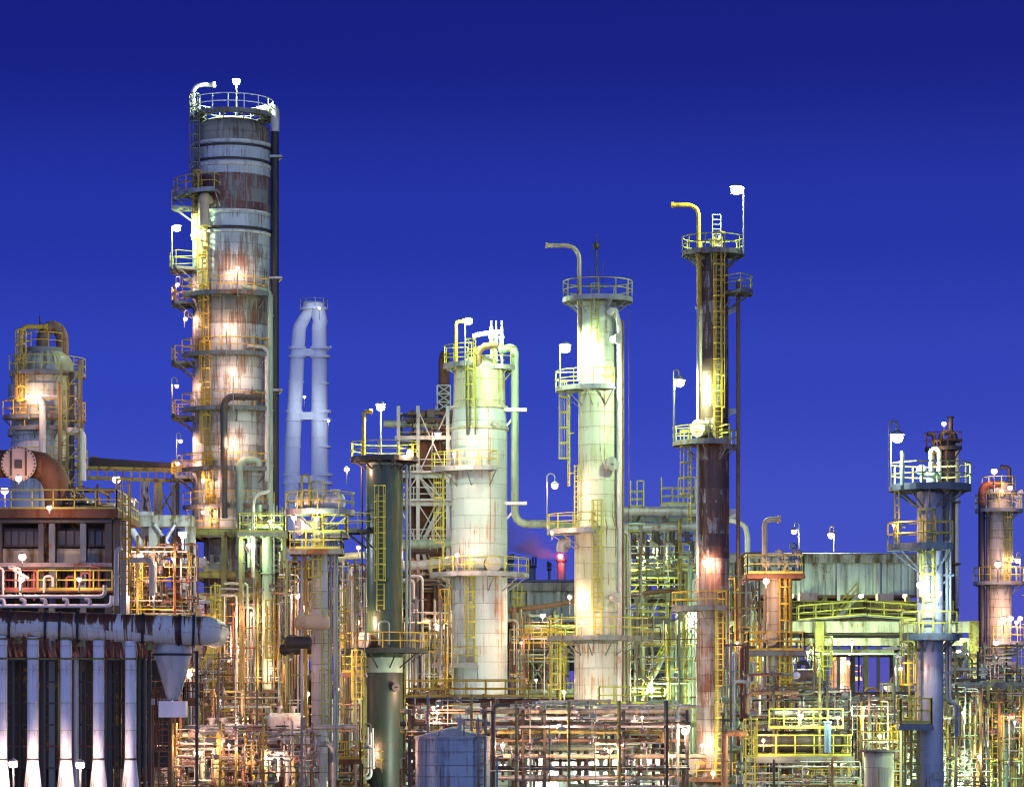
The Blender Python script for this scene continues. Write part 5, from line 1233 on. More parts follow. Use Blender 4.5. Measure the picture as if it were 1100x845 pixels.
rack('brown pipe rack at the lower left before the rusty yellow frame', (160,200,240,262,300,335), 198, 4, 785, (789,806,825), 'rust')
ORD = ['top','second','third','fourth','fifth','sixth','seventh','eighth','ninth','tenth','eleventh']
def runs(where, group, a, b, rows, D):
    for i, (py, r_, mt, dy, dx0, dx1) in enumerate(rows):
        lab = (ORD[i] + ' from the top' if i else 'topmost') + ' long ' + mt.replace('pipe_','').replace('galv','silver') + ' pipe ' + where
        pts = [(a+dx0,py,D+dy),(b+dx1,py,D+dy)]
        if i % 3 == 1: pts.append((b+dx1, py+12, D+dy))
        vs = [(a+(b-a)*R.uniform(.15,.85), py, D+dy, (1,0,0)) for _ in range(1 + i%2)]
        pipe_solo(lab, pts, r_, mt, group, valves=vs)
runs('on the rack behind the blue grey tank', 'pipes of the front rack', 430, 741, [(757,.06,'galv',-.1,20,0),(763.5,.15,'pipe_cream',.3,0,0),(771,.11,'pipe_pale',.2,100,0),(777,.14,'pipe_dark',1.8,0,0),(785.5,.14,'olive',.3,0,-30),(795,.1,'pipe_rust',1.2,10,0),(803,.16,'pipe_green',2.5,110,-60),(812,.14,'pipe_cream',.4,80,20),(824,.13,'pipe_dark',3,100,0),(835,.15,'pipe_grey',1.5,105,-20)], 184)
runs('on the rack at the lower right', 'pipes of the lower right rack', 775, 1110, [(744.5,.12,'pipe_dark',-.1,100,0),(751,.2,'pipe_green',1,0,0),(757,.1,'galv',2.2,80,0),(766,.22,'pipe_pale',.6,20,-60),(773,.12,'pipe_dark',2,0,0),(783,.2,'pipe_grey',1,120,0),(796,.17,'pipe_pale',.4,150,0),(806,.13,'pipe_rust',2,120,0),(820,.2,'pipe_green',1.2,130,0),(834,.16,'pipe_pale',.5,120,0)], 206)
runs('on the brown rack at lower left', 'pipes of the lower left rack', 155, 340, [(781,.16,'pipe_grey',.2,20,-60),(788,.11,'pipe_pale',1.4,0,-10),(797,.19,'pipe_pale',.3,0,0),(803,.1,'pipe_dark',2.5,0,0),(811,.13,'pipe_green',.6,-10,-40),(818,.2,'pipe_grey',1.8,0,0),(827,.12,'pipe_pale',.3,10,0),(838,.22,'pipe_pale',1,0,0)], 198)
runs('of the pale green frame', 'pipes on the green frame', 556, 760, [(673,.2,'pipe_green',1,0,0),(681,.14,'pipe_rust',3,0,0),(697,.3,'pipe_grey',2,0,0),(705,.14,'pipe_pale',4,0,0),(744,.25,'pipe_pale',1.5,0,0),(768,.3,'pipe_green',2.5,0,0)], 252)
runs('in the rust brown frame', 'pipes on the brown frame', 300, 484, [(617,.25,'pipe_rust',2,0,0),(622,.12,'pipe_dark',4,0,0),(652,.2,'pipe_pale',1,50,0),(664,.28,'pipe_rust',3,0,-10),(682,.13,'pipe_dark',5,0,0),(704,.2,'pipe_rust',2,0,0),(721,.13,'pipe_pale',4,0,0),(747,.25,'pipe_rust',1,0,0),(760,.3,'pipe_dark',3,0,0),(771,.14,'pipe_pale',1.5,70,0)], 268)
runs('under the long shed', 'pipes on the low green frame', 790, 1030, [(656,.2,'pipe_dark',1,0,0),(671,.3,'pipe_green',2,0,0),(679,.14,'pipe_rust',4,0,0),(690,.2,'pipe_pale',3,0,-100)], 262)
for lab, pts, r_, mt in (
  ('tall dark post pipe with elbow toward the blue grey tank', [(530,845,182),(530,757,182),(548,757,182)], .14, 'pipe_dark'),
  ('dark pipe bent over beside the foot of the white column', [(516,757,183),(533,757,183),(534,750,183)], .13, 'pipe_dark'),
  ('blue instrument pipe beside the blue grey tank', [(534,845,181),(534,812,181),(541,812,181)], .06, 'blue'),
  ('grey portal pipe in front of the dark green column foot', [(330,845,192),(330,781,192),(382,780,192)], .16, 'pipe_grey'),
  ('grey bent pipe under the grey portal pipe', [(335,800,191),(352,798,191),(358,804,191),(358,845,191)], .17, 'pipe_grey'),
  ('slim silver post pipe right of the rack before the rust brown column', [(728,845,183),(728,758,183),(748,758,183)], .1, 'galv'),
  ('dark pipe with elbow rising at the equipment platform', [(803,766,190),(803,744,190),(858,743,190)], .14, 'pipe_rust'),
  ('rusty branch pipe feeding the equipment platform from the left', [(779,845,188),(779,788,188),(785,787,188),(803,787,188)], .2, 'pipe_rust'),
  ('white vertical pipe with bend at the low left manifold', [(125,650,170),(125,590,170),(131,588,170)], .13, 'pipe_pale'),
  ('pale hooked pipe standing at the right of the furnace', [(135,602,180),(160,601,180),(163,606,180),(163,640,180)], .16, 'pipe_pale'),
  ('thick grey right hand pipe bent down at the right edge', [(1112,780,186),(1085,780,186),(1078,785,186),(1078,845,186)], .38, 'bluegreen'),
  ('dark line crossing the lower right above the service frame', [(880,746,200),(1110,742,200)], .1, 'pipe_dark')):
    pipe_solo(lab, pts, r_, mt, 'single pipes at the front')

# ---------------------------------------------------------------- equipment platform (centre right)
DE = 188
ep = Thing('equipment_platform', 'railed steel platform crowded with valves, centre right before the portal rack', 'platform', (X(860,DE),DE,0))
rect_platform(ep, X(812,DE), X(917,DE), DE, DE+7, Z(812,DE), 'grey', 'yellow', 'flrb', 1.3, th=.18)
for px in (818, 850, 880, 912):
    for yy in (DE+.6, DE+6):
        m = MB(); m.bar((X(px,DE),yy,0), (X(px,DE),yy,Z(814,DE)), .35 if px in (818,880) else .2); ep.part('post', m, M['concrete_dark' if px in (818,880) else 'grey'])
m = MB(); m.box(X(808,DE), X(905,DE), DE+3, DE+7, Z(782,DE), Z(778,DE)); ep.part('upper_deck', m, M['dark'])
for px in (812, 900):
    m = MB(); m.bar((X(px,DE),DE+3.2,Z(811,DE)), (X(px,DE),DE+3.2,Z(783,DE)), .25); ep.part('post', m, M['dark'])
m = MB(); rail_straight(m, [P(826,782,DE)+Vector((0,-.2,0)), P(905,782,DE)+Vector((0,-.2,0))], 1.2, 1.0); 
ep.part('railing', m, M['yellow'])
manifold('maze of grey valves and rusty pipes on the equipment platform', 806, 905, 722, 782, DE+2, 4, 26, 11, ('valve','pipe_pale','pipe_rust','pipe_dark','rustred','galv'), (.05,.12), 14)
m = MB(); m.cyl(P(889,808,DE-.3), P(889,776,DE-.3), .22); m.cyl(P(889,776,DE-.3), P(889,774,DE-.3), .28); solo('motor', m, M['blue'], tuple(P(889,808,DE-.3)), 'blue upright motor on the front of the equipment platform', 'motor')
cp = Thing('condenser', 'small vessel with a round white gauge face behind the valve maze', 'vessel', tuple(P(862,745,DE+5))); m = MB(); m.hdrum(P(857,726,DE+5), P(872,726,DE+5), .36); cp.part('shell', m, M['pipe_rust']); m = MB(); m.cyl(P(856,725,DE+4.6), P(856,725,DE+4.5), .22, seg=16); cp.part('gauge', m, M['white'])
m = MB(); m.tube([P(858,718,DE+5), P(858,711,DE+5), P(866,711,DE+5), P(868,718,DE+5)], .16, .4); m.cyl(P(863,760,DE+5), P(863,728,DE+5), .12); cp.part('pipe', m, M['dark'])
drum('thin white drum lying behind the valve maze on the equipment platform', 856, 890, 738, DE+6, 2.6, 'pipe_white', saddlez=Z(748,DE+6), group='horizontal drums', nozzles=1)

# ---------------------------------------------------------------- pipework fills
manifold('low pipe maze under the white legs and hopper at lower left', 150, 262, 786, 850, 186, 4, 26, 21, r=(.06,.16), nv=12, vert=.25)
manifold('pipe maze between the brown rack and the grey portal pipe', 262, 332, 790, 850, 186, 4, 18, 22, r=(.06,.16), nv=10, vert=.3)
manifold('narrow pipe maze right of the furnace at deck height', 128, 178, 590, 655, 186, 4, 20, 23, ('pipe_pale','pipe_rust','pipe_dark','redplate','pipe_green'), nv=7)
manifold('dense pipes in the brown frame beside the hopper', 150, 205, 655, 785, 200, 4, 22, 24, ('pipe_rust','pipe_dark','olive','pipe_pale'), nv=6, vert=.6)
manifold('pipes and valves inside the rusty yellow frame', 208, 300, 640, 735, DTb+1.5, 3.5, 26, 25, ('pipe_rust','pipe_pale','pipe_green','pipe_dark'), nv=9, vert=.6)
manifold('pipes behind the slender column and left of the dark green column', 302, 392, 600, 740, 258, 6, 34, 26, ('pipe_rust','pipe_pale','pipe_green','pipe_dark','rustred'), r=(.07,.2), nv=12)
manifold('pipes between the dark green and the white column', 434, 486, 600, 745, 262, 4, 24, 27, ('pipe_rust','pipe_pale','pipe_dark','pipe_cream'), r=(.07,.2), nv=8)
manifold('red and pale valves low beside the dark green column', 432, 484, 735, 782, 214, 4, 18, 28, ('pipe_rust','rustred','pipe_pale'), nv=8, vert=.4)
manifold('pipes left of the cream column under the weathered shed', 548, 612, 655, 752, 258, 4, 20, 29, ('pipe_rust','pipe_pale','pipe_green','redplate'), r=(.06,.16), nv=7)
manifold('pipes right of the cream column within the green frame', 664, 752, 580, 690, 256, 4, 30, 30, ('pipe_green','pipe_dark','pipe_pale','pipe_rust'), r=(.06,.16), nv=9)
manifold('grey lit valve field below the green frame deck', 655, 760, 692, 752, 256, 4, 26, 31, ('pipe_pale','pipe_grey','bluegreen','pipe_green'), r=(.06,.16), nv=10, vert=.6)
manifold('bottom pipes below the front rack by the hut', 540, 660, 775, 850, 196, 4, 22, 32, ('pipe_pale','pipe_rust','pipe_dark','pipe_green'), r=(.07,.16), nv=9, vert=.35)
manifold('bottom pipes before the foot of the rust brown column', 668, 742, 775, 850, 196, 4, 16, 33, ('pipe_pale','pipe_rust','pipe_dark','rustred'), r=(.07,.16), nv=9, vert=.4)
manifold('pale pipe maze beneath the equipment platform', 785, 925, 815, 850, 200, 4, 22, 34, ('pipe_green','pipe_pale','pipe_white'), r=(.07,.16), nv=10, vert=.5)
manifold('pipe maze between the equipment platform and the blue grey column', 905, 985, 745, 806, 196, 5, 30, 35, ('pipe_pale','pipe_green','pipe_rust','galv'), r=(.06,.14), nv=12)
manifold('pale pipes right of the blue grey column foot', 1012, 1062, 790, 850, 184, 4, 22, 36, ('pipe_pale','pipe_green','pipe_white'), r=(.06,.14), nv=9)
manifold('pipes on the service frame beside the right edge', 1025, 1110, 745, 790, 196, 3, 20, 37, ('pipe_pale','pipe_dark','olive','pipe_rust'), r=(.06,.14), nv=9)
manifold('pipes clustered below the long shed', 860, 985, 645, 664, 268, 5, 18, 38, ('pipe_dark','pipe_rust','olive'), r=(.07,.18), nv=6, vert=.3)
manifold('white pipes low right behind the buff tank', 925, 985, 800, 850, 206, 4, 20, 39, ('pipe_white','pipe_green','pipe_pale'), r=(.07,.16), nv=8, vert=.6)
sf = Thing('access_platform', 'yellow railed low platform right of the blue grey column with a tall ladder', 'platform', (X(1045,182),182,0), 'small yellow railed platforms')
rect_platform(sf, X(1015,182), X(1062,182), 181, 184, Z(794,182), 'grey', 'yellow', 'flrb', 1.35)
for px in (1017, 1024, 1059):
    m = MB(); m.bar((X(px,182),181.3,0), (X(px,182),181.3,Z(795,182)), .14); sf.part('post', m, M['bluegreen'])
ladder(sf, (X(1069,182),182), .4, 270, 1, Z(762,182), True)
# teal sloping conveyor gallery, pale rock coloured duct at far right
m = MB(); a, b = P(1072,772,215), P(1112,745,215); m.bar(a, b, 2.2, 1.6); solo('gallery', m, M['bluegreen'], tuple(a), 'dark teal sloping gallery at the right edge', 'gallery')
pipe_solo('wide rusty pink duct behind the service frame at right', [(1012,760,232),(1112,758,232)], 9*K(232), 'pinkplate', None, seg=18, name='duct', cat='duct')

# ---------------------------------------------------------------- far plant on the skyline
DZ = 700
for i, (px, w, top, lab) in enumerate(((571,9,606,'hazy grey tank on the skyline between white and cream columns'),(548,7,600,'hazy slim tower on the skyline hugging the white column'),(590,3,609,'thin far mast on the skyline near the red lit chimney'))):
    t = Thing('far_tower', lab, 'tower', (X(px,DZ),DZ,0), 'far plant on the skyline'); m = MB(); m.cyl((X(px,DZ),DZ,0), (X(px,DZ),DZ,Z(top,DZ)), w/2*K(DZ), seg=16); t.part('shell', m, M['bluegreen'])
    m = MB()
    for q in range(4):
        x = X(px-w/2+w*q/3,DZ); m.cyl((x,DZ,Z(top,DZ)), (x,DZ,Z(top-R.uniform(3,10),DZ)), .25, seg=6)
    m.box(X(px-w/2-1,DZ), X(px+w/2+1,DZ), DZ-2, DZ+2, Z(top+3,DZ), Z(top+1.5,DZ)); t.part('mast', m, M['dark'])
DR = 600
rc = Thing('chimney_stack', 'short red lit chimney with pink steam on the skyline left of the cream column', 'stack', (X(603,DR),DR,0), 'chimney stacks')
m = MB(); m.cyl((X(603,DR),DR,0), (X(603,DR),DR,Z(599,DR)), 5*K(DR), 4.4*K(DR), 20); rc.part('flue', m, M['pinkplate'])
m = MB(); m.lathe((X(603,DR),DR,Z(601,DR)), [(4.4*K(DR),0),(6*K(DR),0),(6*K(DR),-.3),(4.4*K(DR),-.3)], 20, 0, 360, True, False); rail_arc(m, (X(603,DR),DR), 5.8*K(DR), Z(601,DR), 0, 360, None, 1.2); rc.part('platform', m, M['redplate'])
# steam plume: a soft volume
m = MB(); prof = []
pts = [P(603,596,DR), P(596,592,DR+1), P(585,589,DR+2), P(570,583,DR+4), P(552,577,DR+6), P(530,571,DR+8), P(505,566,DR+10)]
m.sweep(pts, [4*K(DR), 9*K(DR), 12*K(DR), 14*K(DR), 16*K(DR), 18*K(DR), 19*K(DR)], 16)
sm_m, nt, b_ = new_mat('steam'); nt.nodes.remove(b_); q = N(nt); out = [n for n in nt.nodes if n.type == 'OUTPUT_MATERIAL'][0]
vp = nt.nodes.new('ShaderNodeVolumePrincipled'); vp.inputs['Color'].default_value = (.9,.88,.9,1)
tc = q.n('ShaderNodeTexCoord'); nz = q.noise(tc.outputs['Object'], .12, 3)
# density thins toward the skin of the plume: distance from the axis as a share of its radius
q.L(q.math('MULTIPLY', q.step(nz, .38, .7), .45), vp.inputs['Density']); nt.links.new(vp.outputs[0], out.inputs['Volume'])
o = m.build('steam', sm_m, None, tuple(pts[0])); tag(o, 'pale pink steam plume drifting left from the red lit chimney', 'steam', None, 'stuff')
bm = bmesh.new(); bm.from_mesh(o.data); bmesh.ops.remove_doubles(bm, verts=bm.verts, dist=.001); bmesh.ops.recalc_face_normals(bm, faces=bm.faces); bm.to_mesh(o.data); bm.free()
# ================================================================ denser plant between the main pieces
def vessel(label, px, top, D, rpx, mat, ring=(), plat=None, group='small upright vessels', topn=True):
    k = K(D); r = rpx*k; c = (X(px,D), D)
    t = Thing('process_vessel', label, 'vessel', (c[0],c[1],0), group)
    z = Z(top,D); m = MB(); m.lathe((c[0],c[1],0), [(r,0),(r,z)]+[(max(.005,r*math.cos(q*PI/16)), z+r*.5*math.sin(q*PI/16)) for q in range(1,9)], 24); t.part('shell', m, M[mat])
    if topn:
        m = MB(); m.tube([(c[0],c[1],z+r*.4),(c[0],c[1],z+r*.5+.6),(c[0]+r*1.5,c[1],z+r*.5+.6),(c[0]+r*1.5,c[1],z-3)], .12, .35); m.flange((c[0],c[1],z+r*.5+.15), (0,0,1), .22); t.part('outlet_pipe', m, M['pipe_rust'])
    for py in ring:
        m = MB(); m.lathe((c[0],c[1],Z(py,D)), [(r*.9,-.07),(r+.1,-.07),(r+.1,.07),(r*.9,.07)], 24, 0, 360, True, False); t.part('stiffener_ring', m, M['rust'])
    if plat: platform(t, c, Z(plat,D), r, r+.95, 150, 390, 'grey', 'yellow_old', 1.15)
    return t
for a in (
 ('buff upright vessel inside the rusty yellow frame, left bay', 224, 700, 257, 8, 'pipe_cream', (720,), None),
 ('rusty narrow vessel inside the rusty yellow frame, right bay', 289, 690, 258, 6, 'pipe_rust', (), 716),
 ('pale capsule vessel between slender and dark green columns', 378, 668, 246, 8, 'pipe_pale', (690,), 700),
 ('rusty capsule vessel between slender and dark green columns', 366, 700, 240, 6, 'pipe_rust', (), None),
 ('cream capsule vessel left of the white column foot', 458, 690, 256, 9, 'pipe_cream', (720,), 735),
 ('rust red vessel left of the white column foot', 474, 706, 254, 6, 'rustred', (), None),
 ('pale vessel left of the cream column below its wide platform', 586, 700, 262, 8, 'pipe_pale', (722,), 720),
 ('slim rusty vessel left of the cream column ladder', 570, 716, 262, 5, 'pipe_rust', (), None),
 ('green lit vessel right of the cream column foot', 682, 706, 264, 9, 'pipe_green', (730,), None),
 ('slim grey vessel in the bay right of the cream column', 703, 700, 266, 6, 'pipe_grey', (), 728),
 ('pale vessel behind the rust brown column foot', 744, 712, 258, 8, 'pipe_pale', (735,), None),
 ('brown vessel right of the rust brown column foot', 792, 740, 236, 8, 'rust', (770,), None),
 ('cream vessel between equipment platform and portal post', 930, 752, 232, 9, 'pipe_cream', (770,), 775),
 ('pale slim vessel left of the blue grey column foot', 958, 738, 228, 6, 'pipe_pale', (), None),
 ('green lit vessel under the right yellow portal post', 1036, 742, 226, 8, 'pipe_green', (760,), None),
 ('stubby grey vessel at the lower right edge', 1094, 760, 212, 9, 'pipe_grey', (775,), None),
 ('short rusty vessel in the brown frame right of the furnace', 166, 618, 205, 7, 'rust', (640,), None),
 ('pale vessel at the left foot of the rusty yellow frame', 213, 748, 240, 6, 'pipe_pale', (), None)):
    vessel(*a)
# low buildings and tanks that close the view between the feet of the columns
for lab, a, b, top, D, dep, mt in (
 ('brown windowless building behind the rusty yellow frame', 140, 330, 742, 300, 14, 'rust'),
 ('grey low building behind dark green and white columns', 330, 560, 748, 310, 14, 'concrete_dark'),
 ('pale green low building behind the green frame', 560, 790, 757, 300, 14, 'corr'),
 ('long low building far behind the portal rack', 790, 1040, 757, 330, 14, 'corr'),
 ('dull low building behind the beige column foot', 1040, 1200, 750, 345, 14, 'pinkplate'),
 ('dark shed hidden behind the furnace and hopper', 120, 205, 640, 225, 8, 'furnace')):
    t = Thing('plant_building', lab, 'building', (X((a+b)/2,D),D,0), 'low plant buildings')
    x0,x1,z1 = X(a,D),X(b,D),Z(top,D); m = MB(); m.box(x0,x1,D,D+dep,0,z1); t.part('wall', m, M[mt])
    m = MB(); m.box(x0-.3,x1+.3,D-.4,D+dep+.3,z1+.003,z1+.3); t.part('roof', m, M['grey'])
    n = int((x1-x0)/4)
    for i in range(n):
        x = x0+(x1-x0)*(i+.5)/n
        m = MB(); m.bar((x-1.6,D-.12,0),(x-1.6,D-.12,z1),.2); t.part('pilaster', m, M['rust' if i%2 else 'grey'])
        if i%2:
            m = MB(); m.box(x-.9,x+.9,D-.05,D-.005,z1-2.2,z1-1.0); t.part('window', m, M['glass'])
def small_platform(lab, a, b, D, dep, z, mat='grey', rail='yellow', lad=None, sides='flrb', h=1.15, sp=1.1):
    t = Thing('access_platform', lab, 'platform', (X((a+b)/2,D),D,0), 'small yellow railed platforms')
    rect_platform(t, X(a,D), X(b,D), D, D+dep, Z(z,D), mat, rail, sides, h, sp=sp)
    for px in (a+1, b-1):
        for yy in (D+.15, D+dep-.15):
            m = MB(); m.bar((X(px,D),yy,0), (X(px,D),yy,Z(z,D)-.1), .15); t.part('post', m, M['rust' if rail == 'yellow_old' else 'olive'])
    if lad: ladder(t, (X(lad,D), D), .12, 270, max(.5, Z(z+60,D)), Z(z,D)+1, True, rail)
for a in (
 ('yellow railed platform low between slender and dark green columns', 366, 392, 218, 3, 722, 'grey', 'yellow', 384),
 ('yellow railed landing left of the white column, above the red valves', 434, 484, 246, 2.5, 694, 'rust', 'yellow_old', None),
 ('lower yellow railed landing left of the white column', 436, 470, 240, 2.5, 724, 'rust', 'yellow', 466),
 ('yellow railed landing left of the cream column near sloping pipe', 548, 600, 243, 2.5, 691, 'rust', 'yellow_old', None),
 ('yellow railed landing under the weathered corrugated shed', 548, 566, 270, 2.5, 650, 'grey', 'yellow', 556),
 ('rusty railed landing right of furnace, upper', 136, 160, 190, 2.5, 622, 'rust', 'yellow_old', None),
 ('rusty railed landing beside the hopper, low', 196, 214, 196, 2.5, 752, 'rust', 'rust', None),
 ('orange railed landing left of the dark green column foot', 352, 388, 204, 3, 815, 'rust', 'yellow_old', None),
 ('yellow railed landing right of the rust brown column', 786, 818, 232, 2.5, 688, 'grey', 'yellow', 812),
 ('yellow railed landing under the long shed, left', 786, 812, 250, 2.5, 628, 'grey', 'yellow', None),
 ('orange railed landing above the pipes left of the blue grey column', 924, 966, 190, 3, 796, 'rust', 'yellow_old', 962),
 ('yellow railed landing near the left portal post', 668, 720, 236, 2.5, 664, 'grey', 'yellow', None),
 ('yellow railed landing by the green frame at pipe rack height', 690, 758, 234, 2.5, 776, 'grey', 'yellow', 752),
 ('yellow railed landing at the far right under the beige column', 1060, 1104, 205, 2.5, 760, 'grey', 'yellow', 1066)):
    small_platform(*a)
def tray(lab, a, b, D, z, mat='galv'):
    t = Thing('cable_tray', lab, 'cable tray', P(a,z,D), 'cable trays')
    m = MB(); p0, p1 = P(a,z,D), P(b,z,D)
    for yy in (-.25,.25): m.bar(p0+Vector((0,yy,0)), p1+Vector((0,yy,0)), .04, .14)
    n = int((p1-p0).length/.5)
    for i in range(n): m.bar(p0+(p1-p0)*(i/n)+Vector((0,-.25,-.03)), p0+(p1-p0)*(i/n)+Vector((0,.25,-.03)), .05)
    t.part('tray', m, M[mat]); m = MB()
    for q in range(4): m.tube([p0+Vector((0,-.15+q*.1,.05)), (p0+p1)/2+Vector((0,-.15+q*.1,.02)), p1+Vector((0,-.15+q*.1,.05))], .035, .1, 5)
    t.part('cables', m, M['black'])
for a in (('cable tray along the front of the rust brown frame', 302, 482, 267, 632), ('cable tray under the wide platform of the cream column', 556, 757, 250, 710), ('cable tray below the concrete portal beams', 775, 1040, 238, 702), ('cable tray on the front pipe rack', 520, 741, 183.3, 780), ('cable tray across the lower left pipe rack', 155, 335, 197.4, 793), ('cable tray on the lower right pipe rack', 900, 1110, 205, 761)):
    tray(*a)
def bundle(lab, px, n, w, D, top, mats, seed):
    rr = random.Random(seed); t = Thing('pipe_bundle', lab, 'pipework', (X(px,D),D,0), 'upright pipe bundles')
    for i in range(n):
        x = X(px-w/2+w*(i+.5)/n, D); r = rr.uniform(.06,.14); z = Z(top,D)+rr.uniform(-2,.5); y = D+rr.uniform(-.3,.3); s = rr.choice((-1,1))*rr.uniform(.6,2)
        pipe_part(t, [(x,y,0),(x,y,z),(x+s,y+.2,z)] if rr.random() < .7 else [(x,y,0),(x,y,z)], r, rr.choice(mats), seg=8)
    for q in range(3):
        z = Z(top,D)*(q+1)/4; m = MB(); m.bar((X(px-w/2-1,D),D-.2,z),(X(px+w/2+1,D),D-.2,z),.08,.12); t.part('clamp_bar', m, M['rust'])
for i, a in enumerate((
 ('upright rusty pipes left of the slender column', 318, 7, 16, 236, 612, ('pipe_rust','pipe_dark','pipe_pale')),
 ('upright pale pipes right of the slender column', 372, 6, 14, 232, 606, ('pipe_pale','galv','pipe_rust')),
 ('upright pipes right of the dark green column', 448, 6, 14, 236, 620, ('pipe_pale','pipe_rust','pipe_dark')),
 ('upright pipes just right of the white column', 556, 5, 10, 246, 640, ('pipe_green','pipe_pale','pipe_rust')),
 ('upright pipes hugging the cream column on its right', 672, 5, 10, 236, 545, ('pipe_green','pipe_pale','olive')),
 ('upright green pipes left of the rust brown column', 742, 5, 12, 238, 600, ('pipe_green','olive','pipe_pale')),
 ('upright pipes right of the rust brown column', 801, 5, 12, 228, 600, ('pipe_rust','pipe_pale','pipe_green')),
 ('upright pipes behind the equipment platform', 868, 7, 26, 230, 720, ('pipe_pale','pipe_dark','pipe_rust')),
 ('upright pipes left of the blue grey column', 972, 6, 18, 214, 700, ('pipe_green','pipe_pale','olive')),
 ('upright pipes right of the blue grey column', 1026, 5, 14, 220, 712, ('bluegreen','pipe_dark','pipe_rust')),
 ('upright rusty pipes in the brown frame beside the furnace', 150, 7, 20, 192, 600, ('pipe_rust','pipe_pale','olive')),
 ('upright pipes between brown frame and rusty yellow frame', 205, 5, 12, 216, 630, ('olive','pipe_rust','pipe_pale')),
 ('upright pipes inside the rusty yellow frame', 262, 7, 26, 247, 630, ('pipe_rust','pipe_pale','pipe_green')))):
    bundle(*a, 100+i)
manifold('cluttered pipe racks below the rusty yellow frame', 205, 300, 740, 790, 226, 6, 34, 51, ('pipe_rust','pipe_pale','olive','pipe_cream'), nv=10)
manifold('cluttered piping around the white box shaped tank', 330, 400, 755, 850, 216, 5, 30, 52, ('pipe_rust','pipe_pale','pipe_dark'), nv=10)
manifold('cluttered piping right of the dark green column foot', 430, 480, 780, 850, 200, 5, 22, 53, ('pipe_rust','pipe_pale','rustred'), nv=8)
manifold('cluttered piping on the front rack top left of the hut', 545, 660, 752, 800, 192, 4, 34, 54, ('pipe_rust','pipe_cream','pipe_pale','pipe_green'), r=(.05,.12), nv=12)
manifold('cluttered piping on the front rack top right of the hut', 655, 742, 752, 800, 192, 4, 26, 55, ('pipe_rust','pipe_cream','pipe_pale','pipe_green'), r=(.05,.12), nv=12)
manifold('cluttered piping between rust brown column and equipment platform', 776, 812, 690, 850, 206, 4, 26, 56, ('pipe_rust','pipe_pale','rustred','pipe_green'), nv=10, vert=.6)
manifold('cluttered piping above the buff tank', 905, 985, 743, 765, 214, 5, 34, 57, ('pipe_green','pipe_pale','pipe_rust'), r=(.05,.12), nv=12)
manifold('cluttered piping right of the blue grey column, middle', 1014, 1062, 700, 760, 216, 5, 28, 58, ('pipe_green','pipe_pale','olive','pipe_dark'), nv=8)
manifold('cluttered piping under the beige column', 1050, 1112, 715, 760, 260, 6, 28, 59, ('pipe_pale','pipe_rust','pipe_green'), r=(.07,.2), nv=6)
manifold('cluttered piping left above the slender column drums', 300, 334, 600, 690, 240, 4, 22, 60, ('pipe_pale','pipe_rust','pipe_dark'), nv=6)
manifold('cluttered piping on the roof of the furnace', 60, 120, 520, 548, 186, 5, 22, 61, ('pipe_dark','pipe_rust','pipe_green'), r=(.06,.16), nv=8)
manifold('cluttered piping on the stair tower head', 428, 488, 440, 470, 268, 4, 16, 62, ('pipe_dark','pipe_rust','galv'), r=(.06,.16), nv=4)
manifold('cluttered piping at the right foot of the tallest column', 262, 305, 540, 620, 247, 3, 20, 63, ('pipe_green','pipe_pale','pipe_dark'), r=(.06,.18), nv=6)
manifold('cluttered piping left of the rust brown column below the walkway', 676, 750, 560, 600, 249, 3, 22, 64, ('pipe_green','pipe_pale','pipe_rust'), r=(.06,.16), nv=6)
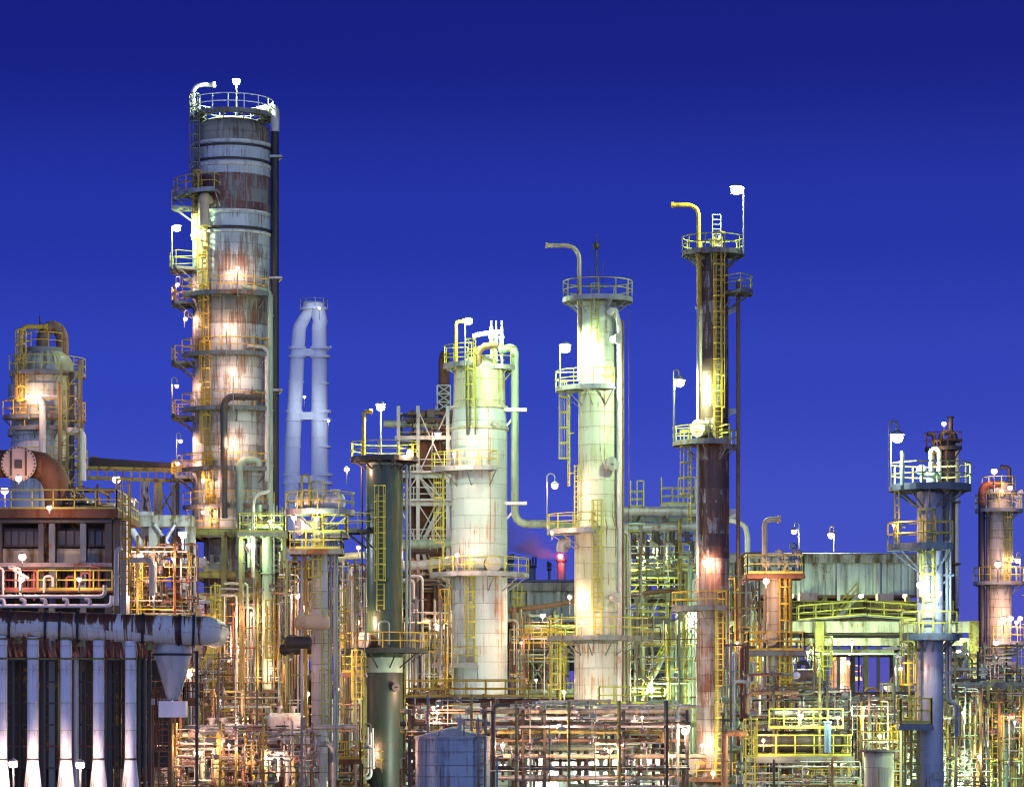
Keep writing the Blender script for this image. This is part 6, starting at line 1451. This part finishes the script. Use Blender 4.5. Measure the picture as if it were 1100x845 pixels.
# ================================================================ fine pipework, ladders and stairs that pack the lower plant
FINE = ('galv','pipe_pale','pipe_grey','olive','pipe_rust','pipe_green','pipe_pale','pipe_dark','rust','yellow_old')
for i, a in enumerate((
 ('fine tubing in front of the lower left pipe rack', 160, 262, 776, 848, 183, 2, 40),
 ('fine tubing in front of the grey portal pipe', 262, 345, 770, 848, 183, 2, 34),
 ('fine tubing right of the hopper beside the frame leg', 190, 250, 700, 785, 214, 3, 30),
 ('fine tubing across the rusty yellow frame above its railing', 208, 300, 625, 735, 246.5, 2, 40),
 ('fine tubing between rusty yellow frame and slender column', 298, 338, 600, 760, 226, 3, 34),
 ('fine tubing between slender and dark green columns', 350, 392, 600, 750, 218, 3, 40),
 ('fine tubing left of the white column above the tank', 434, 486, 640, 782, 226, 4, 44),
 ('fine tubing on the front rack directly above the tank', 436, 530, 745, 790, 181.5, 1.5, 14),
 ('fine tubing on the front rack between tank and hut door', 526, 640, 752, 845, 181, 2, 20),
 ('fine tubing on the front rack near the rust brown column', 640, 742, 752, 845, 181, 2, 18),
 ('fine tubing between white and cream columns above the rack', 548, 606, 660, 752, 236, 4, 40),
 ('fine tubing right of the cream column above the rack', 662, 752, 640, 755, 234, 4, 54),
 ('fine tubing high on the green frame by the grey pipes', 668, 752, 556, 640, 243, 3, 36),
 ('fine tubing between rust brown and slim cream columns', 784, 826, 600, 760, 222, 4, 44),
 ('fine tubing between slim cream column and yellow post', 846, 884, 690, 745, 226, 4, 30),
 ('fine tubing on the face of the equipment platform', 808, 915, 730, 785, 190.5, 1.5, 30),
 ('fine tubing below the equipment platform deck', 800, 925, 815, 850, 186.5, 2, 34),
 ('fine tubing left of the blue grey column low down', 916, 985, 745, 848, 188, 3, 54),
 ('fine tubing right of the blue grey column low down', 1014, 1066, 735, 848, 178, 2.5, 54),
 ('fine tubing at the right edge low down', 1060, 1112, 740, 848, 180, 3, 44),
 ('fine tubing below the beige column', 1040, 1110, 690, 750, 240, 5, 36),
 ('fine tubing right of the furnace below the roof deck', 128, 208, 575, 660, 184, 3, 50))):
    lab, x0, x1, y0, y1, D, dep, n = a
    manifold(lab, x0, x1, y0, y1, D, dep, n, 300+i, FINE, r=(.025,.055), nv=10, vert=.45, group='fine tubing')
def lone_ladder(lab, px, D, za, zb, mat='yellow'):
    t = Thing('ladder', lab, 'ladder', (X(px,D), D, Z(zb,D)), 'caged ladders in the plant')
    ladder(t, (X(px,D), D+.1), .1, 270, Z(zb,D), Z(za,D), True, mat)
for a in (('caged ladder inside the left bay of the rusty yellow frame', 232, 244, 640, 735),
 ('caged ladder in the right bay of the rusty yellow frame', 291, 244, 650, 735, 'yellow_old'),
 ('caged ladder right of the slender column beside pale pipes', 366, 214, 640, 720),
 ('caged ladder left of the white column under its landing', 478, 232, 640, 712, 'yellow_old'),
 ('caged ladder on the pale low frame between two columns', 603, 244, 690, 752),
 ('caged ladder on the green frame, left post', 658, 244, 560, 640),
 ('caged ladder on the green frame, right post', 748, 244, 640, 752),
 ('caged ladder beside the slim cream column foot', 812, 220, 700, 770, 'yellow_old'),
 ('caged ladder on the yellow portal post', 888, 236, 690, 745),
 ('caged ladder climbing the left of the equipment platform', 806, 186, 780, 850),
 ('caged ladder left of the blue grey column behind tubing', 952, 194, 745, 848),
 ('caged ladder below the hopper platform', 176, 166, 750, 848, 'rust'),
 ('caged ladder on the brown frame right of the furnace', 146, 186, 600, 680)):
    lone_ladder(*a)
def stairway(lab, a, za, b, zb, D, mat='galv'):
    t = Thing('stairs', lab, 'stairs', P(a,za,D), 'open steel stairs'); p0, p1 = P(a,za,D), P(b,zb,D); m = MB()
    for yy in (0, .9): m.bar(p0+Vector((0,yy,0)), p1+Vector((0,yy,0)), .07, .26)
    n = int(abs(p1.z-p0.z)/.24)
    for q in range(n): p = p0+(p1-p0)*(q/n); m.box(p.x-.13, p.x+.13, p.y+.02, p.y+.88, p.z-.02, p.z+.02)
    t.part('flight', m, M[mat])
    for yy in (0, .9):
        m = MB(); rail_straight(m, [p0+Vector((0,yy,.1)), p1+Vector((0,yy,.1))], 1.05, 1.2); t.part('railing', m, M['yellow'])
for a in (('pale stair flight in the rusty yellow frame', 214, 735, 232, 690, 246), ('pale stair flight left of the white column foot', 452, 735, 474, 692, 240), ('rusty stair flight between brown frame and slender column', 338, 690, 356, 650, 250, 'rust'),
 ('pale stair flight up to the green frame deck', 690, 752, 716, 700, 240), ('stair flight below the long shed', 900, 664, 922, 640, 258), ('stair flight under the right portal beam', 1018, 745, 1038, 706, 226)):
    stairway(*a)
m = MB(); m.box(X(943,276), X(960,276), 276, 278, Z(650,276), Z(637,276)); solo('vent_box', m, M['pinkplate'], (X(951,276),276,Z(650,276)), 'second rusty box slung under the right end of the long shed', 'box')
# ================================================================ lamps
BIG = dict(style='mast', col=WHITE, r=.36)
lamp(254,88,258,'bright white lamp on a mast atop the tallest column', power=5000, base=124, **BIG)
lamp(190,245,257,'bright white lamp low left of the tallest column top', power=2800, base=288, bx=184.5, **BIG)
lamp(791,204,223,'bright white lamp on a mast atop the rust brown column', power=5000, base=272, bx=799, style='mast', col=WHITE, r=.46)
lamp(730,411,222.5,'white gooseneck lamp halfway up the rust brown column', power=3800, base=474, bx=724, style='goose', col=WHITE, r=.34)
lamp(607,374,227.5,'very bright white lamp beside the upper cream column', power=5000, base=416, bx=601.5, style='mast', col=WHITE, r=.46)
lamp(503,345,235,'bright white lamp on a mast atop the white column', power=3000, base=392, bx=499.5, **BIG)
lamp(409,437,224.6,'bright white lamp on a mast atop the dark green column', power=5500, base=492, **BIG)
lamp(964,470,163.5,'bright cool lamp on a tall pole above the blue grey column', power=3600, base=522, bx=956, style='goose', col=COOL, r=.3)
lamp(196,574,224,'bright cool lamp in the pipe gap left of the tallest column', power=3500, base=604, style='mast', col=COOL, r=.34)
lamp(989,628,162,'glaring white bracket lamp on the blue grey column left face', power=500, base=640, style='post', col=COOL, r=.2)
lamp(1008,637,162,'glaring white bracket lamp on the blue grey column front', power=380, base=650, style='post', col=COOL, r=.16)
lamp(893,575,283,'cool gooseneck lamp on the long shed roof ridge', power=1500, base=592, bx=896, style='goose', col=GREEN, r=.3)
lamp(14,820,157.6,'glaring pinkish floodlight beside the first white leg', power=650, base=845, style='mast', col=(1,.66,.55), r=.26)
lamp(86,821,157.8,'glaring pinkish floodlight beside the third white leg', power=650, base=845, style='mast', col=(1,.66,.55), r=.26)
lamp(602,597,598,'red warning lamp on the far chimney', power=1200, base=606, style='post', col=RED, r=.5)
# lamps of the tallest column
for px, py, dy, base, bx, lab in (
  (255,288,-5.0,318,None,'pinkish lamp on the upper front platform of the tallest column'),
  (243,350,-5.0,383,None,'pinkish lamp on the second front platform of the tallest column'),
  (250.5,401,-5.0,442,None,'pinkish lamp on the third front platform of the tallest column'),
  (250.5,475,-5.0,506,None,'pinkish lamp on the fourth front platform of the tallest column'),
  (218,516,-4.5,546,None,'pinkish lamp on the fifth front platform of the tallest column'),
  (218,550,-4.5,577,None,'pinkish lamp on the lowest front platform of the tallest column'),
  (191,306,-1.5,328,189,'pinkish lamp on the topmost left balcony of the tallest column'),
  (199,343,-1.5,352,198,'pinkish lamp slung beneath the topmost left balcony of the tallest column'),
  (190,415,-1.5,446,184.5,'pinkish lamp on the third left balcony of the tallest column'),
  (194,474,-1.5,508,189.5,'pinkish lamp on the lowest left balcony of the tallest column'),
  (191,498,-1.5,512,190,'small lamp under the hood of the roofed pipe bridge')):
    lamp(px, py, D1+dy, lab, PINK, 290, .17, base, 'post' if bx is None else 'goose', bx=bx, group='lamps of the tallest column')
SM = [
 (758,604,223,'pink lamp before the rust brown column above its lower platform',420,.22,640,None),
 (596,522,227,'pinkish gooseneck lamp left of the cream column',380,.22,568,587.5),
 (593,572,226,'small pinkish lamp over the left platform of the cream column',150,.12,580,None),
 (625,668,226,'pinkish lamp before the cream column on its wide platform',220,.14,684,None),
 (612,641,228,'small pale lamp at the left edge of the cream column',220,.16,660,None),
 (440,487,224,'pinkish lamp at the right rim of the dark green column platform',320,.22,493,None),
 (372.5,504,225,'pinkish lamp at the left rim of the dark green column platform',260,.18,520,None),
 (470.5,467,262,'pinkish gooseneck lamp in the grey stair tower',420,.24,505,464),
 (476,580,258,'pinkish lamp low by the left ladder of the white column',260,.17,592,None),
 (491,596,233,'pinkish lamp on the left middle platform of the white column',260,.16,616,None),
 (488,488,233,'pinkish lamp on the upper left platform of the white column',330,.12,504,None),
 (30,426,246,'pinkish lamp on the upper gallery of the left column',330,.2,450,None),
 (31,424,248,'small companion lamp on the upper gallery of the left column',150,.12,450,None),
 (20,514,203,'warm lamp glowing before the round bolted end plate',260,.2,520,None),
 (5,527,178,'pinkish lamp at the left end of the furnace roof rail',260,.2,549,None),
 (125,515,200,'pinkish lamp on a pole at the right of the furnace roof',420,.24,548,None),
 (24,598,173,'pinkish lamp before the furnace panels at left',110,.2,608,None),
 (53,545,173,'pinkish lamp under the furnace deck near the elbow',110,.14,552,None),
 (23,622,173.5,'pink lamp among the burner pipes at left',110,.16,636,None),
 (85,622,173.5,'pink lamp among the burner pipes right of the blue post',80,.13,636,None),
 (150,597,184,'pinkish lamp at the right end of the furnace',300,.2,612,None),
 (144,538,186,'small pinkish lamp by the slim ladder tower',160,.14,548,None),
 (256,696,251,'pinkish lamp under the floor of the rusty yellow frame',520,.2,704,None),
 (308,697,251,'pinkish lamp right of the rusty yellow frame',420,.18,704,None),
 (204,724,200,'pinkish tube lamp beside the hopper',380,.16,760,None),
 (258,775,246,'warm lamp low before the cream sheet housing',420,.17,785,None),
 (330,745,210,'warm lamp behind the slender column at low level',380,.17,760,None),
 (319,640,230,'warm gooseneck lamp left of the slender column',420,.2,672,313),
 (327,652,230,'second warm lamp left of the slender column, lower',260,.14,660,None),
 (383,668,224,'pinkish lamp left of the dark green column in the brown frame',480,.22,690,None),
 (385,588,255,'small warm lamp above the brown frame near the dark green column',260,.17,600,None),
 (470,673,262,'pinkish lamp hanging between dark green and white columns',480,.22,680,None),
 (362,740,214,'warm lamp above the white box shaped tank',330,.14,750,None),
 (316,556,198,'pinkish lamp on the head platform of the slender column',300,.16,588,None),
 (736,785,182.6,'pinkish lamp by the pipes left of the rust brown column foot',420,.22,800,None),
 (766,830,219,'warm lamp on the lowest platform of the rust brown column',320,.16,836,None),
 (470,764,182,'warm lamp above the blue grey tank',330,.15,775,None),
 (583,661,238,'pinkish bracket lamp beneath the rusty sloping pipe',340,.18,668,None),
 (601,780,182.6,'warm lamp behind the front rack near the cream column foot',330,.16,792,None),
 (606,743,224,'pinkish lamp at the foot ladder of the cream column',330,.14,752,None),
 (823,624,210,'orange lamp under the upper platform of the slim cream column',520,.2,632,None),
 (853,571,282,'pinkish gooseneck lamp on the left of the long shed roof',420,.24,592,858),
 (906,706,376,'warm lamp glowing on the small far column',900,.3,725,None),
 (912,712,375,'second warm lamp on the small far column platform',700,.24,728,None),
 (903,738,374,'warm lamp at the foot of the small far column',900,.35,750,None),
 (952,738,420,'tiny far lamp between the portal posts',300,.3,748,None),
 (939,753,200,'pinkish lamp over the pipes at right of centre',380,.2,775,None),
 (967,718,163,'white gooseneck lamp shade on the blue grey column platform',120,.1,775,961),
 (1068,506,317,'pinkish lamp on a post atop the beige column',260,.3,528,None),
 (1085,524,316,'pinkish lamp among the valves of the beige column head',220,.24,545,None),
 (1072,606,314,'bright pinkish lamp before the beige column middle',420,.3,625,None),
 (1093,602,317,'pinkish lamp on the right end of the beige column platform',420,.26,625,1096),
 (1078,665,314,'pinkish lamp above the lower platform of the beige column',330,.28,690,None),
 (1086,664,314.5,'second pinkish lamp above the lower platform of the beige column',300,.24,690,None),
 (1070,690,313,'bright pinkish lamp low on the beige column',380,.28,712,None),
 (1096,664,316,'pinkish lamp at the far right beside the beige column',400,.24,690,None),
 (960,564,163.2,'small lamp on the middle platform of the blue grey column',100,.08,586,None),
 (1014,455,299,'small warm lamp at the top of the dark stack',90,.22,474,None),
 (1006,482,297,'pinkish lamp on the dark stack platform',90,.2,490,None),
 (972,640,262,'small warm lamp below the right end of the long shed',420,.2,650,None),
]
for px, py, D, lab, pw, r_, base, bx in SM:
    lamp(px, py, D, lab, PINK, pw*1.25, r_*1.15, base, 'goose' if bx else 'post', bx=bx)
# greenish white flood lamps low in the plant (their glare shows between the pipes), and a few warm lamps added to light pipes
for px, py, D, lab, pw, r_, style, col in (
 (627,825,222,'strip lamp on the white ribbed hut, left of two', 350, .5, 'tube', COOL),
 (689,826,222,'strip lamp on the white ribbed hut, right of two', 350, .5, 'tube', COOL),
 (580,813,214,'greenish lamp behind the front rack posts', 2000, .22, 'post', GREEN),
 (540,823,214,'cool lamp just right of the blue grey tank', 2600, .22, 'post', COOL),
 (968,810,213,'glaring greenish lamp left of the blue grey column foot', 4500, .26, 'mast', GREEN),
 (930,835,202,'greenish lamp beneath the equipment platform edge', 1800, .2, 'post', GREEN),
 (1030,842,182,'glaring white lamp at the foot right of the blue grey column', 1800, .22, 'post', GREEN),
 (540,800,182.4,'added warm lamp low on the front rack right of the tank', 300, .15, 'post', PINK),  # added lamp, warms the fronts of the rack pipes
 (655,806,182.4,'added warm lamp low in the middle of the front rack', 330, .16, 'post', PINK),  # added lamp, lights the middle of the rack
 (215,808,184.5,'added warm lamp among the low left pipes', 500, .15, 'post', PINK),  # added lamp, brightens the lower left pipework
 (290,815,184.5,'added warm lamp among the low pipes left of the grey portal pipe', 500, .15, 'post', PINK),  # added lamp, brightens the pipes beside the portal pipe
 (180,770,184,'warm lamp under the hopper', 360, .14, 'post', PINK),
 (389,808,223.6,'warm lamp against the left foot of the dark green column', 420, .15, 'post', PINK),
 (170,800,182,'tiny warm lamp at the left end of the lower left rack', 150, .1, 'post', PINK),
 (246,800,182,'tiny warm lamp midway along the lower left rack', 150, .1, 'post', PINK),
 (228,668,245,'tiny warm lamp in the upper left bay of the rusty yellow frame', 420, .12, 'post', PINK),
 (270,660,245,'tiny warm lamp in the upper middle bay of the rusty yellow frame', 420, .12, 'post', PINK),
 (291,720,245,'tiny warm lamp over the railed floor of the rusty yellow frame', 420, .12, 'post', PINK),
 (236,752,224,'tiny warm lamp over the racks below the rusty yellow frame', 420, .12, 'post', PINK),
 (186,600,183,'tiny warm lamp between furnace and rusty yellow frame', 260, .1, 'post', PINK),
 (165,640,183,'tiny warm lamp over the big white duct', 260, .1, 'post', PINK),
 (360,700,216,'tiny warm lamp right of the slender column', 260, .1, 'post', PINK),
 (447,655,226,'tiny warm lamp right of the dark green column', 320, .11, 'post', PINK),
 (458,742,224,'tiny warm lamp above the red valves', 320, .11, 'post', PINK),
 (560,690,235,'tiny warm lamp right of the white column on the landing', 110, .12, 'post', PINK),
 (576,730,235,'tiny warm lamp between white and cream columns', 110, .12, 'post', PINK),
 (690,770,181,'tiny warm lamp on top of the front rack', 130, .1, 'post', PINK),
 (722,812,181,'tiny warm lamp inside the right part of the front rack', 130, .1, 'post', PINK),
 (792,690,220,'tiny warm lamp right of the rust brown column', 320, .12, 'post', PINK),
 (797,760,220,'tiny warm lamp left of the equipment platform', 320, .12, 'post', PINK),
 (868,700,226,'tiny greenish lamp beside the yellow portal post', 420, .12, 'post', GREEN),
 (900,770,187,'tiny greenish lamp on the right of the equipment platform', 260, .11, 'post', GREEN),
 (928,760,187,'tiny warm lamp left of the blue grey column platform', 220, .1, 'post', PINK),
 (945,790,187,'tiny greenish lamp over the buff tank roof', 300, .11, 'post', GREEN),
 (1035,765,177,'tiny greenish lamp over the low platform right of the blue grey column', 300, .1, 'post', GREEN),
 (1052,812,177,'tiny greenish lamp under the low platform at right', 300, .1, 'post', GREEN),
 (1090,775,179,'tiny warm lamp at the right edge above the pale exchangers', 220, .1, 'post', PINK),
 (1065,735,236,'tiny warm lamp below the beige column', 420, .13, 'post', PINK),
 (754,800,222.5,'warm lamp against the lower left side of the rust brown column', 380, .14, 'post', PINK),
 (860,768,187,'greenish lamp over the valve maze on the equipment platform', 300, .14, 'post', GREEN),
 (820,795,187.2,'warm lamp on the equipment platform rail', 300, .12, 'post', PINK),
 (343,331,414,'tiny white lamp under the cap of the twin white stack', 170, .16, 'post', COOL),
 (327,426,414,'tiny white lamp on the left leg of the twin white stack', 170, .16, 'post', COOL),
 (353,452,414,'tiny white lamp on the right leg of the twin white stack', 170, .16, 'post', COOL),
 (1092,668,190,'small warm lamp over the service frame', 200, .14, 'post', PINK),
 (268,585,DTb-5,'green lamp at the right foot of the tallest column', 320, .2, 'post', GREEN),
 (290,560,DTb-5,'small green lamp above the green lit platform', 300, .16, 'post', GREEN),
 (340,557,199,'greenish lamp on the cross drum of the slender column', 170, .13, 'post', GREEN),
 (690,590,250,'greenish lamp under the big grey pipes', 1500, .2, 'post', GREEN),
 (745,664,237,'greenish lamp on the portal rack left of the rust brown column', 700, .2, 'post', GREEN),
 (650,672,249,'greenish lamp behind the wide platform of the cream column', 1200, .2, 'post', GREEN),
 (850,640,276,'greenish lamp under the long shed near its middle', 260, .22, 'post', GREEN),
 (925,640,276,'greenish lamp under the long shed near its right end', 260, .22, 'post', GREEN),
 (820,705,232,'greenish lamp beside the green portal post', 1100, .2, 'post', GREEN),
 (915,690,236,'greenish lamp beneath the concrete portal beam', 1100, .2, 'post', GREEN),
 (1030,700,236,'greenish lamp near the right yellow portal post', 1000, .2, 'post', GREEN),
 (700,740,236,'pale green lamp above the grey lit valve field', 1100, .2, 'post', GREEN)):
    lamp(px, py, D, lab, col, pw*1.3, r_, py+12, style)

# ================================================================ sky, camera, view
w = bpy.data.worlds.new('World'); scene.world = w; w.use_nodes = True
nt = w.node_tree; nt.nodes.clear(); q = N(nt)
out = q.n('ShaderNodeOutputWorld'); bg = q.n('ShaderNodeBackground')
tc = q.n('ShaderNodeTexCoord'); nrm = q.n('ShaderNodeVectorMath', operation='NORMALIZE'); q.L(tc.outputs['Generated'], nrm.inputs[0])
sp = q.n('ShaderNodeSeparateXYZ'); q.L(nrm.outputs[0], sp.inputs[0])
def lin(r, g, b): return tuple(.87*((c/255)/12.92 if c/255 <= .04045 else ((c/255+.055)/1.055)**2.4) for c in (r,g,b)) + (1,)
rp = q.n('ShaderNodeValToRGB'); rp.color_ramp.interpolation = 'EASE'
mr = q.n('ShaderNodeMapRange'); q.L(sp.outputs[2], mr.inputs[0]); mr.inputs[1].default_value = -.02; mr.inputs[2].default_value = .98
q.L(mr.outputs[0], rp.inputs[0])
SKY = [(0.0,(104,88,166)),(.026,(92,86,176)),(.05,(74,82,190)),(.085,(60,78,194)),(.13,(44,64,184)),(.18,(31,48,164)),(.235,(16,28,130)),(.27,(13,22,116)),(.5,(12,18,84)),(1.0,(8,12,60))]
el = rp.color_ramp.elements
while len(el) > 1: el.remove(el[0])
el[0].position = SKY[0][0]; el[0].color = lin(*SKY[0][1])
for p_, c_ in SKY[1:]:
    e = el.new(p_); e.color = lin(*c_)
sk_ = q.n('ShaderNodeTexSky'); sk_.sky_type = 'NISHITA'; sk_.sun_disc = False; sk_.sun_elevation = rad(-4); sk_.sun_rotation = rad(40)
mx = q.n('ShaderNodeMix', data_type='RGBA', blend_type='ADD'); mx.inputs[0].default_value = .05
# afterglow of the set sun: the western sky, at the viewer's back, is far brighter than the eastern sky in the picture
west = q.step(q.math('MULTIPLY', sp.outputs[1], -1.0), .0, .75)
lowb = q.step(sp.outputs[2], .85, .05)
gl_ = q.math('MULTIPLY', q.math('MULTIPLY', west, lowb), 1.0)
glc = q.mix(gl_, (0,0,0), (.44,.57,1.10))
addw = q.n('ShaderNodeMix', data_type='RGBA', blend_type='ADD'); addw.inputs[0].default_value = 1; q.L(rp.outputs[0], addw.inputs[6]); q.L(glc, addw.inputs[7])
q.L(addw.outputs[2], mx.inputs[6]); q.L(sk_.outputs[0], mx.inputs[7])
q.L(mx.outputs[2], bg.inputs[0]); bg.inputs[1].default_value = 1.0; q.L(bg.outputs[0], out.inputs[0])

cam = bpy.data.cameras.new('camera'); co = bpy.data.objects.new('camera', cam); COL.objects.link(co)
co.location = (0,0,HC); co.rotation_euler = (rad(90),0,0)
cam.sensor_fit = 'HORIZONTAL'; cam.sensor_width = 36; cam.lens = F/1100*36; cam.shift_y = (HOR-422.5)/1100; cam.shift_x = 0
cam.clip_start = 1; cam.clip_end = 20000
scene.camera = co
scene.view_settings.view_transform = 'Standard'
try: scene.view_settings.look = 'None'
except Exception: pass
scene.view_settings.exposure = .2; scene.view_settings.gamma = 1
cy = scene.cycles
cy.use_denoising = True
try: cy.denoiser = 'OPENIMAGEDENOISE'
except Exception: pass
cy.pixel_filter_type = 'BLACKMAN_HARRIS'; cy.filter_width = 1.15
cy.max_bounces = 5; cy.diffuse_bounces = 3; cy.glossy_bounces = 2; cy.transparent_max_bounces = 8; cy.volume_bounces = 1
cy.sample_clamp_indirect = 4; cy.caustics_reflective = False; cy.caustics_refractive = False
cy.volume_step_rate = 4
for m_ in bpy.data.materials:
    if m_.name.startswith('lamp_glow'):
        try: m_.cycles.emission_sampling = 'NONE'
        except Exception: pass
